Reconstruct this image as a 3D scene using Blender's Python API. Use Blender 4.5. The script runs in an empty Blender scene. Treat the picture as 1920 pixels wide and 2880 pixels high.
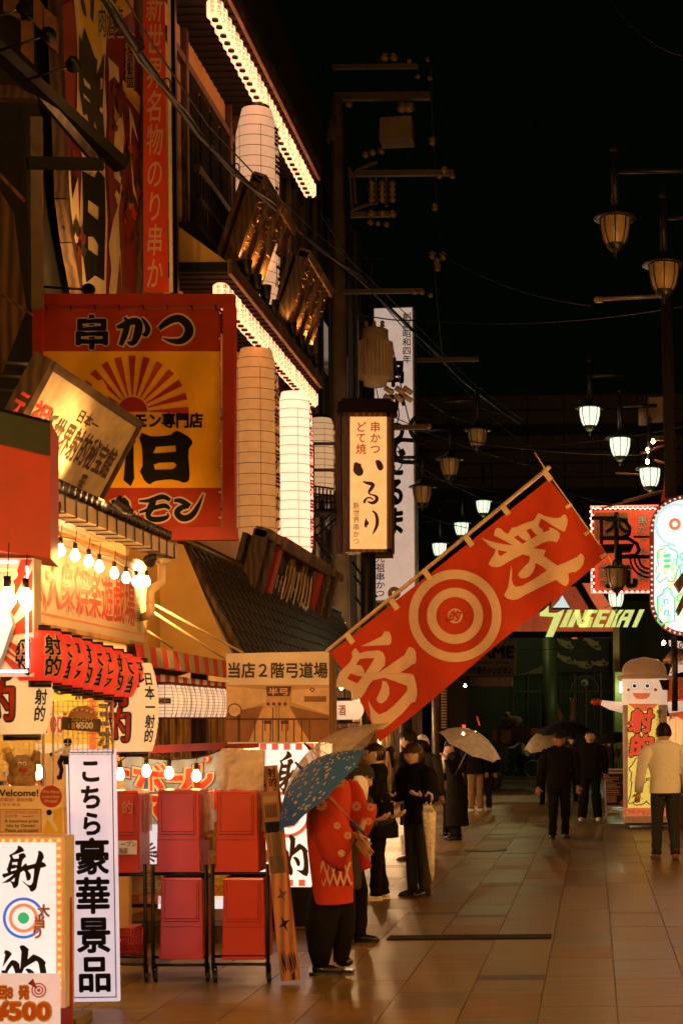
import bpy, bmesh, math, random
from mathutils import Vector, Matrix, noise
from mathutils.geometry import tessellate_polygon
random.seed(7)
PI = math.pi
sc = bpy.context.scene
COL = sc.collection
# ------------------------------------------------------------------ camera
FPX, VX, VY, CH, ROLL = 4500.0, 1670.0, 2055.0, 1.7, math.radians(0.5)
SR = math.tan(ROLL)
cam = bpy.data.cameras.new('camera'); camo = bpy.data.objects.new('camera', cam); COL.objects.link(camo)
cam.sensor_fit = 'VERTICAL'; cam.sensor_height = 36; cam.sensor_width = 24; cam.lens = 36 * FPX / 2880
cam.shift_x = -(VX - 960) / 2880; cam.shift_y = (VY - 1440) / 2880
cam.clip_start = 0.1; cam.clip_end = 500
camo.matrix_world = Matrix.Translation((0, 0, CH)) @ Matrix.Rotation(PI / 2, 4, 'X') @ Matrix.Rotation(-ROLL, 4, 'Z')
cam.dof.use_dof = True; cam.dof.focus_distance = 17; cam.dof.aperture_fstop = 5.0
sc.camera = camo
# ------------------------------------------------------------------ night sky
W = bpy.data.worlds.new('World'); sc.world = W; W.use_nodes = True
W.node_tree.nodes['Background'].inputs[0].default_value = (0.30, 0.8, 0.16, 1)
W.node_tree.nodes['Background'].inputs[1].default_value = 0.0009
sc.view_settings.view_transform = 'Standard'; sc.view_settings.look = 'None'
sc.view_settings.exposure = 0.8; sc.view_settings.gamma = 1.0
cy = sc.cycles
cy.use_denoising = True
cy.max_bounces = 6; cy.diffuse_bounces = 3; cy.glossy_bounces = 3; cy.transmission_bounces = 6; cy.transparent_max_bounces = 10
cy.sample_clamp_indirect = 4.0; cy.caustics_reflective = False; cy.caustics_refractive = False

# a photograph point (1920 x 2880) at depth Y, and the same for a plane of constant X or for the ground
def P(px, py, Y):
    dx, dy = px - VX, py - VY
    return Vector(((dx - dy * SR) * Y / FPX, Y, CH - (dy + dx * SR) * Y / FPX))
def PX(px, py, X):
    dx, dy = px - VX, py - VY
    return P(px, py, X * FPX / (dx - dy * SR))
def G(px, py):
    dx, dy = px - VX, py - VY
    v = P(px, py, CH * FPX / (dy + dx * SR)); v.z = 0
    return v

# ------------------------------------------------------------------ materials
MATS = {}
def mat(name, col, rough=0.6, metal=0.0, var=0.12, nscale=6.0, bump=0.0, emit=None, es=1.0, alpha=1.0, trans=0.0, spec=0.5, wood=0.0, coat=0.0, sheen=0.0, transl=0.0, stretch=None, world=False, rv=0.12):
    if name in MATS: return MATS[name]
    m = bpy.data.materials.new(name); m.use_nodes = True; nt = m.node_tree; N = nt.nodes; L = nt.links
    b = N['Principled BSDF']; out = N['Material Output']
    b.inputs['Roughness'].default_value = rough; b.inputs['Metallic'].default_value = metal
    b.inputs['Specular IOR Level'].default_value = spec
    if coat: b.inputs['Coat Weight'].default_value = coat; b.inputs['Coat Roughness'].default_value = 0.15
    tc = N.new('ShaderNodeTexCoord'); mp = N.new('ShaderNodeMapping'); ge = N.new('ShaderNodeNewGeometry'); L.new(ge.outputs['Position'] if world else tc.outputs['Object'], mp.inputs[0])
    if stretch: mp.inputs['Scale'].default_value = stretch
    nz = N.new('ShaderNodeTexNoise'); nz.inputs['Scale'].default_value = nscale; nz.inputs['Detail'].default_value = 6; nz.inputs['Roughness'].default_value = 0.65
    L.new(mp.outputs[0], nz.inputs['Vector'])
    if wood:
        wv = N.new('ShaderNodeTexWave'); wv.inputs['Scale'].default_value = wood; wv.inputs['Distortion'].default_value = 6; wv.inputs['Detail'].default_value = 3
        L.new(mp.outputs[0], wv.inputs['Vector'])
        mxw = N.new('ShaderNodeMix'); mxw.data_type = 'FLOAT'; mxw.inputs[0].default_value = 0.5
        L.new(nz.outputs['Fac'], mxw.inputs[2]); L.new(wv.outputs['Fac'], mxw.inputs[3]); fac = mxw.outputs[0]
    else: fac = nz.outputs['Fac']
    mr = N.new('ShaderNodeMapRange'); mr.inputs[1].default_value = 0.25; mr.inputs[2].default_value = 0.75
    mr.inputs[3].default_value = 1 - var * 1.6; mr.inputs[4].default_value = 1 + var
    L.new(fac, mr.inputs[0])
    mx = N.new('ShaderNodeMix'); mx.data_type = 'RGBA'; mx.blend_type = 'MULTIPLY'; mx.inputs[0].default_value = 1
    mx.inputs[6].default_value = (*col, 1); L.new(mr.outputs[0], mx.inputs[7]); L.new(mx.outputs[2], b.inputs['Base Color'])
    if bump:
        bp = N.new('ShaderNodeBump'); bp.inputs['Strength'].default_value = bump; bp.inputs['Distance'].default_value = 0.02
        L.new(fac, bp.inputs['Height']); L.new(bp.outputs[0], b.inputs['Normal'])
    rr = N.new('ShaderNodeMapRange'); rr.inputs[3].default_value = max(rough - rv, 0.03); rr.inputs[4].default_value = min(rough + rv, 1)
    if world:
        n2 = N.new('ShaderNodeTexNoise'); n2.inputs['Scale'].default_value = 1.1; n2.inputs['Detail'].default_value = 7; L.new(mp.outputs[0], n2.inputs['Vector']); rr.inputs[1].default_value = .35; rr.inputs[2].default_value = .65; L.new(n2.outputs['Fac'], rr.inputs[0])
    else: L.new(nz.outputs['Fac'], rr.inputs[0]); L.new(rr.outputs[0], b.inputs['Roughness'])
    if emit:
        mr2 = N.new('ShaderNodeMix'); mr2.data_type = 'RGBA'; mr2.blend_type = 'MULTIPLY'; mr2.inputs[0].default_value = 1
        mr2.inputs[6].default_value = (*emit, 1); L.new(mr.outputs[0], mr2.inputs[7])
        L.new(mr2.outputs[2], b.inputs['Emission Color']); b.inputs['Emission Strength'].default_value = es
    if alpha < 1:
        b.inputs['Alpha'].default_value = alpha
    if trans: b.inputs['Transmission Weight'].default_value = trans
    if transl:
        tl = N.new('ShaderNodeBsdfTranslucent'); ms = N.new('ShaderNodeMixShader'); ms.inputs[0].default_value = transl
        L.new(mx.outputs[2], tl.inputs[0]); L.new(b.outputs[0], ms.inputs[1]); L.new(tl.outputs[0], ms.inputs[2]); L.new(ms.outputs[0], out.inputs[0])
    MATS[name] = m
    return m
def emis(name, col, es=1.0, var=0.04): return mat(name, tuple(min(0.6, c) for c in col), rough=0.5, emit=col, es=es if max(col) > 10 else es * .6, var=var)

K = dict(bred=mat('banner_red_cloth', (0.40, 0.034, 0.009), 0.85, var=0.16, nscale=4, bump=0.2), byel=mat('banner_yellow_cloth', (0.92, 0.47, 0.02), 0.85, var=0.12, nscale=3, bump=.15),
    black=mat('black_metal', (0.012, 0.011, 0.010), 0.42, 0.3), iron=mat('painted_iron', (0.02, 0.022, 0.02), 0.35, 0.4, bump=0.1),
    ink=mat('black_ink', (0.010, 0.009, 0.007), 0.7, var=0.25, spec=0.15), brownink=mat('brown_ink', (0.05, 0.028, 0.012), 0.6),
    red=mat('red_paint', (0.42, 0.028, 0.012), 0.45, var=0.15, nscale=3), redcloth=mat('red_cloth', (0.48, 0.035, 0.012), 0.85, var=0.16, nscale=4, bump=0.2),
    yelcloth=mat('yellow_cloth', (0.58, 0.27, 0.02), 0.85, var=0.12, nscale=3), white=mat('white_paint', (0.72, 0.68, 0.62), 0.5, var=0.05),
    cream=mat('cream_print', (0.62, 0.50, 0.36), 0.7, var=0.1), paper=mat('paper', (0.62, 0.52, 0.40), 0.8, var=0.12, nscale=3),
    plaster=mat('ochre_plaster', (0.52, 0.32, 0.10), 0.85, var=0.14, nscale=2.2, bump=0.15),
    dark=mat('dark_wall', (0.055, 0.045, 0.03), 0.8, var=0.3, nscale=1.5, bump=0.2), soot=mat('sooty_wall', (0.014, 0.012, 0.009), 0.85, var=0.3, spec=.2),
    wood=mat('aged_wood', (0.17, 0.085, 0.035), 0.6, wood=3, var=0.35, bump=0.25, stretch=(1, 1, 0.2)), dwood=mat('dark_wood', (0.065, 0.034, 0.016), 0.55, wood=4, var=0.3, bump=0.2),
    lwood=mat('light_wood', (0.36, 0.19, 0.075), 0.55, wood=3.5, var=0.35, bump=0.2), bronze=mat('bronze', (0.22, 0.095, 0.03), 0.45, 0.3, var=0.3, nscale=9, bump=0.1),
    gold=mat('gold_relief', (0.70, 0.42, 0.15), 0.4, 0.5, var=0.2, nscale=30), tile=mat('grey_roof_tile', (0.045, 0.033, 0.022), 0.30, var=0.35, nscale=8, bump=0.2),
    steel=mat('galvanised_steel', (0.30, 0.27, 0.22), 0.45, 0.6, var=0.25), concrete=mat('concrete', (0.20, 0.155, 0.11), 0.8, var=0.25, nscale=3, bump=0.25),
    cable=mat('cable_rubber', (0.014, 0.013, 0.012), 0.45), pvc=mat('cream_pipe', (0.60, 0.48, 0.30), 0.4, var=0.1),
    skin=mat('skin', (0.58, 0.36, 0.26), 0.5, var=0.05), skinp=mat('skin_pale', (0.80, 0.58, 0.46), 0.5, var=0.04), skin2=mat('skin_tan', (0.40, 0.21, 0.125), 0.5, var=0.06), hair=mat('black_hair', (0.010, 0.007, 0.005), 0.6, var=0.4, nscale=40, bump=0.3, stretch=(1, 1, 0.15), spec=0.25),
    blackcloth=mat('black_cloth', (0.0085, 0.008, 0.0075), 0.95, var=0.3, nscale=9, bump=0.3, spec=0.15), jean=mat('dark_denim', (0.016, 0.021, 0.03), 0.85, var=0.3, nscale=20, bump=0.3),
    grey=mat('charcoal_cloth', (0.026, 0.026, 0.024), 0.95, var=0.3, nscale=14, bump=0.3), knit=mat('cream_knit', (0.84, 0.84, 0.92), 0.9, var=0.1, nscale=60, bump=0.3),
    khaki=mat('khaki_cloth', (0.34, 0.2, 0.09), 0.9, var=0.2, bump=0.3), olive=mat('olive_cloth', (0.05, 0.045, 0.025), 0.9, var=0.25, bump=0.3), shoe=mat('white_shoe', (0.85, 0.82, 0.80), 0.5, var=0.1),
    boot=mat('black_leather', (0.012, 0.011, 0.010), 0.28), lips=mat('lips', (0.34, 0.08, 0.05), 0.45), eye=mat('eye_dark', (0.02, 0.012, 0.008), 0.3),
    clear=mat('clear_vinyl', (0.97, 0.90, 0.80), 0.14, alpha=0.38, transl=.30, var=0.2, nscale=14, bump=0.35, spec=0.8), plastic=mat('red_plastic', (0.52, 0.035, 0.018), 0.3, var=0.07, nscale=2, coat=0.25),
    green=mat('green_paint', (0.014, 0.032, 0.018), 0.4, var=0.2), darkgreen=mat('dark_green_wall', (0.02, 0.032, 0.014), 0.6, var=0.3),
    blue=mat('blue_cloth', (0.02, 0.13, 0.50), 0.7, var=0.2, nscale=8), glass=mat('lamp_glass_off', (0.42, 0.30, 0.16), 0.25, var=0.15), net=mat('wire_net', (0.6, 0.55, 0.48), 0.4, 0.3),
    pink=mat('pink_print', (0.6, 0.2, 0.14), 0.7), orange=mat('orange_print', (0.62, 0.14, 0.02), 0.6), yellow=mat('yellow_print', (0.68, 0.46, 0.06), 0.6), gprint=mat('green_print', (0.02, 0.28, 0.09), 0.6), bprint=mat('blue_print', (0.03, 0.09, 0.34), 0.6),
    dred=mat('dark_red_print', (0.17, 0.015, 0.01), 0.6), ochre=mat('ochre_print', (0.5, 0.33, 0.14), 0.7), tan=mat('tan_print', (0.36, 0.19, 0.08), 0.7), board=mat('menu_black', (0.02, 0.018, 0.016), 0.5),
)
E = dict(
    lant=emis('lit_lantern_paper', (2.9, 0.90, 0.44), 1.0, 0.05), lant2=emis('bright_lantern_paper', (2.3, 0.86, 0.55), 1.0, 0.04),
    pale=emis('dim_lantern_paper', (0.70, 0.38, 0.21), 0.8, 0.06), bulb=emis('bulb_glow', (60, 28, 7.5), 1.3), smallbulb=emis('small_bulb_glow', (22, 10.5, 3.2), 1.0), street=emis('added_lantern_glow', (26, 12.6, 2.9), 3.0),
    sign=emis('lit_acrylic', (0.74, 0.70, 0.72), 0.9, 0.05), sign2=emis('lit_acrylic_warm', (1.3, 0.90, 0.74), 1.0, 0.05), kana=emis('lit_sign_amber', (0.95, 0.47, 0.155), 0.85, 0.1),
    tall=emis('lit_sign_far', (0.55, 0.40, 0.32), 0.8, 0.08), neonw=emis('neon_white', (3.0, 1.7, 1.5), 2.0), neony=emis('neon_yellow', (3.0, 1.3, 0.3), 1.2), led=emis('led_red', (5, 0.35, 0.22), 1.0), ledw=emis('led_pink_dot', (9, 4, 3), 1.0),
    lampg=emis('street_lamp_glow', (0.98, 1.16, 0.82), 1.0), neong=emis('neon_green', (0.05, 0.75, 0.30), 1.0), letters=emis('lit_yellow_letter', (0.75, 0.83, 0.22), 0.85, 0.15), oval=emis('lit_oval_face', (1.15, 1.08, 1.15), 0.95, 0.2),
    spot=emis('spot_glow', (30, 17, 8), 1.0), redglow=emis('lit_red_print', (0.62, 0.06, 0.02), 0.7, 0.15), tube=emis('fluorescent_tube', (4.5, 5.5, 3.6), 1.0), shop=emis('added_shop_glow', (6.5, 3.3, 1.4), 1.0, 0.5), redlant=emis('lit_red_lantern', (0.62, 0.03, 0.014), 0.75, 0.1),
    wl=emis('white_lantern_lit', (0.90, 0.58, 0.37), 0.8, 0.10), mascot=emis('inflatable_lit', (0.75, 0.50, 0.34), 0.7, 0.06), mascoty=emis('inflatable_yellow', (0.78, 0.55, 0.09), 0.75, 0.08), mascoto=emis('inflatable_orange', (0.60, 0.12, 0.04), 0.7, 0.08), mascotb=emis('inflatable_brown', (0.20, 0.085, 0.03), 0.7, 0.15),
)

LP = {k_: emis('backlit_' + k_, c_, 1.0, .05) for k_, c_ in (('blue', (.02, .11, .50)), ('orange', (.80, .17, .06)), ('green', (.02, .34, .12)), ('yellow', (.85, .55, .12)), ('red', (.72, .09, .04)), ('pinkish', (.85, .55, .55)), ('sky', (.45, .75, .80)), ('lemon', (.95, .85, .35)), ('peach', (.95, .6, .4)))}
# ------------------------------------------------------------------ mesh builder
class M:
    def __init__(s): s.v = []; s.f = []; s.mi = []; s.mats = []; s.sm = []
    def m(s, mt):
        if mt not in s.mats: s.mats.append(mt)
        return s.mats.index(mt)
    def add(s, vs, fs, mt=None, smooth=False):
        o = len(s.v); s.v += [Vector(v) for v in vs]; k = s.m(mt) if mt else 0
        for f in fs: s.f.append(tuple(i + o for i in f)); s.mi.append(k); s.sm.append(smooth)
        return s
    def quad(s, a, b, c, d, mt=None): return s.add([a, b, c, d], [(0, 1, 2, 3)], mt)
    def hexa(s, p, mt=None): return s.add(p, [(0, 3, 2, 1), (4, 5, 6, 7), (0, 1, 5, 4), (1, 2, 6, 5), (2, 3, 7, 6), (3, 0, 4, 7)], mt)
    def box(s, a, b, mt=None):
        x0, x1 = sorted((a[0], b[0])); y0, y1 = sorted((a[1], b[1])); z0, z1 = sorted((a[2], b[2]))
        return s.hexa([(x0, y0, z0), (x1, y0, z0), (x1, y1, z0), (x0, y1, z0), (x0, y0, z1), (x1, y0, z1), (x1, y1, z1), (x0, y1, z1)], mt)
    def slab(s, a, b, c, d, n, mt=None):   # quad a b c d given a thickness vector n
        n = Vector(n); q = [Vector(x) for x in (a, b, c, d)]
        return s.hexa(q + [x + n for x in q], mt)
    def bar(s, a, b, w, h=None, mt=None, up=(0, 0, 1)):
        a, b = Vector(a), Vector(b); h = h or w; d = (b - a).normalized(); up = Vector(up)
        if abs(d.dot(up)) > 0.95: up = Vector((0, 1, 0))
        r = d.cross(up).normalized() * w / 2; u = r.cross(d).normalized() * h / 2
        return s.hexa([a - r - u, a + r - u, a + r + u, a - r + u, b - r - u, b + r - u, b + r + u, b - r + u], mt)
    def tube(s, path, r, n=8, mt=None, cap=True, sq=1.0, ref=None):
        path = [Vector(p) for p in path]; R = r if isinstance(r, (list, tuple)) else [r] * len(path)
        vs = []; fs = []; prev = None
        for i, p in enumerate(path):
            d = (path[min(i + 1, len(path) - 1)] - path[max(i - 1, 0)]).normalized()
            if prev is None:
                u = Vector(ref) if ref else (Vector((0, 0, 1)) if abs(d.z) < 0.9 else Vector((0, 1, 0)))
                u = (u - d * u.dot(d)).normalized()
            else:
                u = (prev - d * prev.dot(d)).normalized()
            prev = u; w = d.cross(u)
            for k in range(n):
                a = 2 * PI * k / n; vs.append(p + (u * math.cos(a) * sq + w * math.sin(a)) * R[i])
        for i in range(len(path) - 1):
            for k in range(n): fs.append((i * n + k, i * n + (k + 1) % n, (i + 1) * n + (k + 1) % n, (i + 1) * n + k))
        if cap: fs.append(tuple(range(n - 1, -1, -1))); fs.append(tuple(range((len(path) - 1) * n, len(path) * n)))
        return s.add(vs, fs, mt, True)
    def lathe(s, prof, c, n=20, mt=None, axis=None, a0=0, a1=2 * PI, cap=False):   # prof: (radius, height)
        c = Vector(c); Rm = Matrix.Identity(3)
        if axis is not None: Rm = Vector((0, 0, 1)).rotation_difference(Vector(axis)).to_matrix()
        full = abs(a1 - a0 - 2 * PI) < 1e-4; nn = n if full else n + 1
        vs = [c + Rm @ Vector((r * math.cos(a0 + (a1 - a0) * k / n), r * math.sin(a0 + (a1 - a0) * k / n), z)) for r, z in prof for k in range(nn)]
        fs = [(i * nn + k, i * nn + (k + 1) % nn, (i + 1) * nn + (k + 1) % nn, (i + 1) * nn + k) for i in range(len(prof) - 1) for k in range(n)]
        if cap: fs += [tuple(range(nn - 1, -1, -1)), tuple(range((len(prof) - 1) * nn, len(prof) * nn))]
        return s.add(vs, fs, mt, True)
    def loft(s, rings, n=16, mt=None, cap=True, wob=0.0, sd=0):   # rings: (centre, rx, ry) horizontal ellipses, or with a tilt vector pair
        vs = []
        for i, rg in enumerate(rings):
            c, rx, ry = Vector(rg[0]), rg[1], rg[2]
            u, w = (Vector(rg[3]), Vector(rg[4])) if len(rg) > 3 else (Vector((1, 0, 0)), Vector((0, 1, 0)))
            for k in range(n):
                a = 2 * PI * k / n; q = 1 + wob * noise.noise(Vector((math.cos(a) * 2.2, math.sin(a) * 2.2, sd + i * 0.35)))
                vs.append(c + u * math.cos(a) * rx * q + w * math.sin(a) * ry * q)
        fs = [(i * n + k, i * n + (k + 1) % n, (i + 1) * n + (k + 1) % n, (i + 1) * n + k) for i in range(len(rings) - 1) for k in range(n)]
        if cap: fs += [tuple(range(n - 1, -1, -1)), tuple(range((len(rings) - 1) * n, len(rings) * n))]
        return s.add(vs, fs, mt, True)
    def ball(s, c, r, n=10, mt=None, sc_=(1, 1, 1)):
        c = Vector(c); m = n // 2 + 1
        vs = [c + Vector((math.sin(PI * i / m) * math.cos(2 * PI * k / n) * sc_[0], math.sin(PI * i / m) * math.sin(2 * PI * k / n) * sc_[1], math.cos(PI * i / m) * sc_[2])) * r for i in range(1, m) for k in range(n)]
        fs = [(i * n + k, (i + 1) * n + k, (i + 1) * n + (k + 1) % n, i * n + (k + 1) % n) for i in range(m - 2) for k in range(n)]
        fs += [tuple(range(n)), tuple(range((m - 1) * n - 1, (m - 2) * n - 1, -1))]
        return s.add(vs, fs, mt, True)
    def obj(s, name, mt=None, parent=None, rel=True, bev=0.0, fix=False):
        off = Vector((0, 0, 0))
        if parent is not None and rel:
            q = parent
            while q is not None: off += q.location; q = q.parent
        me = bpy.data.meshes.new(name); me.from_pydata([v - off for v in s.v], [], s.f)
        if mt: me.materials.append(mt)
        else:
            for k in s.mats: me.materials.append(k)
            me.polygons.foreach_set('material_index', s.mi)
        me.polygons.foreach_set('use_smooth', s.sm); me.update()
        if fix:
            bm = bmesh.new(); bm.from_mesh(me); bmesh.ops.recalc_face_normals(bm, faces=bm.faces); bm.to_mesh(me); bm.free()
        if bev:
            bm = bmesh.new(); bm.from_mesh(me); bmesh.ops.recalc_face_normals(bm, faces=bm.faces)
            bmesh.ops.bevel(bm, geom=[e for e in bm.edges if len(e.link_faces) == 2 and e.calc_face_angle(0) > 0.5], offset=bev, segments=2, affect='EDGES', profile=0.5); bm.to_mesh(me); bm.free()
        o = bpy.data.objects.new(name, me); COL.objects.link(o)
        if parent is not None: o.parent = parent
        return o

def tag(o, label=None, cat=None, group=None, kind=None):
    if label: o['label'] = label
    if cat: o['category'] = cat
    if group: o['group'] = group
    if kind: o['kind'] = kind
    return o
def thing(name, loc, label, cat, group=None, rz=0.0):
    o = bpy.data.objects.new(name, None); COL.objects.link(o); o.empty_display_size = 0.1
    o.location = loc; o.rotation_euler.z = rz
    return tag(o, label, cat, group)
def light(name, loc, energy, col=(1, .50, .14), size=.06, parent=None, spot=None, aim=None):
    l = bpy.data.lights.new(name, 'SPOT' if spot else 'POINT'); l.energy = energy; l.color = col; l.shadow_soft_size = size
    o = bpy.data.objects.new(name, l); COL.objects.link(o); o.location = loc
    if spot: l.spot_size = spot; l.spot_blend = .6; o.rotation_euler = Vector(aim).to_track_quat('-Z', 'Y').to_euler()
    if parent: o.parent = parent
    return o
def struct(o): o['kind'] = 'structure'; return o
KIDS = {}
def kids(o): return [c for c in bpy.data.objects if c.parent == o]
def copy_tree(o, loc, label=None, rz=None, kd=None):
    def rec(s, par):
        c = s.copy(); COL.objects.link(c); c.parent = par
        for ch in list(kd(s) if kd else kids(s)): rec(ch, c)
        return c
    r = rec(o, None); r.location = loc
    if rz is not None: r.rotation_euler.z = rz
    if label: r['label'] = label
    return r

# ------------------------------------------------------------------ lettering
_tc = {}
def glyph(ch, off):
    k = (ch, off)
    if k not in _tc:
        c = bpy.data.curves.new('t', 'FONT'); c.resolution_u = 3; c.body = ch; c.offset = off
        o = bpy.data.objects.new('t', c); me = o.to_mesh()
        _tc[k] = ([(v.co.x, v.co.y) for v in me.vertices], [tuple(p.vertices) for p in me.polygons])
        o.to_mesh_clear(); bpy.data.objects.remove(o); bpy.data.curves.remove(c)
    return _tc[k]
def text(m, s, rect, F, mt, bold=0.02, vert=False, d=0.004, shear=0.0, latin=False):
    """lettering in the rectangle (x0, ytop, x1, ybottom) of the sign's own coordinates"""
    x0, y0, x1, y1 = rect; n = len(s)
    if latin:
        vs, fs = glyph(s, 0); w = max(v[0] for v in vs) if vs else 1
        for i, (ex, ey) in enumerate(strikes(bold)): m.add([F(x0 + (x1 - x0) * (v[0] + ex + shear * v[1]) / w, y1 + (y0 - y1) * (v[1] + ey) / 0.72, d + i * EPS) for v in vs], fs, mt)
        return
    for i, ch in enumerate(s):
        if ch in ' \u3000': continue
        if vert and ch == 'ー': ch = '丨'
        vs, fs = glyph(ch, 0)
        if vert: a0, a1, b0, b1 = x0, x1, y0 + (y1 - y0) * i / n, y0 + (y1 - y0) * (i + 1) / n
        else: a0, a1, b0, b1 = x0 + (x1 - x0) * i / n, x0 + (x1 - x0) * (i + 1) / n, y0, y1
        for i, (ex, ey) in enumerate(strikes(bold)): m.add([F(a0 + (a1 - a0) * (v[0] + ex + shear * (v[1] - 0.38)), b1 + (b0 - b1) * (v[1] + ey + 0.12), d + i * EPS) for v in vs], fs, mt)
EPS = 0.00012
def strikes(b):
    if b < 0.008: return [(0, 0)]
    r = b * 0.8; n = 6 if b < 0.045 else 10
    return [(r * math.cos(2 * PI * k / n + .3), r * math.sin(2 * PI * k / n + .3)) for k in range(n)] + [(0, 0)]
def poly(m, loops, F, mt, d=0.004):
    pts = [p for l in loops for p in l]
    tris = tessellate_polygon([[Vector((p[0], p[1], 0)) for p in l] for l in loops])
    m.add([F(p[0], p[1], d) for p in pts], tris, mt)
def polyfine(m, loops, F, mt, d, step=12):
    pts = [p for l in loops for p in l]; tris = tessellate_polygon([[Vector((p[0], p[1], 0)) for p in l] for l in loops])
    bm = bmesh.new(); vv = [bm.verts.new((p[0], p[1], 0)) for p in pts]
    for t in tris:
        try: bm.faces.new([vv[i] for i in t])
        except ValueError: pass
    for ax in (0, 1):
        lo, hi = min(p[ax] for p in pts), max(p[ax] for p in pts); c = lo + step * .5
        while c < hi:
            bmesh.ops.bisect_plane(bm, geom=bm.verts[:] + bm.edges[:] + bm.faces[:], plane_co=(c, c, 0), plane_no=(1 - ax, ax, 0)); c += step
    bm.verts.index_update(); m.add([F(v.co.x, v.co.y, d) for v in bm.verts], [tuple(v.index for v in f.verts) for f in bm.faces], mt, True); bm.free()
def ring(m, cx, cy, r0, r1, F, mt, d=0.004, n=40, a0=0.0, a1=2 * PI):
    vs = [F(cx + r * math.cos(a0 + (a1 - a0) * k / n), cy + r * math.sin(a0 + (a1 - a0) * k / n), d) for k in range(n + 1) for r in (r0, r1)]
    m.add(vs, [(2 * k, 2 * k + 1, 2 * k + 3, 2 * k + 2) for k in range(n)], mt)
def brush(m, pts, F, mt, d=0.004, T=lambda x, y: (x, y), grow=0.0, k=1.0):
    """a brush stroke through (x, y, half-width) points"""
    q = []
    for i in range(len(pts) - 1):
        p0, p1, p2, p3 = pts[max(i - 1, 0)], pts[i], pts[i + 1], pts[min(i + 2, len(pts) - 1)]
        for s_ in range(4):
            t = s_ / 4
            q.append([0.5 * (2 * b + (c - a) * t + (2 * a - 5 * b + 4 * c - e) * t * t + (3 * b - a - 3 * c + e) * t ** 3) for a, b, c, e in zip(p0, p1, p2, p3)])
    q.append(list(pts[-1])); L = []; R = []
    for i, (x, y, w) in enumerate(q):
        a, b = q[max(i - 1, 0)], q[min(i + 1, len(q) - 1)]; dx, dy = b[0] - a[0], b[1] - a[1]; l = math.hypot(dx, dy) or 1
        w = max(w, 0) * k + grow; nx, ny = -dy / l * w, dx / l * w
        ex = 0.5 * w if i == len(q) - 1 else (-0.5 * w if i == 0 else 0); x += dx / l * ex; y += dy / l * ex
        L.append((x + nx, y + ny)); R.append((x - nx, y - ny))
    vs = [F(*T(*p), d) for pr in zip(L, R) for p in pr]
    m.add(vs, [(2 * i, 2 * i + 1, 2 * i + 3, 2 * i + 2) for i in range(len(q) - 1)], mt)
def crop(ox, oy, s): return lambda x, y: (ox + x * s, oy + y * s)
def FR(Y): return lambda u, v, d=0.0: P(u, v, Y - d)          # a sign facing down the street at depth Y
def SD(X): return lambda u, v, d=0.0: Vector((X + d, u, v))    # a sign along the street at X: coordinates (Y, Z)

SHA = [[(850,215),(885,225),(940,255),(1060,280),(1140,278),(1170,255),(1200,230),(1225,240),(1250,300),(1245,370),(1215,455),(1190,465),(1080,408),(1000,357),(885,285),(850,370),(860,405),(905,435),(915,478),(1000,445),(1000,405),(1050,422),(1110,455),(1145,495),(1135,560),(1095,618),(1050,600),(990,595),(900,625),(780,695),(850,705),(948,718),(940,750),(918,795),(1000,860),(1108,935),(1200,900),(1330,840),(1390,805),(1430,765),(1470,800),(1480,840),(1465,910),(1420,980),(1355,1025),(1300,1025),(1255,1048),(1270,1120),(1255,1190),(1225,1218),(1180,1200),(1140,1175),(1092,1132),(950,1195),(800,1270),(680,1330),(570,1395),(500,1408),(420,1390),(372,1345),(400,1290),(430,1230),(445,1150),(455,1050),(475,940),(485,1000),(482,1130),(500,1195),(545,1228),(620,1215),(720,1160),(850,1080),(962,1000),(900,945),(808,898),(800,960),(770,1030),(720,1085),(650,1110),(600,1105),(565,1065),(590,1020),(660,940),(715,890),(735,830),(720,800),(630,780),(520,835),(420,890),(330,945),(270,958),(200,945),(158,910),(190,850),(230,795),(250,740),(258,712),(190,680),(130,620),(60,550),(130,580),(270,620),(400,645),(500,655),(400,600),(280,538),(232,520),(245,460),(275,415),(330,425),(370,465),(425,502),(445,470),(485,410),(540,405),(650,355),(770,315),(810,280),(830,230)],
    [(740,420),(675,450),(720,500),(750,568),(832,518),(790,480)], [(572,515),(505,542),(630,635),(685,602),(620,565)], [(290,720),(425,745),(325,805),(295,770)]]
SHA = [[crop(1340, 1400, .20408)(*p) for p in l] for l in SHA]
TEKI = [[(440,457),(465,480),(488,512),(560,492),(690,482),(735,505),(758,560),(755,640),(715,680),(680,720),(800,640),(960,530),(985,480),(1010,445),(1055,460),(1080,500),(1082,580),(1075,620),(1040,632),(975,680),(912,714),(1000,725),(1052,738),(1075,800),(1092,890),(1090,960),(1075,1020),(1030,1035),(940,1140),(850,1220),(745,1305),(650,1325),(625,1270),(605,1200),(598,1130),(578,1005),(610,1060),(650,1120),(695,1155),(770,1125),(850,1060),(970,930),(990,890),(985,855),(940,838),(840,800),(745,768),(625,800),(585,850),(545,930),(510,975),(460,1000),(402,998),(405,915),(330,885),(242,862),(250,790),(275,720),(330,660),(385,610),(412,555),(408,500)],
    [(450,635),(490,575),(560,563),(645,565),(600,640),(545,725),(525,670),(500,640)], [(395,725),(355,778),(465,830),(520,755),(480,752)]]
TEKI2 = [[(498,440),(600,395),(720,335),(748,285),(800,283),(822,340),(822,400),(800,425),(700,430)], [(730,800),(770,810),(800,870),(800,940),(775,1000),(720,1040),(680,1025),(665,990),(690,940),(715,880)]]
TEKI = [[crop(880, 1700, .26786)(*p) for p in l] for l in TEKI]; TEKI2 = [[crop(880, 1700, .26786)(*p) for p in l] for l in TEKI2]
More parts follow.
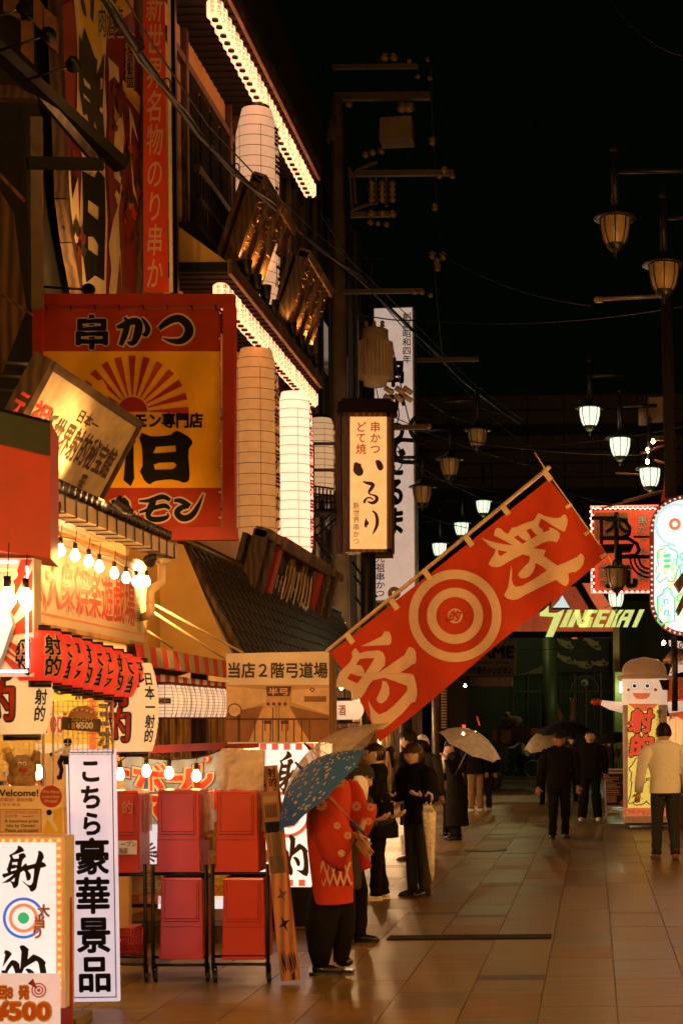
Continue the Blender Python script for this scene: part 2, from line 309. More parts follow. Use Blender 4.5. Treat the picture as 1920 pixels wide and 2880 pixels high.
def upright(polys):    # turn the flag's brush characters upright and fit them to 0..1
    R = [[[(x * .618 + y * .787, -(x * .787 - y * .618)) for x, y in l] for l in g] for g in polys]
    xs = [p[0] for g in R for l in g for p in l]; ys = [p[1] for g in R for l in g for p in l]
    return [[[((x - min(xs)) / (max(xs) - min(xs)), (y - min(ys)) / (max(ys) - min(ys))) for x, y in l] for l in g] for g in R]
USHA = upright([SHA]); UTEKI = upright([TEKI, [TEKI2[0]], [TEKI2[1]]])
def brushchar(m, G_, rect, F, mt, d=0.004):
    x0, y0, x1, y1 = rect
    for g in G_: poly(m, [[(x0 + (x1 - x0) * x, y0 + (y1 - y0) * y) for x, y in l] for l in g], F, mt, d)
def cable(name, pts, r, label, group='overhead cables', mt=None, cat='cable'):
    m = M(); out = []
    for i in range(len(pts) - 1):
        a, b = Vector(pts[i]), Vector(pts[i + 1]); sag = (b - a).length * 0.012
        for k in range(6): t = k / 6; q = a.lerp(b, t); q.z -= sag * 4 * t * (1 - t); out.append(q)
    out.append(Vector(pts[-1])); m.tube(out, r, 5)
    return tag(m.obj(name, mt or K['cable']), label, cat, group)
ORD = 'first second third fourth fifth sixth seventh eighth ninth tenth eleventh twelfth thirteenth fourteenth fifteenth sixteenth seventeenth eighteenth nineteenth twentieth twenty-first twenty-second twenty-third twenty-fourth twenty-fifth twenty-sixth twenty-seventh twenty-eighth twenty-ninth thirtieth thirty-first thirty-second'.split()
# ================================================================== GROUND
def stonemat(name, col, r0=0.30):
    return mat(name, col, rough=r0 + .04, var=0.38, nscale=3.4, bump=0.30, spec=0.4, stretch=(.7, 6.5, 1), world=True, rv=.22)
SM = [stonemat('paving_brown', (0.185, 0.116, 0.030)), stonemat('paving_russet', (0.19, 0.112, 0.030), 0.36), stonemat('paving_grey', (0.15, 0.10, 0.030), 0.26), stonemat('paving_dark', (0.060, 0.045, 0.032), 0.34), stonemat('paving_tan', (0.21, 0.135, 0.038), 0.32)]
m = M(); m.quad((-60, -10, -0.05), (60, -10, -0.05), (60, 160, -0.05), (-60, 160, -0.05)); ground = struct(m.obj('ground', mat('asphalt', (0.05, 0.045, 0.035), 0.35, var=0.3, nscale=2, bump=0.2)))
m = M(); m.box((-5.0, 2, -0.045), (5.0, 56, -0.006)); pav = struct(m.obj('pavement', mat('joint_mortar', (0.34, 0.21, 0.09), 0.8)))
TW, X0 = 0.4725, 0.123
cells = []
for c in range(-10, 8):
    y = 8.4 + random.random() * 0.6; xa = X0 + c * TW
    while y < 55:
        L_ = random.choice((0.2, 0.6, 0.9, 0.9, 1.2)); k = random.choices(range(5), (5, 3, 5, 14 if L_ == 0.2 else 0.12, 3))[0]
        cells.append((xa, y, L_, k)); y += L_
def inview(xa, y):
    px = VX + FPX * (xa + TW / 2) / y; return -60 < px < 1980 and (xa > -3.6 or y > 12)
vis = sorted([c for c in cells if inview(c[0], c[1])], key=lambda c: c[1])
near = set(vis[:290]); smesh = {}
rest = [M() for _ in SM]
for cc in cells:
    xa, y, L_, k = cc
    if cc in near:
        key = (L_, k)
        if key not in smesh:
            m = M(); g = 0.0022
            h = .0007; m.hexa([(g, h, -0.012), (TW - g, h, -0.012), (TW - g, L_ - h, -0.012), (g, L_ - h, -0.012), (g + .0015, h + .0015, 0), (TW - g - .0015, h + .0015, 0), (TW - g - .0015, L_ - h - .0015, 0), (g + .0015, L_ - h - .0015, 0)])
            oo = m.obj('stone_master', SM[k]); smesh[key] = oo.data; smesh[key].name = 'paving_stone'; bpy.data.objects.remove(oo)
        o = bpy.data.objects.new('paving_stone', smesh[key]); COL.objects.link(o); o.parent = pav
        o.location = (xa, y, random.uniform(-0.0012, 0.0012)); o.rotation_euler = (random.uniform(-.0012, .0012), random.uniform(-.0012, .0012), 0)
    else: rest[k].box((xa + .004, y + .004, -0.012), (xa + TW - .004, y + L_ - .004, 0))
m = M()
for k, r in enumerate(rest): m.add(r.v, r.f, SM[k])
o = m.obj('far_paving', None, pav); o['kind'] = 'stuff'
# drain strip, manhole, kerb and the crossing road
g0, g1 = G(1090, 2640), G(1548, 2640)
m = M(); m.box((g0.x, g0.y - .10, 0.001), (g1.x, g0.y + .16, 0.006), K['soot'])
for i in range(22):
    x = g0.x + (g1.x - g0.x) * (i + .5) / 22; m.box((x - .03, g0.y - .09, 0.006), (x + .03, g0.y + .15, 0.009), K['soot'])
tag(m.obj('drain_grate'), 'dark drain grating set across the paving right of the person in the red coat', 'drain')
c = G(1365, 2392); m = M(); m.lathe([(0, .007), (.26, .007), (.27, .004), (.28, .001)], c, 28, K['iron']); m.lathe([(.284, .001), (.30, .0045), (.31, .001)], c, 28, K['soot'])
tag(m.obj('manhole_cover'), 'round iron manhole cover flush with the paving beyond the two young women', 'manhole cover')
m = M(); m.box((-14, 56, -0.02), (14, 56.3, 0.10), K['concrete']); struct(m.obj('kerb'))
m = M(); m.box((-30, 56.4, -0.045), (30, 63, -0.012)); struct(m.obj('road', mat('wet_road', (0.035, 0.05, 0.04), 0.22, var=0.3)))

# ================================================================== SHOOTING GALLERY (near left)
gal = thing('shooting_gallery', (-4.2, 9, 0), 'low shooting gallery stall with tiled eave, posters and red beam at the left edge', 'stall')
m = M(); m.box((-5.6, 8.0, 0), (-5.5, 12.5, 3.4)); m.box((-5.6, 12.42, 0), (-3.62, 12.5, 3.25)); m.obj('wall', K['plaster'], gal)
m = M(); m.box((-5.6, 7.6, 3.2), (-3.42, 12.5, 3.28)); m.obj('ceiling', K['lwood'], gal)
F = FR(12.41); m = M()
def pr(m, r, F, mt, d=0.002):
    m.add([F(r[0], r[1], d), F(r[2], r[1], d), F(r[2], r[3], d), F(r[0], r[3], d)], [(0, 1, 2, 3)], mt)
pr(m, (-80, 1850, 400, 2260), F, K['yellow']); pr(m, (252, 1850, 272, 2260), F, K['orange'], .004); pr(m, (60, 2120, 400, 2270), F, K['ochre'], .004)
pr(m, (100, 2090, 252, 2118), F, K['white'], .004)
ring(m, 172, 1928, 20, 26, F, K['brownink'], .006); ring(m, 172, 1928, 8, 12, F, K['brownink'], .006)
text(m, '席', (212, 1925, 250, 1968), F, K['brownink'], .05, d=.006); text(m, '様', (122, 1985, 146, 2012), F, K['brownink'], .03, d=.006)
text(m, '100', (122, 2010, 180, 2062), F, K['white'], .09, d=.006, latin=True); text(m, '100', (122, 2012, 178, 2060), F, K['red'], .03, d=.008, latin=True)
text(m, '玉ボ', (275, 1975, 330, 2110), F, K['brownink'], .06, vert=True, d=.006)
text(m, '応募切り', (0, 2195, 130, 2220), F, K['brownink'], .03, d=.006)
m.obj('poster', None, gal)
# hanging fascia box, red with a green top
m = M(); a, b = P(-140, 1115, 8.7), P(143, 1185, 9.15); c_, d_ = P(143, 1570, 9.15), P(-140, 1530, 8.7)
n = Vector((-.12, .5, 0)); m.slab(a, b, c_, d_, n, K['red'])
e, f = P(-140, 1215, 8.69), P(143, 1283, 9.14); dn = Vector((.002, -.006, 0)); m.quad(a + dn, b + dn, f + dn, e + dn, K['green'])
m.slab(a + dn * 2, b + dn * 2, P(143, 1190, 9.13), P(-140, 1120, 8.68), Vector((0, -.02, 0)), K['black'])
tag(m.obj('fascia_box'), 'red shop fascia box with dark green band jutting in at the left edge', 'fascia')
# eave with gutter and tiles
m = M(); a, b = PX(138, 1385, -3.35), PX(478, 1560, -3.35)
zg = (a.z + b.z) / 2; a.z = b.z = zg
m.box((-3.42, a.y, zg - .07), (-3.30, b.y, zg - .055), K['steel']); m.box((-3.30, a.y, zg - .07), (-3.29, b.y, zg + .03), K['pvc']); m.box((-3.43, a.y, zg - .07), (-3.42, b.y, zg + .03), K['steel'])
for i in range(13):
    y = a.y + (b.y - a.y) * (i + .5) / 13; m.box((-3.286, y - .008, zg - .08), (-3.282, y + .008, zg + .04), K['black']); m.box((-3.43, y - .008, zg - .08), (-3.282, y + .008, zg - .074), K['black'])
m.obj('gutter', None, gal)
m = M(); m.hexa([(-3.45, a.y, zg - .02), (-3.40, a.y, zg - .02), (-3.40, b.y, zg - .02), (-3.45, b.y, zg - .02), (-5.5, a.y, zg + .95), (-3.40, a.y, zg + .06), (-3.40, b.y, zg + .06), (-5.5, b.y, zg + .95)], K['dwood']); m.obj('roof', None, gal)
m = M(); NT = 24
for i in range(NT):
    y = a.y + (b.y - a.y) * (i + .5) / NT; mm = M(); pts = []
    for j in range(3): t = j / 2; pts.append((-3.33 - t * .9, y, zg + .10 + t * .42))
    mm.tube(pts, (b.y - a.y) / NT * .30, 8, K['tile'], sq=1.1); mm.lathe([(0, .006), (.03, .006), (.036, -.02)], Vector(pts[0]), 10, K['tile'], axis=(1, 0, -.2)); o = mm.obj('tile', None, gal)
# downpipe
m = M(); pts = [P(457, 1582, 12.5), P(457, 1600, 12.5), P(455, 1638, 12.48), P(428, 1658, 12.46), P(424, 1668, 12.46), P(424, 1715, 12.46), P(422, 1728, 12.5), P(402, 1736, 12.7)]
m.tube(pts, .034, 10, K['pvc']); m.tube([P(457, 1572, 12.5), P(457, 1588, 12.5)], [.07, .042], 10, K['pvc']); m.tube([P(424, 1692, 12.46), P(424, 1700, 12.46)], .038, 10, K['pvc'])
tag(m.obj('downpipe'), 'cream plastic downpipe with an offset bend below the end of the tiled eave', 'pipe')
# long board under the eave
F = SD(-3.58)
Y0_, Y1_ = 10.0, 12.78; zt, zb = 3.04, 2.43
b2 = thing('hanging_signboard', (-3.6, 11.4, zt), 'long pale signboard with outlined red lettering above the row of red lanterns', 'sign')
m = M(); m.box((-3.62, Y0_, zb), (-3.58, Y1_, zt), mat('aged_sign_face', (0.46, 0.40, 0.31), 0.55, var=0.12, nscale=2)); m.obj('panel', None, b2)
m = M(); [m.box((-3.63, Y0_ - .02, z), (-3.565, Y1_ + .02, z + .03), K['lwood']) for z in (zt, zb - .03)]; m.box((-3.63, Y1_, zb), (-3.565, Y1_ + .035, zt), K['lwood']); m.obj('frame', None, b2)
m = M()
for z in (zt - .06, zb + .06): m.box((-3.579, Y0_, z), (-3.576, Y1_ - .05, z + .012), K['pink'])
s_ = '北入大衆娯楽遊戯場'
text(m, s_, (Y0_ - .1, zt - .16, Y1_ - .28, zb + .10), F, K['cream'], .07, d=.004); text(m, s_, (Y0_ - .1, zt - .16, Y1_ - .28, zb + .10), F, K['red'], .022, d=.008)
text(m, '営業中日曜祝日', (Y1_ - .22, zt - .12, Y1_ - .10, zb + .08), F, K['brownink'], .0, vert=True)
m.obj('lettering', None, b2)
# tilted signboard above the tiled eave
tb = thing('tilted_signboard', P(225, 1250, 11), 'weathered wooden signboard tilted forward above the tiled eave, black brush lettering', 'sign')
A_, B_ = PX(143, 1050, -3.42), PX(385, 1192, -3.42); zt = (A_.z + B_.z) / 2; C_ = PX(140 - 45, 1340, -3.62); Yn, Yf = A_.y, B_.y
Db = PX(343, 1440, -3.72); zb = Db.z; xt, xb = -3.42, -3.42 - .30
def TB(u, v, d=0.0):   # u along the street, v height fraction
    x = xb + (xt - xb) * v; n_ = Vector((zt - zb, 0, -(xt - xb))).normalized(); return Vector((x, u, zb + (zt - zb) * v)) + n_ * d
m = M(); m.slab(TB(Yn, 0), TB(Yf, 0), TB(Yf, 1), TB(Yn, 1), TB(Yn, 0, -.05) - TB(Yn, 0), mat('weathered_board', (0.52, 0.43, 0.30), 0.75, var=0.3, nscale=3.5, bump=0.1)); m.obj('panel', None, tb)
m = M()
for (u0, v0, u1, v1) in ((Yn - .07, 1.0, Yf + .05, 1.09), (Yn - .07, -.07, Yf + .05, 0.0), (Yn - .10, -.07, Yn, 1.09), (Yf, -.07, Yf + .05, 1.09)):
    m.slab(TB(u0, v0, .02), TB(u1, v0, .02), TB(u1, v1, .02), TB(u0, v1, .02), TB(Yn, 0, -.12) - TB(Yn, 0), K['dwood'])
m.obj('frame', None, tb)
m = M(); text(m, '元祖', (Yn - .28, .70, Yn + .36, .38), TB, K['red'], .03); text(m, '新世界射的秘宝館', (Yn + .30, .66, Yf - .08, .26), TB, K['brownink'], .028); text(m, '日本一', (Yn + .75, .84, Yn + 1.2, .68), TB, K['brownink'], .02)
text(m, '景品多数', (Yn + 1.35, .22, Yn + 1.5, -.02), TB, K['brownink'], .03, vert=True)
m.obj('lettering', None, tb)
m = M()
for py in (1020, 1058, 1098): m.tube([P(-40, py - 4, 11.2), P(100, py + 6, 11.0)], .012, 6, K['steel'])
tag(m.obj('bracket_rods'), 'three thin metal rods reaching from the left edge to the tilted signboard', 'bracket')
def spotlamp(loc, aim, r, label, group, warm='spot', arm=None, watt=40, cone=1.7):
    t = thing('spot_lamp', loc, label, 'lamp', group); ax = Vector(aim).normalized()
    m = M(); m.lathe([(r * .35, -r * 1.9), (r * .62, -r * 1.7), (r * .75, -r * .9), (r, 0), (r * 1.02, r * .1)], (0, 0, 0), 14, K['black'], axis=ax); m.ball(ax * -r * 2.0, r * .5, 8, K['black'])
    if arm: m.tube([(0, 0, 0), Vector(arm)], .012, 6, K['black'])
    m.obj('housing', None, t, rel=False)
    m = M(); m.lathe([(0, -.02 * r), (r * .9, -.02 * r)], (0, 0, 0), 14, E[warm], axis=ax); m.obj('lens', None, t, rel=False)
    light('beam', ax * .03, watt, size=.04, parent=t, spot=cone, aim=ax)
    return t
spotlamp(P(327, 1412, 10.9), (-.75, -.2, .55), .055, 'spotlight on the tiled eave aimed back up at the tilted signboard', None, watt=60)
SPL = [(P(140, 1392, 9.95), (-.42, .5, .75), .07, 'black spotlight at the near end of the tiled eave', 45), (P(421, 1578, 12.45), (-.62, 1, -.30), .05, 'small bell lamp under the far end of the gutter', 170)]
for l_, a_, r_, n_, w_ in SPL: spotlamp(l_, a_, r_, n_, None, watt=w_)
def bulb(loc, label, group, drop=.12, s=1.0, e='bulb'):
    t = thing('light_bulb', loc, label, 'light bulb', group)
    m = M(); m.lathe([(.001, -.105), (.022, -.098), (.037, -.075), (.040, -.055), (.032, -.03), (.02, -.008), (.018, 0)], (0, 0, 0), 12, E[e]); [setattr(v, 'xyz', v * s) for v in m.v]; m.obj('glass', None, t, rel=False)
    m = M(); m.tube([(0, 0, 0), (0, 0, .055 * s)], [.021 * s, .018 * s], 8, K['black']); m.tube([(0, 0, .05 * s), (.01, .004, drop)], .003, 4, K['black']); m.obj('socket', None, t, rel=False)
    return t
for i, (px, py) in enumerate(((139, 1515), (171, 1530), (212, 1545), (250, 1562), (280, 1577), (322, 1596), (355, 1610), (383, 1620), (412, 1620))):
    Y = 3.33 * FPX / (VX - px); bulb(P(px, py, Y) , 'clear light bulb, %s from the near end of the gutter' % ORD[i], 'bulbs hanging along the gutter', s=.74)
m = M(); m.tube([PX(139, 1480, -3.38) + Vector((0, .0, .02 * math.sin(i))) if 0 else PX(139 + i * 34, 1490 + i * 16.2 + 5 * math.sin(i * 2.1), -3.38) for i in range(9)], .006, 5)
tag(m.obj('bulb_cable', K['cable']), 'thin cable looping under the gutter carrying the bulbs', 'cable')
# red stay bar and counter behind the racks
m = M(); m.bar(P(325, 2112, 11.3), P(760, 2092, 15.2), .05, .06); tag(m.obj('red_beam', K['red']), 'long red beam running back from the big white lantern behind the capsule machines', 'beam')
cn = thing('stall_counter', (-3.7, 13.2, 0), 'stall counter behind the capsule machines with notices, stickers and bare wood shelf', 'counter')
m = M(); m.box((-4.2, 12.9, .62), (-2.75, 13.5, .72), K['lwood']); m.box((-4.15, 13.0, .0), (-2.85, 13.4, .14), K['dwood']); m.box((-4.2, 12.95, .30), (-2.75, 13.4, .34), K['dwood']); m.obj('shelf', None, cn)
F = FR(12.88); m = M()
pr(m, (395, 2290, 455, 2430), F, E['sign']); pr(m, (325, 2452, 460, 2510), F, K['paper']); pr(m, (600, 2455, 668, 2530), F, K['yellow']); pr(m, (330, 2515, 470, 2542), F, K['pink']); pr(m, (445, 2520, 700, 2556), F, E['sign']); pr(m, (395, 2435, 600, 2455), F, K['yellow'])
for i in range(6):
    a_ = -1.2 + i * .34; poly(m, [[(400, 2400), (400 + 42 * math.cos(a_), 2400 + 42 * math.sin(a_)), (400 + 42 * math.cos(a_ + .16), 2400 + 42 * math.sin(a_ + .16))]], F, K['red'], .004)
text(m, '料理', (412, 2392, 448, 2412), F, K['brownink'], .02, d=.006)
for i, s_ in enumerate(('ご利用', '店スタ', 'お声がけ')): text(m, s_, (412, 2462 + i * 17, 455, 2478 + i * 17), F, K['brownink'], .01, d=.004)
text(m, 'ール', (604, 2462, 632, 2482), F, K['orange'], .02, d=.004); text(m, '00', (600, 2488, 630, 2514), F, K['orange'], .02, d=.004, latin=True)
text(m, 'Play of the year', (335, 2518, 384, 2528), F, K['cream'], .0, d=.006, latin=True); text(m, '射的入場', (392, 2518, 440, 2538), F, K['cream'], .03, d=.006)
m.obj('notice', None, cn)
bw = thing('back_wall', (-4.2, 12.5, 0), 'ochre side wall of upright boards behind the striped awning', 'wall')
m = M(); m.box((-4.42, 12.5, 0), (-4.36, 19.5, 2.3), K['plaster']); m.obj('backing', None, bw)
for i in range(46):
    y = 12.55 + i * .15; m = M(); w = .05 if i % 3 else .09; m.box((-4.36, y, .3), (-4.33 + .012 * (i % 2), y + w + .03, 2.28)); m.obj('plank', K['lwood'] if i % 3 == 0 else K['plaster'], bw)
m = M(); m.box((-4.50, 13.2, 2.3), (-4.38, 16.2, 3.5)); m.add([(-4.5, 16.2, 2.2), (-3.66, 16.2, 2.45), (-4.14, 16.2, 3.62), (-4.5, 16.2, 3.7)], [(0, 1, 2, 3)]); m.obj('upper_wall', K['plaster'], bw)
m = M(); m.box((-4.0, 15.9, .0), (-3.85, 16.0, 2.4), K['dwood']); m.obj('post', None, bw)
# striped awning (two tiers of valance)
aw = thing('striped_awning', PX(500, 1840, -3.5), 'red and white striped awning over the row of lit white lanterns', 'awning')
sheet = M(); ya, yb = 12.35, 16.6
sheet.quad((-4.36, ya, 2.55), (-4.36, yb, 2.55), (-3.52, yb, 2.40), (-3.52, ya, 2.40)); sheet.obj('canopy', K['dred'], aw)
grey_ = mat('greyed_stripe', (0.33, 0.27, 0.20), 0.85)
for i in range(24):
    y = ya + i * .175
    m = M(); m.hexa([(-3.52, y, 2.40), (-3.52, y + .175, 2.40), (-3.535, y + .175, 2.40), (-3.535, y, 2.40), (-3.50, y + .004, 2.235 + .012 * (i % 2)), (-3.50, y + .171, 2.235 + .012 * (i % 2)), (-3.51, y + .171, 2.235), (-3.51, y + .004, 2.235)]); m.obj('valance_stripe', K['redcloth'] if i % 2 == 0 else grey_, aw)
for i in range(28):
    y = ya + .1 + i * .15; m = M(); m.box((-3.74, y, 2.22), (-3.73, y + .15, 2.04 + .01 * (i % 2))); m.obj('lower_stripe', K['redcloth'] if i % 2 == 0 else K['white'], aw)
m = M(); m.tube([(-3.72, ya, 2.02), (-3.72, yb, 2.02)], .012, 6, K['white']); m.obj('rail', None, aw)
stays = M()
for p0, p1 in (((434, 1700), (690, 1840)), ((434, 1723), (640, 1857)), ((400, 1765), (486, 1822))): stays.tube([P(*p0, 13.0), P(*p1, 13.6)], .011, 6)
stays.obj('stay_rod', K['pvc'], aw)
# ================================================================== BUILDING WITH THE PAINTED SIGN (behind the red banner)
b1 = thing('painted_sign_building', (-5.8, 14, 0), 'dark timber building carrying the tall painted sign at the upper left', 'building')
m = M(); m.box((-6.4, 8, 0), (-5.5, 19.3, 16), K['soot']); m.obj('wall', None, b1)
m = M()
m.bar(P(-30, 262, 14.0), P(108, 266, 14.0), .11, .11, K['dwood']); m.bar(P(108, 262, 14.0), P(265, 445, 14.2), .08, .07, K['dwood']); m.bar(P(-20, 130, 13.6), P(345, 468, 14.6), .16, .10, K['soot']); m.bar(P(78, 458, 13.9), P(290, 462, 14.2), .09, .09, K['soot'])
m.bar(P(-10, 480, 13.8), P(70, 565, 13.8), .03, .03, K['wood']); m.bar(P(-10, 820, 13.8), P(92, 885, 13.8), .02, .02, K['wood'])
m.obj('beam', None, b1)
m = M(); m.bar(P(104, 330, 14.6), P(107, 870, 14.6), .10, .04, mat('dull_tan_post', (.20, .14, .09), .8)); m.obj('post', None, b1)
m = M(); m.add([P(-20, 500, 14.9), P(40, 600, 14.9), P(62, 780, 14.9), P(76, 870, 14.9), P(-20, 1120, 14.9)], [(0, 1, 2, 3, 4)], K['wood']); m.obj('side_panel', None, b1)
for r in ((10, -20, 70, 60), (60, 10, 90, 175), (95, -20, 120, 90), (125, 20, 160, 145)):
    m = M(); m.slab(P(r[0], r[1], 15), P(r[2], r[1] + 30, 15), P(r[2], r[3], 15), P(r[0], r[3] - 30, 15), (0, .06, 0), K['bronze']); m.obj('window_frame', None, b1)
m = M(); m.box((-5.46, 18.9, 0), (-5.36, 19.3, 15), K['dwood']); m.box((-5.50, 19.35, 3), (-5.44, 19.4, 15), K['cream']); m.bar(P(483, -60, 19.5), P(492, 830, 19.5), .09, .09, K['black']); m.obj('corner_post', None, b1)
for i, (px, py) in enumerate(((68, 45), (137, 120), (207, 205), (250, 815))):
    spotlamp(P(px, py - 22, 13.4) if i < 3 else P(px, py, 15.72), ((-.6, .5, 1), (-.7, 2.2, .8), (-.8, 3, .2), (-.8, 3.0, 2.6))[i], .065, ('small uplight on a bracket at the top left edge', 'small uplight second from the left on the timber bracket', 'small uplight in front of the painted sign', 'small downlight above the top bar of the red banner frame')[i], None, 'spot' if i < 3 else 'pale', arm=(-.42, 0, -.13) if i < 3 else (-.5, .05, .05), watt=(6, 8, 8, 75)[i], cone=(1.2, 1.2, 1.2, 2.0)[i])
# tall painted sign : curved outline panel along the street
ms = thing('painted_sign', (-5.3, 17, 7), 'tall curved sign painted black, red, white and gold on the dark building', 'sign')
XS = -5.3
def MS(px, py, d=0.0): v = PX(px, py, XS); v.x += d; return v
out = [(150, -60), (152, 120), (160, 300), (165, 430), (170, 560), (185, 680), (215, 840), (385, 840), (394, 560), (398, 300), (396, 100), (380, -60)]
m = M(); poly(m, [out], MS, K['dred'], .0); m.obj('panel', None, ms)
m = M()
for a_, b_ in zip(out, out[1:]):
    if a_ == (215, 840): continue
    m.bar(MS(*a_, .02), MS(*b_, .02), .12, .10, K['dwood'])
m.obj('frame_bar', None, ms)
m = M(); crm = mat('faded_cream_paint', (0.62, 0.48, 0.30), 0.7); blk = K['ink']; yel = mat('faded_yellow_paint', (0.62, 0.38, 0.03), 0.7); mrn = mat('maroon_paint', (0.16, 0.025, 0.010), 0.7); grn = mat('dark_olive_paint', (0.03, 0.028, 0.012), 0.7)
poly(m, [[(164, 20), (200, 0), (213, 60), (212, 200), (205, 330), (185, 300), (165, 150)]], MS, mat('rust_paint', (0.24, 0.035, 0.012), 0.7), .01)
poly(m, [[(200, -60), (300, -60), (300, 60), (292, 200), (298, 330), (292, 460), (300, 620), (295, 840), (232, 840), (222, 620), (228, 440), (213, 330), (216, 180), (213, 80)]], MS, crm, .012)
poly(m, [[(222, 60), (240, 110), (262, 120), (284, 170), (288, 60), (275, -40), (215, -40)]], MS, yel, .016)
for g in ([(218, 95), (226, 120), (232, 75), (245, 110), (262, 160), (270, 170), (266, 220), (290, 150), (284, 300), (290, 385), (280, 400), (262, 340), (256, 395), (240, 320), (230, 325), (218, 250)], [(224, -30), (236, 20), (240, 50), (230, 40), (222, 10)], [(250, -30), (262, -20), (258, 65), (250, 50)]): poly(m, [g], MS, grn, .020)
for g in ([(229, 220), (248, 240), (249, 252), (232, 240)], [(229, 262), (246, 282), (248, 290), (230, 274)], [(276, 300), (284, 306), (283, 322), (275, 312)], [(277, 218), (284, 222), (282, 250), (277, 252)]): poly(m, [g], MS, crm, .024)
poly(m, [[(226, 480), (262, 500), (272, 480), (290, 500), (292, 620), (290, 700), (288, 790), (262, 775), (238, 795), (226, 700), (229, 600)], [(243, 562), (273, 583), (272, 622), (242, 596)], [(243, 665), (258, 667), (272, 690), (270, 720), (243, 702)]], MS, blk, .022)
poly(m, [[(298, 165), (330, 165), (340, 350), (350, 480), (345, 640), (350, 840), (322, 840), (310, 640), (300, 500), (304, 330)]], MS, mrn, .013)
poly(m, [[(302, 230), (318, 215), (340, 250), (342, 330), (350, 420), (338, 330), (322, 335), (316, 420), (318, 500), (340, 520), (335, 560), (315, 620), (302, 690), (310, 760), (300, 840), (322, 840), (336, 700), (340, 840), (330, 600), (345, 400), (330, 190), (300, 160), (304, 200)]], MS, crm, .017)
poly(m, [[(341, 225), (392, 270), (390, 322), (342, 262)]], MS, yel, .018); poly(m, [[(318, 15), (345, -40), (375, -40), (370, 30), (345, 50)]], MS, yel, .018)
text(m, '大安売繁盛', (348, 85, 374, 250), MS, crm, .06, vert=True, d=.02); text(m, '大安売繁盛', (350, 88, 372, 248), MS, blk, .02, vert=True, d=.024)
text(m, '肉酒塩', (268, 10, 344, 110), MS, crm, .05, d=.02); text(m, '肉酒塩', (270, 12, 342, 108), MS, grn, .01, d=.024)
random.seed(5)
for i in range(46):
    cx_, cy_ = random.choice(((190, 520), (190, 650), (322, 300), (365, 480), (370, 600), (330, 560), (210, 700)))
    cx_ += random.uniform(-16, 16); cy_ += random.uniform(-80, 80); r = random.uniform(3, 9); k_ = random.choice((crm, mrn, grn, K['red'], grn, mrn, K['tan']))
    a0 = random.random() * 3; poly(m, [[(cx_ + r * (1 + .5 * math.sin(3 * t + a0)) * math.cos(t), cy_ + r * 2.6 * (1 + .5 * math.sin(2 * t)) * math.sin(t)) for t in [j * .7 for j in range(9)]]], MS, k_, .026 + i * .0004)
for g in ([(352, 300), (362, 330), (378, 400), (370, 380), (360, 350), (355, 410)], [(356, 430), (366, 520), (380, 590), (372, 560), (362, 540)], [(172, 400), (184, 470), (190, 560), (206, 500), (212, 640), (200, 600), (190, 640)]): poly(m, [g], MS, crm, .050)
m.obj('painting', None, ms)
# vertical orange banner
vb = thing('vertical_banner', P(436, 400, 18.7), 'narrow tall orange banner with pale brush lettering left of the lattice windows', 'banner')
F = FR(18.7); m = M()
m.add([F(403, -60), F(463, -60), F(474, 822), F(404, 822)], [(0, 1, 2, 3)], K['redcloth']); m.slab(F(470, -60), F(478, -60), F(486, 822), F(477, 822), (0, .03, 0), K['cream']); m.obj('cloth', None, vb)
m = M(); text(m, '新世界名物のり串か', (412, -30, 460, 815), F, mat('faded_pink_print', (.50, .26, .15), .8), .012, vert=True, shear=.12); m.obj('lettering', None, vb)

# ================================================================== THE RED BANNER IN ITS FRAME
YB = 15.2; F = FR(YB)
rb = thing('framed_banner', P(376, 1170, YB), 'large red and yellow banner with a rising sun laced inside a red square frame', 'banner')
m = M()
for r in ((92, 826, 657, 860), (92, 1483, 663, 1518), (92, 860, 118, 1483), (626, 860, 660, 1483)): m.slab(F(r[0], r[1]), F(r[2], r[1]), F(r[2], r[3]), F(r[0], r[3]), (0, .10, 0), K['red'])
m.obj('frame', None, rb)
m = M(); nx, ny = 24, 30
def BN(u, v, d=0.0):   # banner cloth with shallow folds
    return P(u, v, YB + .05 - d + .012 * math.sin(u * .045 + v * .01) + .010 * math.sin((u + v) * .021) * max(0, (v - 1100) / 300))
def grid(m, f, u0, v0, u1, v1, nx, ny, mt):
    m.add([f(u0 + (u1 - u0) * i / nx, v0 + (v1 - v0) * j / ny) for j in range(ny + 1) for i in range(nx + 1)], [(j * (nx + 1) + i, j * (nx + 1) + i + 1, (j + 1) * (nx + 1) + i + 1, (j + 1) * (nx + 1) + i) for j in range(ny) for i in range(nx)], mt, True)
grid(m, BN, 123, 868, 621, 988, 24, 8, K['bred']); grid(m, BN, 123, 988, 621, 1372, 24, 20, K['byel']); grid(m, BN, 123, 1372, 621, 1482, 24, 8, K['bred']); m.obj('cloth', None, rb)
m = M()
for i in range(13):
    a0 = PI - i * PI / 12.0 * .985 - .02; w = .062; c0 = (373, 1158); r0, r1 = 46, 158
    q = [(c0[0] + r * math.cos(t), c0[1] - r * math.sin(t)) for r, t in ((r0, a0 - .035), (r1, a0 - w), (r1, a0 + w), (r0, a0 + .035))]
    poly(m, [q], BN, K['red'], .012)
poly(m, [[(373 + 42 * math.cos(t), 1158 - 42 * math.sin(t)) for t in [k * PI / 14 for k in range(15)]]], BN, K['red'], .012)
C2 = crop(180, 860, .2551)
def outl(fn):
    fn(K['cream'], 5.0, .010); fn(K['ink'], 0.0, .016)
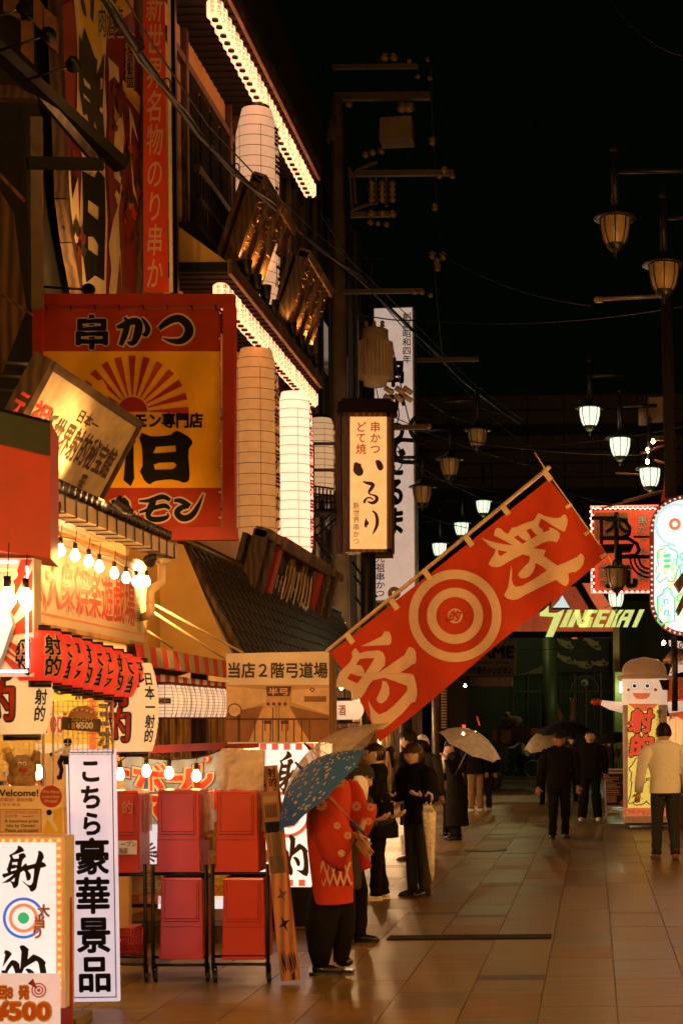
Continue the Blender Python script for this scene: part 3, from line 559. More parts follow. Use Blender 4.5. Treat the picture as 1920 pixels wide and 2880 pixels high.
def kushi(mt, g, d):
    text(m, '串', (206, 884, 312, 984), BN, mt, .085 if g else .045, d=d)
    for st in ([(590,235,16),(660,215,34),(760,170,38),(825,195,42),(815,300,44),(780,390,34),(740,415,26),(705,400,10)], [(675,135,16),(705,190,26),(690,260,34),(665,340,34),(630,425,24)], [(865,140,10),(900,190,20),(928,260,28),(900,320,24),(865,305,6)], [(1060,245,22),(1120,195,34),(1200,150,40),(1290,145,42),(1370,220,46),(1375,310,48),(1300,385,36),(1190,388,24),(1090,358,3)]):
        brush(m, st, BN, mt, d, T=C2, grow=g / .2551)
outl(kushi)
C3 = crop(340, 1140, .17857)
def mon(mt, g, d):
    for st in ([(300,1510,15),(450,1500,32),(650,1440,40),(765,1485,28)], [(305,1685,18),(480,1630,30),(680,1580,38),(765,1625,22)], [(520,1480,44),(480,1600,58),(430,1720,42),(480,1790,40),(620,1795,42),(735,1755,28),(742,1700,6)], [(850,1500,22),(950,1505,40),(1070,1580,42)], [(1050,1590,34),(940,1620,42),(885,1700,48),(980,1780,52),(1110,1740,48),(1210,1600,34),(1305,1390,4)], [(-120,1500,30),(-60,1640,46),(-20,1760,40),(60,1800,36),(170,1760,24),(240,1690,4)], [(40,1480,36),(90,1540,44),(110,1620,30)]):
        brush(m, st, BN, mt, d, T=C3, grow=g / .17857)
outl(mon)
NICHI = [[(330,430),(380,450),(460,485),(560,492),(700,480),(790,465),(840,420),(885,398),(980,440),(1060,490),(1120,550),(1130,600),(1100,640),(1072,690),(1065,800),(1075,950),(1085,1080),(1075,1180),(1040,1210),(990,1218),(900,1185),(800,1168),(680,1172),(560,1190),(510,1210),(470,1242),(430,1235),(370,1180),(330,1100),(302,1040),(345,960),(345,800),(335,650),(295,520)], [(555,655),(860,632),(875,730),(690,745),(510,755)], [(518,935),(600,905),(830,895),(880,935),(865,970),(815,1005),(540,1015)]]
poly(m, [[C3(*p) for p in l] for l in NICHI], BN, K['ink'], .014)
poly(m, [[C3(*p) for p in [(240,560),(205,620),(205,900),(215,1150),(160,1275),(45,1180),(80,800),(-20,600),(100,480)]]], BN, K['ink'], .014)
text(m, 'ルモン専門店', (338, 1160, 572, 1204), BN, K['ink'], .05, d=.016)
m.obj('lettering', None, rb)
m = M()
for i in range(8):
    x = 130 + i * 68; m.tube([F(x, 858, .01), F(x + 4, 872, .01)], .008, 5, K['black'])
for i in range(9):
    y = 880 + i * 72; m.ball(F(618, y, .02), .014, 6, K['cream'])
m.obj('lacing', None, rb)
# lights show through the slots round the cloth: thin lit tube behind the top edge
m = M(); m.tube([P(122, 864, 15.5), P(330, 863, 15.5)], .010, 6, E['kana']); m.tube([P(425, 862, 15.5), P(618, 860, 15.5)], .010, 6, E['neony']); m.obj('light_tube', None, rb)

# ================================================================== RESTAURANT BUILDING WITH LANTERN EAVES
rs = thing('restaurant_building', (-5.6, 23, 0), 'traditional two-storey restaurant with lattice windows and deep eaves lined by lanterns', 'building')
WX, EX = -5.3, -4.5; YA, YZ = 19.9, 26.5
m = M(); m.box((WX - .9, YA, 0), (WX, YZ, 11.2), K['plaster']); m.obj('wall', None, rs)
m = M()
for z, h in ((10.9, .14), (7.45, .12)):
    m.box((WX, YA, z), (EX, YZ, z + h), K['soot']); m.box((EX, YA - .02, z - .03), (EX + .05, YZ + .05, z + h + .03), K['wood'])
    for i in range(30):
        y = YA + .1 + i * .22; m.box((WX, y, z - .02), (EX - .01, y + .03, z), K['soot'])
m.box((WX - 1, YA, 11.04), (EX + .1, YZ, 11.9), K['soot'])
m.hexa([(WX, YA + .05, 7.57), (EX, YA + .05, 7.57), (EX, YZ, 7.57), (WX, YZ, 7.57), (WX, YA + .05, 8.12), (WX + .06, YA + .05, 8.12), (WX + .06, YZ, 8.12), (WX, YZ, 8.12)], K['plaster'])
m.obj('eave', None, rs)
def wins(y0, y1, z0, z1):
    fr = M(); fr.box((WX, y0, z0), (WX + .05, y1, z1), K['dwood']); f = fr.obj('window', None, rs)
    p = M(); p.quad((WX + .054, y0 + .06, z0 + .05), (WX + .054, y1 - .06, z0 + .05), (WX + .054, y1 - .06, z1 - .05), (WX + .054, y0 + .06, z1 - .05), K['tan']); p.obj('pane', None, f)
    l = M(); n = 7
    for i in range(n): y = y0 + .06 + (y1 - y0 - .12) * i / (n - 1); l.box((WX + .058, y - .014, z0 + .04), (WX + .085, y + .014, z1 - .04), K['soot'])
    for j in range(13): z = z0 + .05 + (z1 - z0 - .1) * j / 12; l.box((WX + .056, y0 + .05, z - .012), (WX + .080, y1 - .05, z + .012), K['soot'])
    l.obj('lattice', None, f)
for i in range(4): wins(20.95 + i * .58, 21.48 + i * .58, 8.15, 10.35)
m = M(); z = 10.42; m.box((WX, YA, z), (WX + .07, YZ, z + .10), K['dwood'])
for y in (20.82, 23.35, 23.75, 24.3, 25.3, 26.4): m.box((WX, y, 8.1), (WX + .08, y + .12, 10.9), K['dwood'])
for z in (3.8, 4.9, 6.2): m.box((WX, YA, z), (WX + .07, YZ, z + .12), K['dwood'])
m.obj('timber_frame', None, rs)
m = M()
y0, y1 = 20.3, 24.2; x1 = -4.95
m.box((WX, y0, 8.12), (x1, y1, 8.2), K['soot'])
for i in range(27): y = y0 + (y1 - y0) * i / 26; m.box((x1 - .03, y, 8.2), (x1, y + .035, 8.85), K['soot'])
m.box((x1 - .05, y0, 8.85), (x1 + .02, y1, 8.93), K['dwood']); m.box((x1 - .04, y0, 8.5), (x1 + .01, y1, 8.55), K['soot'])
m.obj('railing', None, rs)
# pent roof of tiles over the ground floor
rf = M(); ya, yz = 16.25, 26.2; xt, zt, xe, ze = -4.16, 3.62, -3.62, 2.48
rf.hexa([(xe, ya, ze - .06), (xt, ya, zt - .06), (xt, yz, zt - .06), (xe, yz, ze - .06), (xe, ya, ze), (xt, ya, zt), (xt, yz, zt), (xe, yz, ze)], K['dwood']); roof = rf.obj('roof', None, rs)
sl = Vector((xe - xt, 0, ze - zt)); sn = Vector((-sl.z, 0, sl.x)).normalized(); nr, ncol = 8, 36; cw = (yz - ya) / ncol
tm = M()
for j in range(2):
    vs = []
    for t, lift in ((0, .012), (1.06, .034)):
        for k in range(7):
            a = k / 6; h = .035 * math.sin(a * PI) if a < .62 else .018 * math.sin(a * PI) ; p = sl / nr * t + sn * (lift + h - (.016 if j == 0 else 0)); vs.append((p.x, a * cw * 1.04, p.z))
    tm.add(vs, [(k, k + 1, k + 8, k + 7) for k in range(6)], K['tile'], True)
    if j == 1: tm.add(vs[7:] + [(v[0] - sn.x * .03, v[1], v[2] - sn.z * .03) for v in vs[7:]], [(k, k + 1, k + 8, k + 7) for k in range(6)], K['tile'])
tproto = tm.obj('tile', None)
for r in range(nr):
    for c in range(ncol):
        o = bpy.data.objects.new('tile', tproto.data); COL.objects.link(o); o.parent = roof
        p = Vector((xt, ya + c * cw, zt)) + sl * (r / nr); o.location = (Vector(p) - rs.location) + Vector((0, 0, random.uniform(-.003, .003))); o.rotation_euler = (0, random.uniform(-.02, .02), random.uniform(-.01, .01))
bpy.data.objects.remove(tproto)
m = M(); m.tube([(xt, ya, zt + .05), (xt, yz, zt + .05)], .06, 8, K['tile']); m.tube([(xt, ya + .02, zt + .03), (xe + .02, ya + .02, ze + .03)], .045, 8, K['dwood']); m.obj('ridge', None, rs)
for i in range(26):
    y = ya + .15 + i * .38; m = M(); m.lathe([(0, .012), (.045, .012), (.055, 0)], (xe + .02, y, ze + .02), 10, K['tile'], axis=(1, 0, -.3)); m.obj('tile_end', None, rs)
# small black brackets (balcony boxes) between the big lanterns
def blk_balcony(px0, py0, px1, py1, X, label):
    Yc = -X * FPX / (VX - (px0 + px1) / 2); t = thing('balcony', P((px0 + px1) / 2, py1, Yc), label, 'balcony', 'black lattice balconies')
    m = M(); s = Yc / FPX; w = (px1 - px0) * s; h = (py1 - py0) * s * .62; c = P(px0, py1 - 60, Yc)
    for i in range(8): x = c.x + w * i / 7; m.box((x - .012, Yc - .3, c.z), (x + .012, Yc - .27, c.z + h - .1 * i / 7), K['soot'])
    for j in range(4): m.bar((c.x, Yc - .285, c.z + h * j / 3.0), (c.x + w, Yc - .285, c.z + h * j / 3.0 * .84), .03, .03, K['soot'])
    m.box((c.x - .05, Yc - .3, c.z - .05), (c.x + w, Yc + .3, c.z), K['soot']); m.bar((c.x + w, Yc - .28, c.z - .02), (c.x, Yc - .28, c.z - .42), .03, .03, K['soot']); m.bar((c.x + w, Yc + .25, c.z - .02), (c.x, Yc + .25, c.z - .42), .03, .03, K['soot'])
    m.obj('rail_box', None, t)
blk_balcony(655, 1185, 728, 1400, -4.95, 'black lattice balcony beside the framed red banner'); blk_balcony(782, 1290, 832, 1440, -4.95, 'black lattice balcony between the two tall lit lanterns'); blk_balcony(875, 1390, 948, 1500, -4.6, 'black balcony below the small square lantern')

# lanterns -------------------------------------------------------
def barrel(R, H, n=20, ribs=0, edge=.82):
    prof = []; k = max(ribs, 8)
    for i in range(k + 1):
        t = i / k; q = min(1, math.sin(min(t, 1 - t) * PI / .34) if min(t, 1 - t) < .17 else 1)
        r = R * (edge * .78 + (1 - edge * .78) * q) if q < 1 else R
        prof.append((r, -H / 2 + H * t))
        if ribs and i < k: prof.append((r * 1.018, -H / 2 + H * (t + .5 / k)))
    return prof
def wrap(m, s, R, H, a0, z0, z1, wid, mt, bold=.03, vert=True, out=1.015):   # lettering wrapped round a lantern facing angle a0
    def Fn(u, v, d=0.0): a = a0 + u / R; return Vector((math.cos(a) * (R * out + d), math.sin(a) * (R * out + d), v))
    text(m, s, (-wid / 2, z1, wid / 2, z0), Fn, mt, bold, vert=vert, d=.001)
def small_row(pA, pB, n, label, group, R=.105, H=.235):
    p = thing('paper_lantern', pA, label, 'lantern', group)
    m = M(); m.lathe(barrel(R, H, ribs=0), (0, 0, 0), 14, E['lant']); m.obj('shade', None, p, rel=False)
    m = M(); m.tube([(0, 0, -H / 2 - .018), (0, 0, -H / 2 + .010)], R * .42, 12, K['dwood']); m.tube([(0, 0, H / 2 - .01), (0, 0, H / 2 + .012)], R * .4, 12, K['dwood']); m.obj('cap', None, p, rel=False)
    m = M(); wrap(m, '串かつ', R, H, -PI / 2 + .75, -.10, .10, .07, K['brownink'], .02); wrap(m, '新世界', R, H, -PI / 2 - .1, -.08, .08, .055, K['orange'], .0); m.obj('lettering', None, p, rel=False)
    ks = kids(p); p['label'] = label % ORD[0]
    for i in range(1, n):
        o = copy_tree(p, label=label % ORD[i], loc=Vector(pA).lerp(Vector(pB), i / (n - 1)) + Vector((0, 0, random.uniform(-.008, .008))), kd=lambda s: ks if s is p else [], rz=random.uniform(-.25, .25))
small_row((-4.62, 19.85, 10.68), (-4.62, 26.45, 10.68), 31, 'small glowing paper lantern, %s from the near end of the upper eave row', 'lanterns under the upper eave')
small_row((-4.62, 20.05, 7.22), (-4.62, 26.45, 7.22), 30, 'small glowing paper lantern, %s from the near end of the lower eave row', 'lanterns under the lower eave')
def big_lantern(px, pyt, pyb, X, R, mt, label, txt, tm_, inner=0, ribs=19):
    Y = -X * FPX / (VX - px); top, bot = P(px, pyt, Y), P(px, pyb, Y); H = top.z - bot.z; c = (top + bot) / 2
    t = thing('paper_lantern', c, label, 'lantern', 'very tall paper lanterns')
    m = M(); m.lathe(barrel(R, H, ribs=0, edge=.9), (0, 0, 0), 28, mt); m.obj('shade', None, t, rel=False)
    m = M(); pr_ = barrel(R, H)
    for i in range(1, ribs):
        z = -H / 2 + H * i / ribs; q = min(i, ribs - i) / ribs; r = R * (1 if q >= .17 else (.702 + .298 * math.sin(q * PI / .34)))
        m.lathe([(r * 1.0, z - .0045), (r * 1.010, z), (r * 1.0, z + .0045)], (0, 0, 0), 28, K['tan'])
    for a in (-2.3, -1.2, -.4): m.tube([(math.cos(a) * R * 1.008, math.sin(a) * R * 1.008, z) for z in (-H * .40, 0, H * .40)], .0035, 4, K['tan'])
    m.obj('rib', None, t, rel=False)
    m = M(); m.lathe([(R * .55, H / 2 - .02), (R * .6, H / 2), (R * .6, H / 2 + .06), (0, H / 2 + .06)], (0, 0, 0), 20, K['black']); m.lathe([(R * .55, -H / 2 + .01), (R * .58, -H / 2 - .04), (R * .3, -H / 2 - .04)], (0, 0, 0), 20, K['black']); m.tube([(0, 0, H / 2 + .05), (0, 0, H / 2 + .4)], .012, 5, K['black']); m.obj('cap', None, t, rel=False)
    m = M(); wrap(m, txt, R, H, -.18, -H * .42, H * .42, R * .62, tm_, .03); wrap(m, '新世界', R, H, PI + .1, -H * .4, H * .3, R * .7, tm_, .04); m.obj('lettering', None, t, rel=False)
    return t
dimp = emis('tan_paper_spill_glow', (0.46, 0.20, 0.055), .8, .1)  # lantern is unlit; emission stands in for light from its neighbours
big_lantern(725, 312, 862, -4.75, .30, E['pale'], 'tall pale lantern hanging under the upper eave beside the lattice windows', '朝串かつ本店', K['ink'])
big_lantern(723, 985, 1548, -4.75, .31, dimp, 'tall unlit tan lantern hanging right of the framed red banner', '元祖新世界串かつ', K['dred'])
big_lantern(829, 1106, 1592, -4.75, .285, E['lant2'], 'tallest bright white lantern with red lettering, hanging under the lower eave', '元祖新世界串焼串', K['red'])
big_lantern(905, 1178, 1398, -5.0, .25, emis('faint_lantern_paper', (0.60, 0.36, 0.17), 0.8), 'shorter faintly lit lantern beyond the tall white one', '酒処', K['tan'], ribs=13)
# relief-column sign panels leaning over the eaves --------------
def relief(name, ya, yb, xt, zt, xb, zb, n, label, window=None):
    t = thing(name, ((xt + xb) / 2, (ya + yb) / 2, zb), label, 'sign')
    T0 = lambda y, v, d=0.0: Vector((xb + (xt - xb) * v, y, zb + (zt - zb) * v)) + Vector((zt - zb, 0, xb - xt)).normalized() * d
    m = M(); m.slab(T0(ya, 0, -.06), T0(yb, 0, -.06), T0(yb, 1, -.06), T0(ya, 1, -.06), T0(0, 0, -.06) - T0(0, 0, 0), K['dwood']); m.slab(T0(ya, 1), T0(yb, 1), T0(yb, 1.07), T0(ya, 1.07), T0(0, 0, .16) - T0(0, 0, 0), K['dwood']); m.obj('back_board', None, t)
    cols = window if window else [(ya + (yb - ya) * i / n, (yb - ya) / n) for i in range(n)]
    for i, (y, w) in enumerate(cols):
        m = M(); m.slab(T0(y, 1.0, .02), T0(y + w * .93, 1.0, .02), T0(y + w * .93, 1.10, .02), T0(y, 1.10, .02), T0(0, 0, .17) - T0(0, 0, 0), K['wood']); m.slab(T0(y, 0, .0), T0(y + .09, 0, .0), T0(y + .09, 1, .0), T0(y, 1, .0), T0(0, 0, .17) - T0(0, 0, 0), K['dwood']); m.obj('frame', None, t)
        R = w * .27; yc = y + w * .52; m = M(); m.tube([T0(yc, .02, .02), T0(yc, .98, .02)], R, 14, K['bronze']); m.tube([T0(yc, -.02, .02), T0(yc, .06, .02)], R * 1.12, 14, K['bronze']); c = m.obj('column', None, t)
        m = M(); random.seed(i * 7 + int(ya * 10))
        for j in range(16):
            v = .10 + .84 * j / 16 + random.uniform(-.015, .015); a = random.uniform(-.95, .75); q = []
            for s_ in range(5): aa = a + s_ * .28 * random.choice((1, -1)); q.append(T0(yc + math.sin(aa) * R * 1.03, v + .012 * s_, .02 + math.cos(aa) * R * 1.03))
            m.tube(q, [.005, .009, .007, .005, .002], 5, K['gold'])
        m.obj('dragon_relief', None, c)
    return t, T0
for nm, lb, ya, yb in (('relief_sign', 'upper wooden panel of four bronze dragon columns, left group above the lower eave', 20.85, 23.1), ('relief_sign', 'upper wooden panel of four bronze dragon columns, right group above the lower eave', 24.15, 26.35)):
    relief(nm, ya, yb, -4.42, 8.92, -4.82, 7.72, 4, lb)
t, T0 = relief('display_sign', 18.85, 24.6, -4.0, 4.05, -4.28, 2.98, 0, 'leaning display sign with golden lettering between bronze columns above the tiled roof', window=[(18.85, .42), (19.35, .42), (23.35, .5), (23.95, .5)])
m = M(); m.slab(T0(19.82, -.02), T0(23.3, -.02), T0(23.3, .10), T0(19.82, .10), T0(0, 0, .18) - T0(0, 0, 0), K['bronze']); m.slab(T0(19.82, .98), T0(23.3, .98), T0(23.3, 1.12), T0(19.82, 1.12), T0(0, 0, .18) - T0(0, 0, 0), K['wood']); m.obj('window_frame', None, t)
m = M(); m.slab(T0(19.9, .10, .0), T0(20.12, .10, .0), T0(20.12, .98, .0), T0(19.9, .98, .0), T0(0, 0, .12) - T0(0, 0, 0), K['red']); m.slab(T0(23.05, .10, .0), T0(23.2, .10, .0), T0(23.2, .98, .0), T0(23.05, .98, .0), T0(0, 0, .12) - T0(0, 0, 0), K['red']); m.obj('red_border', None, t)
for y in (20.28, 21.2, 22.15, 22.85): m = M(); m.slab(T0(y, .08, .0), T0(y + .09, .08, .0), T0(y + .09, .99, .0), T0(y, .99, .0), T0(0, 0, .07) - T0(0, 0, 0), K['wood']); m.obj('slat', None, t)
m = M(); GY = mat('golden_letter', (0.80, 0.55, 0.07), 0.35, 0.0)
Tm = lambda u, v, d=0.0: T0(u, v, .05 + d)
for st in ([(20.55, .70, .06), (20.6, .40, .07), (20.75, .18, .06), (20.95, .35, .04)], [(20.95, .86, .05), (21.0, .62, .05), (20.92, .40, .07), (20.8, .15, .05)], [(21.35, .82, .07), (21.38, .6, .08), (21.42, .4, .06)], [(21.75, .85, .05), (21.9, .62, .07), (21.85, .4, .07), (21.7, .14, .05)], [(22.2, .84, .07), (22.4, .60, .08), (22.35, .36, .08), (22.1, .12, .04)], [(22.0, .5, .04), (22.25, .45, .05), (22.5, .5, .04)]):
    for d_ in (.0, .05, .10): brush(m, [(a_, b_, w_) for a_, b_, w_ in st], Tm, GY, d_, k=.55)
m.obj('golden_letter', None, t)
for i, (px, py) in enumerate(((574 + 115, 737), (717, 778), (744, 808), (765, 850), (820, 912), (844, 947), (866, 975), (886, 1000))):
    spotlamp(P(px, py, 4.55 * FPX / (VX - px)), (-.12, .03, 1), .10 if i < 4 else .085, 'small black uplight with a bright rim, %s along the foot of the dragon columns' % ORD[i], 'uplights under the dragon columns', 'pale', watt=20)
for i, (px, py) in enumerate(((710, 1790), (740, 1802), (767, 1810), (790, 1820))):
    spotlamp(P(px, py, 3.85 * FPX / (VX - px)), (-.30, .05, 1), .075, 'small round lamp, %s of four on the tiled roof below the display sign' % ORD[i], 'lamps on the tiled roof', 'spot' if i == 2 else 'pale')
# ================================================================== LANTERNS OF THE STALLS
RC = mat('red_lantern_paper', (0.50, 0.025, 0.012), 0.45, emit=(0.30, 0.014, 0.006), es=1.0, var=0.08)
def stall_lantern(loc, R, H, mt, txt, tcol, label, group, out=None, a0=-PI / 2 + .55, ribs=16, capr=.42):
    t = thing('paper_lantern', loc, label, 'lantern', group)
    prof = [(R * (.55 + .45 * math.sin(PI * (.08 + .84 * i / ribs)) ** .7), -H / 2 + H * i / ribs) for i in range(ribs + 1)]
    pf = []
    for i, (r, z) in enumerate(prof):
        pf.append((r, z))
        if i < ribs: pf.append(((r + prof[i + 1][0]) / 2 * 1.022, z + H / ribs / 2))
    m = M(); m.lathe(pf, (0, 0, 0), 24, mt); m.obj('shade', None, t, rel=False)
    m = M(); m.lathe([(0, H / 2 + .035), (R * capr, H / 2 + .035), (R * capr, H / 2 - .005), (R * .3, H / 2 - .005)], (0, 0, 0), 18, K['black']); m.lathe([(R * .3, -H / 2 + .005), (R * capr, -H / 2 + .005), (R * capr, -H / 2 - .035), (0, -H / 2 - .035)], (0, 0, 0), 18, K['black']); m.obj('cap', None, t, rel=False)
    m = M()
    for k, (s, aa, zz0, zz1, w, cl, ol) in enumerate(txt):
        def Fn(u, v, d=0.0):
            a = aa + u / R; q = max(0, min(1, (v + H / 2) / H)); r = R * (.55 + .45 * math.sin(PI * (.08 + .84 * q)) ** .7) * 1.03 + d
            return Vector((math.cos(a) * r, math.sin(a) * r, v))
        if ol: text(m, s, (-w / 2, zz1, w / 2, zz0), Fn, ol, .09, vert=True, d=.001)
        text(m, s, (-w / 2, zz1, w / 2, zz0), Fn, cl, .03, vert=True, d=.004)
    m.obj('lettering', None, t, rel=False)
    return t
for i in range(9):
    f = i / 8; px = 112 + 240 * f; py = 1846 + 62 * f; Y = 3.18 * FPX / (VX - px)
    s_ = ('射的', '大当', 'コルク')[i % 3]
    stall_lantern(P(px, py, Y) + Vector((0, 0, 0)), .155, .285, RC, [(s_, -PI / 2 + .85, -.12, .12, .11, K['ink'], K['cream']), (s_, -PI / 2 - .35, -.12, .12, .11, K['ink'], K['cream'])], None, 'glossy red paper lantern, %s from the near end of the shooting gallery row' % ORD[i], 'red lanterns of the shooting gallery')
wt = [('射的', -PI / 2 - .42, -.24, .24, .21, K['red'], K['brownink']), ('日本一射的', -PI / 2 + .98, -.24, .24, .085, K['ink'], None)]
pl = mat('cream_lantern_paper', (0.66, 0.55, 0.36), 0.6, emit=(0.55, 0.34, 0.15), es=0.62, var=0.05)
stall_lantern(P(376, 1990, 10.9), .165, .60, pl, wt, None, 'large cream lantern with red and black lettering right of the red lantern row', None, capr=.60)
stall_lantern(P(62, 1915, 9.3), .175, .62, pl, wt, None, 'large cream lantern with red lettering partly behind the striped neon sign', None, capr=.60)
def white_small(i, n, px0, px1, py0, py1, X, label, group):
    f = i / (n - 1); px = px0 + (px1 - px0) * f; Y = -X * FPX / (VX - px)
    return P(px, py0 + (py1 - py0) * f, Y)
a, b = white_small(0, 2, 462, 0, 1972, 0, -3.62, 0, 0), PX(622, 1978, -3.62)
p = thing('paper_lantern', a, 'squat lit white lantern with brown mark, first in the row below the striped awning', 'lantern', 'white lanterns below the striped awning')
m = M(); pf = [(.118 * (.60 + .40 * math.sin(PI * (.06 + .88 * i / 10)) ** .6), -.135 + .27 * i / 10) for i in range(11)]; m.lathe(pf, (0, 0, 0), 20, E['wl']); m.obj('shade', None, p, rel=False)
m = M()
for j in range(1, 10): z = -.135 + .27 * j / 10; r = pf[j][0]; m.lathe([(r, z - .003), (r * 1.015, z), (r, z + .003)], (0, 0, 0), 20, K['cream'])
for a_ in range(10): m.tube([(math.cos(a_ * PI / 5) * pf[j][0] * 1.01, math.sin(a_ * PI / 5) * pf[j][0] * 1.01, pf[j][1]) for j in range(11)], .0028, 4, K['tan'])  # upright tan lines added in place of shading at overlapping lantern edges
m.obj('rib', None, p, rel=False)
m = M(); m.lathe([(.06, .13), (.075, .135), (.075, .16), (0, .16)], (0, 0, 0), 14, K['dred']); m.lathe([(.075, -.135), (.075, -.15), (0, -.15)], (0, 0, 0), 14, K['dred']); m.obj('cap', None, p, rel=False)
def Fn(u, v, d=0.0): a_ = -PI / 2 + .3 + u / .118; return Vector((math.cos(a_) * (.122 + d), math.sin(a_) * (.122 + d), v))
m = M(); m.add([Fn(-.05, .022), Fn(0, .022), Fn(.05, .022), Fn(.05, -.022), Fn(0, -.022), Fn(-.05, -.022)], [(0, 1, 4, 5), (1, 2, 3, 4)], K['dwood']); text(m, '日本一', (-.045, .02, .045, -.02), Fn, K['cream'], .03, d=.003); m.obj('lettering', None, p, rel=False)
ks = kids(p)
for i in range(1, 11): copy_tree(p, a.lerp(b, i / 10), label='squat lit white lantern with brown mark, %s in the row below the striped awning' % ORD[i], kd=lambda s: ks if s is p else [], rz=random.uniform(-.2, .2))

# ================================================================== NEAR LEFT SIGNS
# neon target sign cut by the left edge
Y = 9.05; F = FR(Y); ns = thing('neon_sign', P(20, 1735, Y), 'red and white striped neon sign with a white outlined shape', 'sign')
m = M(); m.slab(F(-120, 1570), F(96, 1570), F(96, 1903), F(-120, 1903), (0, .12, 0), K['white']); m.obj('case', None, ns)
m = M(); c0 = (-10, 1790)
for i in range(7):
    t0 = -1.15 + i * .44; f0, f1 = t0, t0 + .23
    q = []
    for (a_, r_) in ((f0, 30), (f0, 170), (f1, 170), (f1, 30)):
        q.append((c0[0] + r_ * math.cos(a_) if 0 else min(92, c0[0] + r_ * math.cos(a_)), max(1574, min(1885, c0[1] + r_ * 1.7 * math.sin(a_)))))
    poly(m, [q], F, K['red'], .003)
m.obj('sun_ray', None, ns)
m = M(); G1 = [(-40, 1700), (8, 1702), (28, 1722), (36, 1755), (24, 1790), (8, 1840), (-12, 1880), (-60, 1880)]
poly(m, [[(x + 9, y + 5) for x, y in G1]], F, K['steel'], .02); poly(m, [G1], F, E['sign'], .035); m.obj('outlined_shape', None, ns)
m = M()
for q in ([(-40, 1581), (50, 1581)], [(76, 1592), (76, 1640)], [(76, 1690), (77, 1878)], [(-40, 1888), (78, 1888)]): m.tube([F(x, y, .05) for x, y in q], .007, 6, E['neonw'])
brush(m, [(-30, 1605, 4), (40, 1605, 4), (42, 1625, 4), (10, 1632, 4), (8, 1650, 4)], F, E['neony'], .06, k=.9); brush(m, [(-20, 1632, 4), (-5, 1660, 4)], F, E['neony'], .06); brush(m, [(22, 1640, 4), (36, 1642, 4), (36, 1662, 4), (20, 1666, 4)], F, E['neony'], .06)
m.obj('neon_tube', None, ns)
bulb(P(22, 1652, 8.9), 'large lit bulb hanging in front of the neon sign at the left edge', None, drop=.25, s=1.15, e='smallbulb'); bulb(P(73, 1654, 8.95), 'lit bulb hanging at the right border of the neon sign', None, drop=.2, e='smallbulb')
# net racks with keyrings and prizes
nr_ = thing('net_rack', P(200, 2120, 9.6), 'white wire net hung with prize cards behind the white vertical signboard', 'rack'); F = FR(9.75)
m = M()
for x in range(-30, 125, 14): m.tube([F(x, 1985), F(x, 2230)], .0022, 4, K['net'])
for y in range(1985, 2240, 15): m.tube([F(-30, y), F(122, y)], .0022, 4, K['net'])
for x in range(150, 322, 14): m.tube([F(x, 1972), F(x, 2120)], .0022, 4, K['net'])
for y in range(1972, 2125, 15): m.tube([F(150, y), F(320, y)], .0022, 4, K['net'])
m.tube([F(122, 1980), F(124, 2240)], .008, 6, K['net']); m.tube([F(150, 1972), F(150, 2240)], .006, 6, K['net']); m.tube([F(318, 1972), F(318, 2120)], .006, 6, K['net']); m.obj('net', None, nr_)
random.seed(11)
for j, y in enumerate((1998, 2048)):
    for i in range(7):
        x = -8 + i * 18; w, h = random.randint(8, 12), random.randint(26, 38); k_ = random.choice((K['bprint'], K['orange'], K['yellow'], K['white'], K['blue'], K['tan']))
        t = thing('prize_card', F(x, y, .02), 'small keyring card, %s in the %s row on the wire net' % (ORD[i], ('upper', 'lower')[j]), 'card', 'prize cards on the wire net')
        m = M(); m.slab(F(x, y, .012), F(x + w, y, .012), F(x + w, y + h, .012), F(x, y + h, .012), (0, .006, 0), K['cream']); m.ball(F(x + w / 2, y + 8, .022), .009, 8, k_); m.box(F(x + 2, y + 12, .026), F(x + w - 2, y + h - 4, .018), k_); m.tube([F(x + w / 2, y, .012), F(x + w / 2, y - 6, .012)], .002, 4, K['net']); m.obj('card', None, t)
        m = M(); m.tube([F(x + 1, y + 14, .022), F(x - 2, y + 22, .022)], .004, 5, k_); m.tube([F(x + w - 1, y + 14, .022), F(x + w + 2, y + 22, .022)], .004, 5, k_); m.obj('charm', None, t)
# price card with arch top
pc = thing('price_card', P(230, 2035, 9.6), 'dark prize card with a ¥500 price clipped on the wire net above the white signboard', 'card'); F = FR(9.65)
m = M(); m.slab(F(176, 2015), F(284, 2022), F(282, 2060), F(172, 2052), (0, .006, 0), K['dwood']); poly(m, [[(190, 2018), (200, 1998), (220, 1986), (245, 1984), (264, 1992), (276, 2020)]], F, K['tan'], .002); m.obj('board', None, pc)
m = M(); text(m, 'プレミアムガチャ', (200, 2016, 262, 2030), F, K['yellow'], .03, d=.006); text(m, '1回', (192, 2032, 212, 2050), F, K['yellow'], .03, d=.006); text(m, '¥500', (215, 2031, 262, 2049), F, K['white'], .05, d=.006, latin=True)
for i, x in enumerate((184, 205, 218, 232, 246, 258, 272)): m.ball(F(x, 2010 - 14 * math.sin((x - 180) / 96 * PI), .006), .012, 8, K['skin'])
m.obj('print', None, pc)
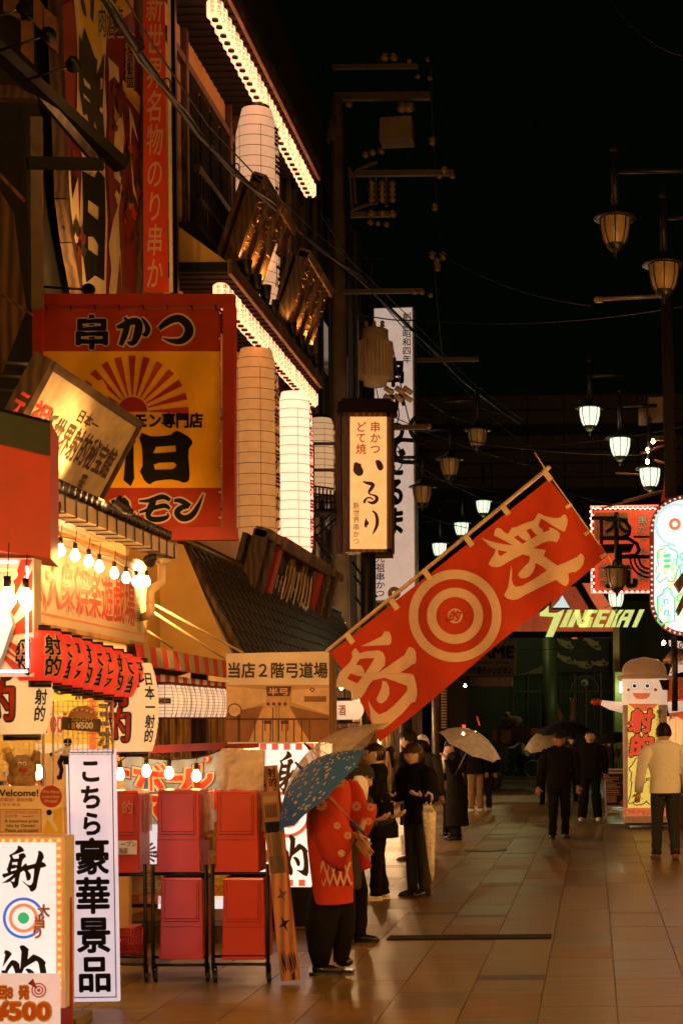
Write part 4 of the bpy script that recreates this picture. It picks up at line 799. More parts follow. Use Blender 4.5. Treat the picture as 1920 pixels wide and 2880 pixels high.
# plush monster and hanging figure
pm = thing('plush_toy', P(62, 2155, 9.5), 'striped furry plush with raised arms and a grin among the prizes', 'toy')
fur = mat('tan_striped_fur', (0.36, 0.22, 0.11), 0.95, var=0.5, nscale=22, bump=0.6)
m = M(); Yp = 9.55; F = FR(Yp); m.ball(F(65, 2160), .085, 14, fur, (1, .8, 1)); m.ball(F(62, 2190), .075, 12, fur, (1.2, .8, .8)); m.tube([F(50, 2155), F(32, 2140), F(24, 2118)], [.03, .026, .022], 8, fur); m.tube([F(82, 2155), F(98, 2135), F(106, 2112)], [.03, .026, .022], 8, fur); m.obj('body', None, pm)
m = M(); [m.ball(F(x, 2148, .075), .013, 8, K['white']) for x in (57, 70)]; [m.ball(F(x, 2148, .088), .006, 6, K['ink']) for x in (57, 70)]; m.obj('eye', None, pm)
m = M(); m.ball(F(66, 2164, .078), .016, 8, K['red'], (1.6, .4, .8)); m.obj('mouth', None, pm)
m = M(); F2 = FR(9.7); t = thing('plush_toy', F2(20, 2120), 'small yellow plush hanging above the striped furry plush', 'toy'); m.ball(F2(22, 2110), .022, 10, K['yellow']); m.ball(F2(22, 2128), .026, 10, K['yellow'], (1, .8, 1.3)); m.tube([F2(12, 2118), F2(8, 2108)], .009, 6, K['yellow']); m.tube([F2(32, 2118), F2(36, 2108)], .009, 6, K['yellow']); m.obj('body', None, t)
F = FR(9.85); fg = thing('hanging_figure', F(185, 2110), 'long-limbed white and black doll hanging from the wire net beside the tall white signboard', 'toy')
m = M(); m.ball(F(191, 2087), .026, 12, K['ink'], (1, .9, 1.1)); m.tube([F(190, 2098), F(184, 2125)], [.022, .026], 10, K['white']); m.tube([F(184, 2103), F(163, 2112), F(150, 2120)], [.012, .010, .009], 8, K['white']); m.ball(F(146, 2122), .014, 8, K['ink']); m.tube([F(182, 2122), F(168, 2145), F(174, 2165), F(170, 2185)], [.020, .016, .013, .012], 8, K['ink']); m.tube([F(188, 2125), F(186, 2150)], .016, 8, K['ink']); m.ball(F(168, 2186), .018, 8, K['ink']); m.obj('body', None, fg)
# welcome board
F = FR(9.3); wb = thing('welcome_board', F(80, 2280), 'cream welcome board with English and Asian greetings above the lit target sign', 'sign')
m = M(); m.slab(F(-60, 2208), F(176, 2214), F(178, 2350), F(-60, 2350), (0, .02, 0), mat('cream_board', (.85, .72, .52), .6)); m.obj('board', None, wb)
m = M(); pr(m, (0, 2275, 118, 2342), F, K['pink'], .002); pr(m, (3, 2278, 115, 2339), F, K['cream'], .004); ring(m, 144, 2240, 0, 31, F, K['red'], .003); poly(m, [[(120, 2345), (176, 2345), (176, 2268), (150, 2280), (135, 2300)]], F, K['yellow'], .002)
text(m, 'Welcome!', (-14, 2220, 108, 2239), F, K['ink'], .025, d=.006, latin=True)
for i, s_ in enumerate(('We Have', 'Luxurious', 'Prize!')): text(m, s_, (120 + (i == 2) * 6, 2222 + i * 13, 168 - (i == 2) * 6, 2231 + i * 13), F, K['cream'], .02, d=.006, latin=True)
text(m, '热烈歡迎！歡迎光臨！', (-8, 2243, 104, 2255), F, K['red'], .0, d=.006); text(m, '세계오세요', (-8, 2257, 60, 2269), F, K['red'], .0, d=.006)
text(m, 'SHOOTING GAME', (16, 2280, 108, 2288), F, K['orange'], .01, d=.006, latin=True); text(m, '日式打靶', (14, 2290, 50, 2300), F, K['red'], .0, d=.006)
m.bar(F(64, 2297, .008), F(96, 2295, .008), .008, .004, K['red'])
for i, s_ in enumerate(('A luxurious prize', 'hits by Games!', 'Please participate!')): text(m, s_, (14 + 5 * (i == 1), 2304 + i * 13, 108 - 8 * (i == 1), 2313 + i * 13), F, K['brownink'], .02, d=.006, latin=True)
poly(m, [[(128, 2300), (140, 2275), (152, 2290), (150, 2305), (165, 2335), (158, 2340), (140, 2312)]], F, K['white'], .006); ring(m, 139, 2285, 0, 8, F, K['ink'], .008)
m.obj('print', None, wb)
# lit target sign, near left corner
Yq = 9.12; F = FR(Yq); ls = thing('lit_sign', P(70, 2620, Yq), 'lit white sign with brush characters and blue-orange-green target bordered by yellow dots', 'sign')
m = M(); m.slab(F(-120, 2352), F(184, 2352), F(184, 2835), F(-120, 2835), (0, .16, 0), K['white']); m.obj('case', None, ls)
m = M(); F = FR(Yq - .004); pr(m, (-118, 2358, 175, 2830), F, LP['orange']); pr(m, (-118, 2369, 159, 2822), F, E['sign'], .003); m.obj('face', None, ls)
m = M()
for i in range(7): ring(m, 10 + i * 22, 2364, 0, 5.5, F, LP['yellow'], .006, n=14)
for i in range(20): ring(m, 166 + i * .12, 2364 + i * 21.8, 0, 5.5, F, LP['yellow'], .006, n=14)
m.obj('dot', None, ls)
m = M(); brushchar(m, USHA, (4, 2378, 131, 2508), F, K['ink'], .006); brushchar(m, UTEKI, (4, 2658, 133, 2790), F, K['ink'], .006)
ring(m, 67, 2582, 50, 58, F, LP['blue'], .006); ring(m, 67, 2582, 32, 41, F, LP['orange'], .006); ring(m, 67, 2582, 0, 16, F, LP['green'], .006)
for i, ch in enumerate('大当り'): x, y = ((124, 2560), (112, 2592), (106, 2622))[i]; text(m, ch, (x - 17, y - 17, x + 17, y + 19), F, K['white'], .09, d=.008); text(m, ch, (x - 17, y - 17, x + 17, y + 19), F, K['red'], .01, d=.010)
m.obj('lettering', None, ls)
m = M(); m.slab(P(-60, 2738, 9.0), P(168, 2738, 9.0), P(170, 2900, 9.0), P(-60, 2900, 9.0), (0, .01, 0), emis('backlit_white_card', (.50, .38, .33), 1.0, .08)); F = FR(8.99)  # card's emission stands in for sign light coming through it
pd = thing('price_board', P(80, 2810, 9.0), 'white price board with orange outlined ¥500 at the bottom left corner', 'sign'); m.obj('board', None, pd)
m = M(); text(m, '回8発', (-10, 2770, 84, 2812), F, K['yellow'], .10, d=.003); text(m, '回8発', (-8, 2772, 82, 2810), F, K['orange'], .045, d=.006); text(m, '¥500', (-20, 2818, 142, 2868), F, K['yellow'], .10, d=.003, latin=True); text(m, '¥500', (-18, 2820, 139, 2866), F, K['orange'], .05, d=.006, latin=True)
for r0, r1 in ((17, 21), (9, 13), (0, 5)): ring(m, 110, 2785, r0, r1, F, K['orange'], .004)
poly(m, [[(106, 2782), (94, 2752), (84, 2770), (80, 2766)]], F, K['red'], .007); m.obj('print', None, pd)
m = M(); a = G(150, 2850); m.box((-3.4, 9.3, 0), (-3.02, 9.6, .05), K['concrete']); m.box((-3.075, 9.2, 0.0), (-3.02, 9.24, 1.08), K['red'])
tag(m.obj('red_post'), 'narrow red painted post between the lit target sign and the white vertical signboard', 'post')
# tall white vertical signboard
Yk = 10.0; F = FR(Yk); kb = thing('vertical_signboard', P(262, 2815, Yk), 'tall narrow white signboard with black border and large black vertical lettering', 'sign')
def FK(u, v, d=0.0): return P(185 + (u * 148) + v * (18 if u < .5 else 6) if 0 else (185 + 16 * v) + u * ((323 + 12 * v) - (185 + 16 * v)), 2107 + 711 * v - 2 * u, Yk - d)
m = M(); m.slab(FK(0, 0), FK(1, 0), FK(1, 1), FK(0, 1), (0, .035, 0), emis('backlit_white_board', (.52, .46, .52), 1.0, .05)); m.obj('board', None, kb)  # glow put into the board keeps it pale under the warm lamps
m = M()
for (u0, v0, u1, v1) in ((.045, .012, .065, .985), (.935, .012, .955, .985), (.045, .012, .955, .016), (.045, .981, .955, .985)): m.add([FK(u0, v0, .003), FK(u1, v0, .003), FK(u1, v1, .003), FK(u0, v1, .003)], [(0, 1, 2, 3)], K['ink'])
m.obj('border', None, kb)
m = M()
for i, ch in enumerate('こちら豪華景品'):
    hs = (.105, .105, .105, .155, .155, .155, .155); v0 = .035 + sum(hs[:i]); hgt = hs[i]; e = .26 if i < 3 else .13
    text(m, ch, (e, v0, 1 - e, v0 + hgt * .97), FK, K['ink'], .05 if i < 3 else .038, d=.005)
m.obj('lettering', None, kb)

for i, (x, y, z) in enumerate(((-4.1, 10.2, 2.95), (-4.3, 11.3, 2.95), (-3.9, 11.9, 2.85))): bulb((x, y, z), 'added bulb hidden under the stall ceiling to brighten it, %s from the camera' % ORD[i], 'added bulbs inside the stall'); light('added_stall_light', (x, y, z - .15), 22, (1, .66, .34), .06)  # bulbs and lights added out of sight to brighten the stall interior
for i in range(20):
    j = i // 10; x = -6 + (i % 10) * 13; y = (2196, 2222)[j] - (i * 7 % 5) * 1.5; hh = 20 + (i * 5) % 9; Fb = FR(10.2 + .15 * (i % 3)); t = thing('prize_box', Fb(x + 5, y), 'small prize box, %s in the %s row behind the wire net' % (ORD[i % 10], ('upper', 'lower')[j]), 'box', 'prize boxes in the stall'); q = M(); k1 = (K['yellow'], K['pink'], K['bprint'], K['white'], K['orange'], K['red'], K['gprint'])[(i * 3) % 7]; q.slab(Fb(x, y - hh), Fb(x + 11, y - hh), Fb(x + 11, y), Fb(x, y), (0, .05, 0), k1); q.obj('carton', None, t); q = M(); q.slab(Fb(x + 2, y - hh + 4, .001), Fb(x + 9, y - hh + 4, .001), Fb(x + 9, y - hh + 11, .001), Fb(x + 2, y - hh + 11, .001), (0, -.002, 0), (K['cream'], K['ink'], K['yellow'])[i % 3]); q.obj('printed_face', None, t)
# ================================================================== CAPSULE MACHINE RACKS
def machine(x0, x1, yt, yb, Y, label, side=True):
    F = FR(Y); t = thing('capsule_machine', P((x0 + x1) / 2, yb, Y), label, 'capsule machine', 'capsule machines on the wheeled racks')
    dn = Vector((0, .34, 0)); xm = (x0 + x1) / 2; w = x1 - x0; h = yb - yt
    m = M(); m.slab(F(x0 + w * .035, yt + 6), F(x1 - w * .035, yt + 6), F(x1, yb), F(x0, yb), dn * .8, K['plastic']); o = m.obj('housing', None, t, bev=.008)
    m = M(); m.slab(F(x0 + w * .05, yt), F(x1 - w * .05, yt), F(x1 - w * .03, yt + 8, .004), F(x0 + w * .03, yt + 8, .004), dn * .8, K['plastic']); m.obj('lid', None, t, bev=.003)
    m = M(); v0, v1 = yt + 13, yt + h * .52
    a0, a1, b0, b1 = x0 + w * .10, x1 - w * .13, x0 + w * .11, x1 - w * .12
    for q in (((a0, v0), (a1, v0), 3), ((a0, v1), (a1, v1), 5), ((a0, v0), (a0, v1), 3), ((a1, v0), (a1, v1), 3)): m.bar(F(*q[0], .006), F(*q[1], .006), q[2] * Y / FPX, .012, K['plastic'])
    [m.add([F(*p_, .0035) for p_ in q_], [(0, 1, 2, 3)], K['dred']) for q_ in (((a0 + 2, v1 - 5), (a1 - 2, v1 - 5), (a1 - 2, v1 - 2), (a0 + 2, v1 - 2)), ((a1 - 4, v0 + 3), (a1 - 2, v0 + 3), (a1 - 2, v1 - 3), (a1 - 4, v1 - 3)), ((a0, v1 + 3), (a1, v1 + 3), (a1, v1 + 5), (a0, v1 + 5)))]; m.quad(F(a0, v0, .002), F(a1, v0, .002), F(a1, v1, .002), F(a0, v1, .002), K['plastic']); m.obj('back_panel', None, t)  # dark red strips paint the shade along the recessed panel's edges
    m = M(); m.slab(F(x0 + 2, yt + h * .60, .004), F(x1 - 2, yt + h * .60, .004), F(x1 - 1, yt + h * .605, .004), F(x0 + 1, yt + h * .605, .004), (0, .01, 0), K['dred']); m.bar(F(x0, yb - 6, .006), F(x1, yb - 6, .006), .02, .02, K['plastic']); m.obj('rim', None, t)
    if side:
        m = M(); m.slab(F(x1 - w * .03, yt + 10, -.12), F(x1 + w * .17, yt + 12, -.12), F(x1 + w * .17, yt + h * .50, -.12), F(x1, yt + h * .52, -.12), (0, .18, 0), K['clear']); m.obj('window', None, t)
        m = M(); random.seed(int(x0)); c = P(x1 + w * .06, yt + h * .42, Y + .2)
        for i in range(14): m.ball(c + Vector((random.uniform(-.02, .03), random.uniform(-.05, .08), random.uniform(-.09, .12))), .024, 8, random.choice((K['orange'], K['yellow'], K['white'], K['pink'])))
        m.obj('capsule', None, t)
    return t
def rackframe(x0, x1, yt, ym, yb, Y, label):
    t = thing('wheeled_rack', P((x0 + x1) / 2, yb, Y), label, 'rack', 'black wheeled racks of capsule machines')
    F = FR(Y); B = FR(Y + .42); m = M(); r = .013
    for f in (F, B):
        for x in (x0, x1): m.tube([f(x, yt), f(x + 2, yb)], r, 8, K['black'])
        for y in (ym, yb - 52, yb - 30): m.tube([f(x0, y), f(x1, y)], r * .8, 6, K['black'])
    for x in (x0, x1):
        for y in (ym, yb - 52): m.tube([F(x, y), B(x, y)], r * .8, 6, K['black'])
    m.slab(F(x0, ym), F(x1, ym), B(x1, ym), B(x0, ym), (0, 0, -.012), K['black']); m.obj('frame', None, t)
    for f in (F, B):
        for x in (x0 + 3, x1):
            p0 = f(x, yb); p0.z = .0; m = M(); c = p0 + Vector((.012, 0, .034)); m.lathe([(.001, -.014), (.034, -.012), (.034, .012), (.001, .014)], c, 14, K['black'], axis=(1, .3, 0)); o = m.obj('caster', None, t)
            m = M(); m.box(c + Vector((-.022, -.02, .0)), c + Vector((-.016, .02, .05))); m.tube([c + Vector((0, 0, .045)), Vector((p0.x, p0.y, f(x, yb - 10).z + .02))], .010, 6); m.obj('fork', K['steel'], o)
Yr = 11.0
rackframe(326, 408, 2430, 2460, 2742, Yr, 'black wheeled rack with a shopping basket, partly behind the white signboard')
rackframe(430, 580, 2432, 2458, 2744, Yr, 'black wheeled rack in the middle with two red capsule machines')
rackframe(598, 752, 2430, 2456, 2742, Yr - .05, 'black wheeled rack on the right with two red capsule machines and cardboard on top')
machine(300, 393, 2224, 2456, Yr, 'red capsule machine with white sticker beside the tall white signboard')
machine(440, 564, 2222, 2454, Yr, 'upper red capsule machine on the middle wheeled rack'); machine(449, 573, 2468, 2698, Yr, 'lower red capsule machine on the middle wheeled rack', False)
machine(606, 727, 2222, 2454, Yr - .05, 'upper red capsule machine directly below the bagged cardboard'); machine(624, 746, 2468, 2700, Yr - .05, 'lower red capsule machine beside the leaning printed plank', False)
F = FR(Yr - .02); m = M(); pr(m, (318, 2364, 386, 2403), F, K['white'], .002); text(m, 'ープン', (340, 2366, 384, 2382), F, K['ink'], .02, d=.005); text(m, '当店', (334, 2384, 360, 2401), F, K['ink'], .02, d=.005); 
tag(m.obj('sticker'), 'white notice sticker on the capsule machine beside the tall white signboard', 'sticker')
m = M(); text(m, '的', (342, 2252, 376, 2290), F, K['pink'], .03, d=.004); tag(m.obj('sticker'), 'pink character sticker above the white notice on the same capsule machine', 'sticker')
# basket
bk = thing('shopping_basket', P(372, 2690, 11.15), 'red plastic shopping basket on the lower shelf of the left rack', 'basket'); F = FR(11.12)
m = M()
for i in range(9): m.tube([F(338 + i * 8, 2612), F(340 + i * 7.4, 2690)], .006, 5)
for y in (2612, 2634, 2656, 2678, 2692): m.tube([F(334, y), F(404 - (y - 2612) * .12, y)], .007, 5)
m.obj('grid', K['plastic'], bk); m = M(); m.box(F(334, 2612, .0) , F(404, 2622, -.28)); m.hexa([F(338, 2695), F(398, 2695), F(398, 2695, -.26), F(338, 2695, -.26), F(334, 2620, -.01), F(402, 2620, -.01), F(402, 2620, -.28), F(334, 2620, -.28)]); m.obj('bin', K['plastic'], bk)
# cardboard in a plastic bag
cb = thing('bagged_cardboard', P(672, 2222, 10.98), 'cardboard sheets in a crumpled clear bag standing on the right capsule machine', 'bag'); F = FR(11.0)
m = M(); m.slab(F(650, 2108), F(742, 2110), F(740, 2220), F(640, 2220), (0, .05, 0), mat('cardboard', (.70, .58, .46), .8, var=.12)); m.obj('cardboard', None, cb)
def bagp(u, v, d=0): return P(612 + (640 - 612) * 0 + u * (746 - 616) + (1 - u) * (12 - 18 * math.sin(v * 3)), 2104 + v * 120, 10.96 + .02 * math.sin(u * 14 + v * 9) + .02 * noise.noise(Vector((u * 5, v * 5, 1))) - d)
m = M(); grid(m, bagp, 0, 0, 1, 1, 22, 18, K['clear']); m.obj('bag', None, cb)
m = M(); [m.slab(F(x, y, .01), F(x + w, y - 2, .01), F(x + w, y + 9, .01), F(x, y + 11, .01), (0, .003, 0), K['tan']) for x, y, w in ((636, 2116, 36), (640, 2140, 20))]; m.obj('tape', None, cb)
# leaning printed plank
pk = thing('leaning_plank', P(812, 2755, 10.8), 'long narrow printed plank leaning beside the right capsule machine, with a painted star', 'plank')
def PKm(u, v, d=0.0): return P((726 + 64 * v) + u * 48 - (0), 2156 + 604 * v - 4 * u, 11.02 - .16 * v - d)
m = M(); m.slab(PKm(0, 0), PKm(1, 0), PKm(1, 1), PKm(0, 1), (0.01, .03, 0), mat('orange_plank', (0.36, 0.13, 0.04), .5, wood=5, var=.3, stretch=(1, 1, .12))); m.obj('board', None, pk)
m = M()
def pq(r, mt, d): m.add([PKm(r[0], r[1], d), PKm(r[2], r[1], d), PKm(r[2], r[3], d), PKm(r[0], r[3], d)], [(0, 1, 2, 3)], mt)
text(m, '当店名物', (.02, .01, .35, .10), PKm, K['ink'], .04, vert=True, d=.003); text(m, '射的', (.5, .01, .98, .10), PKm, K['ink'], .03, vert=True, d=.003)
pq((.05, .12, .95, .27), K['tan'], .002); pq((.1, .14, .9, .17), K['ochre'], .004); pq((.05, .26, .95, .31), K['soot'], .004); pq((.12, .31, .88, .42), K['wood'], .004); pq((.08, .42, .95, .50), K['dwood'], .004)
for i in range(7): pq((.15 + i * .1, .18, .19 + i * .1, .24), K['ink'], .006)
for i in range(4): pq((.15 + i * .22, .32, .19 + i * .22, .42), K['dwood'], .006)
for k_, (cx_, cy_) in enumerate(((.6, .60), (.55, .735))):
    poly(m, [[(cx_ + (.36 if j % 2 else .10) * math.cos(j * PI / 4 + .4), cy_ + (.042 if j % 2 else .014) * math.sin(j * PI / 4 + .4)) for j in range(8)]], PKm, K['ink'] if k_ else K['dwood'], .004)
for st in ([(.2, .88, .02), (.22, .95, .02)], [(.2, .88, .02), (.36, .94, .02)], [(.36, .87, .02), (.37, .95, .02)], [(.5, .89, .02), (.5, .94, .02)], [(.6, .95, .02), (.62, .89, .02), (.72, .94, .02), (.74, .88, .02)], [(.84, .89, .02), (.84, .97, .02), (.7, .985, .015)], [(.9, .94, .02), (.94, .88, .02), (1.0, .935, .02)]): brush(m, st, PKm, K['ink'], .004, k=1.0)
m.obj('print', None, pk)
# blue hanging banner with bulbs in front
bb = thing('hanging_banner', P(470, 2120, 12.4), 'pale blue cloth banner with bubbly red katakana behind the capsule machines', 'banner')
def BB(u, v, d=0.0): return P(u, v + 26 * math.sin(max(0, min(1, (u - 330) / 290)) * PI) * max(0, 1 - (v - 2120) / 300), 12.4 - d + .02 * math.sin(u * .08))
m = M(); grid(m, BB, 318, 2112, 632, 2310, 22, 12, mat('pale_blue_cloth', (.27, .36, .52), .8, var=.25, nscale=3)); m.obj('cloth', None, bb)
m = M()
for (mt_, g, d) in ((K['bprint'], 9, .006), (K['cream'], 6, .010), (K['red'], 0, .016)):
    for st in ([(322, 2168, 8), (360, 2168, 8)], [(380, 2158, 8), (460, 2156, 8)], [(420, 2138, 8), (420, 2205, 9)], [(402, 2175, 8), (392, 2198, 8)], [(440, 2175, 8), (452, 2196, 8)], [(438, 2132, 4), (446, 2142, 4)], [(455, 2128, 4), (462, 2138, 4)], [(476, 2166, 8), (510, 2168, 8)], [(532, 2146, 9), (530, 2180, 9), (516, 2200, 7)], [(556, 2140, 9), (556, 2200, 9), (585, 2188, 8), (590, 2172, 7)], [(430, 2232, 9), (500, 2228, 9)], [(470, 2228, 9), (440, 2262, 9), (455, 2290, 9)], [(590, 2226, 10), (592, 2260, 10)], [(612, 2224, 9), (606, 2270, 9)]):
        brush(m, st, BB, mt_, d, grow=g)
ring(m, 582, 2125, 0, 11, BB, K['red'], .018); text(m, '3', (578, 2119, 586, 2131), BB, K['white'], .05, d=.022, latin=True)
m.obj('lettering', None, bb)
for bi_, (px, py) in enumerate(((338, 2160), (412, 2150), (476, 2156), (552, 2164), (106, 2150), (44, 2178))): bulb(P(px, py, 12.1 if px > 250 else 9.9), 'lit bulb hanging in front of the pale blue banner, %s of four' % ORD[bi_] if px > 250 else ('lit bulb beside the furry plush behind the wire net', 'lit bulb nearest the left edge behind the wire net')[px < 60], 'bulbs in front of the blue banner' if px > 250 else 'bulbs behind the wire net', drop=.1, s=.9, e='smallbulb')
m = M(); m.tube([P(320, 2140, 12.1), P(338, 2142, 12.1), P(380, 2108, 12.2), P(420, 2112, 12.1), P(476, 2130, 12.1), P(520, 2134, 12.1), P(552, 2132, 12.1), P(600, 2118, 12.1), P(640, 2100, 12.2)], .006, 5); tag(m.obj('bulb_cable', K['cable']), 'drooping black cable holding the bulbs in front of the pale blue banner', 'cable')
# photo board
Yp = 13.4; F = FR(Yp); pb = thing('photo_board', P(780, 1960, Yp), 'square hanging board with black calligraphy over a sepia photograph of an archery hall', 'sign')
m = M(); m.slab(F(636, 1838), F(925, 1832), F(926, 2088), F(640, 2092), (0, .04, 0), mat('board_cream', (.92, .82, .70), .35, var=.15, nscale=2)); m.slab(F(925, 1834), F(940, 1836), F(941, 2090), F(926, 2092), (0, .12, 0), K['wood']); m.obj('board', None, pb)
m = M(); F = FR(Yp - .003)
s_ = '当店２階弓道場'
text(m, s_, (638, 1862, 922, 1908), F, mat('gold_ink', (.035, .016, .004), .5), .035, d=.003)
pr(m, (637, 1926, 925, 2087), F, mat('sepia_mid', (.70, .43, .24), .5, var=.2, nscale=5), .002)
sp = {k_: mat('sepia_' + k_, c_, .55, var=.2, nscale=6) for k_, c_ in (('light', (.88, .66, .44)), ('dark', (.12, .045, .02)), ('floor', (.80, .50, .25)), ('wood', (.34, .15, .06)))}
poly(m, [[(637, 1930), (748, 1940), (748, 1975), (700, 1990), (637, 2005)]], F, sp['light'], .004); poly(m, [[(925, 1935), (820, 1940), (820, 1975), (925, 2010)]], F, sp['light'], .004); poly(m, [[(748, 1930), (820, 1930), (814, 1958), (752, 1958)]], F, sp['dark'], .006)
poly(m, [[(742, 1990), (812, 1990), (870, 2086), (700, 2086)]], F, sp['floor'], .006); poly(m, [[(637, 2005), (740, 1985), (700, 2086), (637, 2087)]], F, sp['wood'], .005); poly(m, [[(925, 2012), (815, 1985), (865, 2086), (925, 2087)]], F, sp['wood'], .005)
ring(m, 660, 1998, 0, 18, F, sp['light'], .008, n=20); ring(m, 660, 1998, 17, 20, F, sp['dark'], .009, n=20); ring(m, 878, 1940, 4, 8, F, sp['dark'], .006, n=4)
text(m, '半弓', (754, 1934, 812, 1956), F, sp['light'], .03, d=.009)
for x in range(715, 870, 22): pr(m, (x, 2022, x + 3, 2086), F, sp['dark'], .010)
for x in (742, 790): pr(m, (x, 2026, x + 22, 2036), F, sp['dark'], .011); pr(m, (x + 2, 2036, x + 5, 2056), F, sp['dark'], .011); pr(m, (x + 18, 2036, x + 21, 2056), F, sp['dark'], .011)
for x in (754, 770, 786, 802): ring(m, x, 1980, 0, 5, F, sp['dark'], .010, n=10)
pr(m, (637, 2020, 925, 2025), F, sp['dark'], .010); pr(m, (668, 2010, 676, 2086), F, sp['dark'], .010); pr(m, (855, 1958, 918, 1974), F, sp['wood'], .007); pr(m, (766, 1990, 769, 2086), F, sp['dark'], .010)
for x in (776, 784): pr(m, (x, 1985, x + 1.5, 2086), F, sp['dark'], .011)
m.obj('photograph', None, pb)
# second lit sign
Yl = 13.85; F = FR(Yl); l2 = thing('lit_sign', P(815, 2600, Yl), 'lit white standing sign with red checks and brown brush characters behind the blue umbrella', 'sign')
m = M(); m.slab(F(728, 2090), F(890, 2090), F(888, 2496), F(742, 2496), (0, .18, 0), K['white']); m.obj('case', None, l2)
m = M(); pr(m, (729, 2092, 887, 2494), F, E['sign2'], .004); m.obj('face', None, l2)
m = M(); F = FR(Yl - .005)
for i in range(5): pr(m, (731 + i * 33.4, 2091, 749 + i * 33.4, 2109), F, LP['red'], .004)
for i in range(4): pr(m, (738 + i * 34, 2474, 756 + i * 34, 2492), F, LP['red'], .004)
bi = mat('olive_brown_ink', (.10, .06, .015), .5)
brushchar(m, USHA, (768, 2112, 872, 2246), F, bi, .004); brushchar(m, UTEKI, (775, 2348, 868, 2470), F, bi, .004)
ring(m, 808, 2290, 28, 38, F, LP['red'], .003); ring(m, 808, 2290, 56, 66, F, LP['red'], .003)
m.obj('lettering', None, l2)
m = M(); m.slab(F(742, 2497), F(886, 2497), F(884, 2606), F(750, 2606), (0, .3, 0), K['black']); m.slab(F(748, 2606), F(886, 2606), F(884, 2612), F(750, 2612), (0, .32, 0), K['concrete']); m.obj('plinth', None, l2)
# ================================================================== THE BIG RED FLAG
fl = thing('red_flag', P(925, 1835, 12.6), 'large red banner flag with beige target and brush characters slanting over the street', 'flag')
YF = 12.5
def FL(u, v, d=0.0):
    s = (u - 925) * .787 + (1835 - v) * .618; t = (u - 925) * .618 + (v - 1835) * .787
    return P(u, v, YF + .05 * math.sin(s * .011 + 1.0) * min(1, abs(t) / 90) + .040 * math.sin(s * .03 + t * .02) * min(1, abs(t) / 90) - d)
cn_ = [(930, 1835), (1543, 1347), (1708, 1560), (1066, 2088)]
m = M(); nx, ny = 60, 22; vs = []
for j in range(ny + 1):
    for i in range(nx + 1):
        u, v = i / nx, j / ny
        x = (cn_[0][0] * (1 - u) + cn_[1][0] * u) * (1 - v) + (cn_[3][0] * (1 - u) + cn_[2][0] * u) * v
        y = (cn_[0][1] * (1 - u) + cn_[1][1] * u) * (1 - v) + (cn_[3][1] * (1 - u) + cn_[2][1] * u) * v
        x += 10 * math.sin(v * PI) * (1 - u) ** 3; y += 3 * math.sin(u * 9) * v
        vs.append(FL(x, y))
FC = mat('flag_red_cloth', (0.45, 0.036, 0.008), 0.85, var=.14, nscale=5, bump=.1, emit=None)
m.add(vs, [(j * (nx + 1) + i, j * (nx + 1) + i + 1, (j + 1) * (nx + 1) + i + 1, (j + 1) * (nx + 1) + i) for j in range(ny) for i in range(nx)], FC, True); m.obj('cloth', None, fl)
m = M(); bg = mat('flag_beige_print', (0.62, 0.47, 0.40), .85, var=.08)
def sub(l, n=8):
    r = []
    for a_, b_ in zip(l, l[1:] + l[:1]):
        k_ = max(1, int(math.hypot(a_[0] - b_[0], a_[1] - b_[1]) // n)); r += [(a_[0] + (b_[0] - a_[0]) * q / k_, a_[1] + (b_[1] - a_[1]) * q / k_) for q in range(k_)]
    return r
for g in (SHA, TEKI, [TEKI2[0]], [TEKI2[1]]): polyfine(m, [sub(l) for l in g], FL, bg, .010)
for r0, r1 in ((104, 130), (53, 79), (0, 21)): [ring(m, 1279, 1732, a_, min(a_ + 9, r1), FL, bg, .010, n=64) for a_ in range(r0, r1, 9)]
text(m, '的', (1262, 1715, 1296, 1749), FL, FC, .04, d=.022, shear=.3)
m.obj('lettering', None, fl)
m = M(); m.tube([P(918, 1832, 12.56), P(1545, 1312, 12.56)], .016, 8, K['pvc']); m.tube([P(1502, 1272, 12.5), P(1531, 1318, 12.5), P(1715, 1575, 12.5), P(1718, 1590, 12.5)], .0055, 6, K['cream']); m.tube([P(1525, 1330, 12.55), P(1540, 1314, 12.55)], .02, 8, K['pvc']); m.obj('pole', None, fl)
for (x, y) in ((975, 1786), (1100, 1690), (1192, 1606), (1310, 1512), (1412, 1424), (1531, 1328)):
    m = M(); m.slab(FL(x - 8, y + 2, .02), FL(x + 5, y - 8, .02), FL(x + 24, y + 18, .02), FL(x + 11, y + 28, .02), (0, .006, 0), K['cream']); m.obj('loop', None, fl)
for (x, y) in ((1603, 1422), (1655, 1498), (1700, 1562)):
    m = M(); m.slab(FL(x - 15, y + 2, .02), FL(x + 1, y - 8, .02), FL(x + 6, y, .02), FL(x - 10, y + 10, .02), (0, .006, 0), K['cream']); m.obj('loop', None, fl)
# ================================================================== THE STREET ON BOTH SIDES OF THE CAMERA
# shop fronts run on towards the camera; added unseen lanterns there light the view
rsh = thing('shop_row', (4.6, 10, 0), 'row of right-hand shop fronts beyond the right edge of the picture', 'building')
m = M(); m.box((4.4, -6, 0), (5.2, 25, 7)); m.obj('wall', K['plaster'], rsh); m = M(); m.box((3.5, -6, 3.3), (4.4, 25, 3.4)); m.obj('canopy', K['dwood'], rsh)
m = M(); [m.box((4.36, y, .4), (4.4, y + 1.6, 2.4)) for y in (-4, 0, 4, 8, 12, 16, 20)]; m.obj('pane', K['soot'], rsh)
lsh = thing('shop_row', (-4.4, 2, 0), 'row of left-hand shop fronts nearer than the left edge of the picture', 'building')
m = M(); m.box((-5.2, -6, 0), (-4.6, 7.4, 7)); m.obj('wall', K['plaster'], lsh); m = M(); m.box((-4.6, -6, 3.3), (-3.9, 7.4, 3.4)); m.obj('canopy', K['dwood'], lsh)
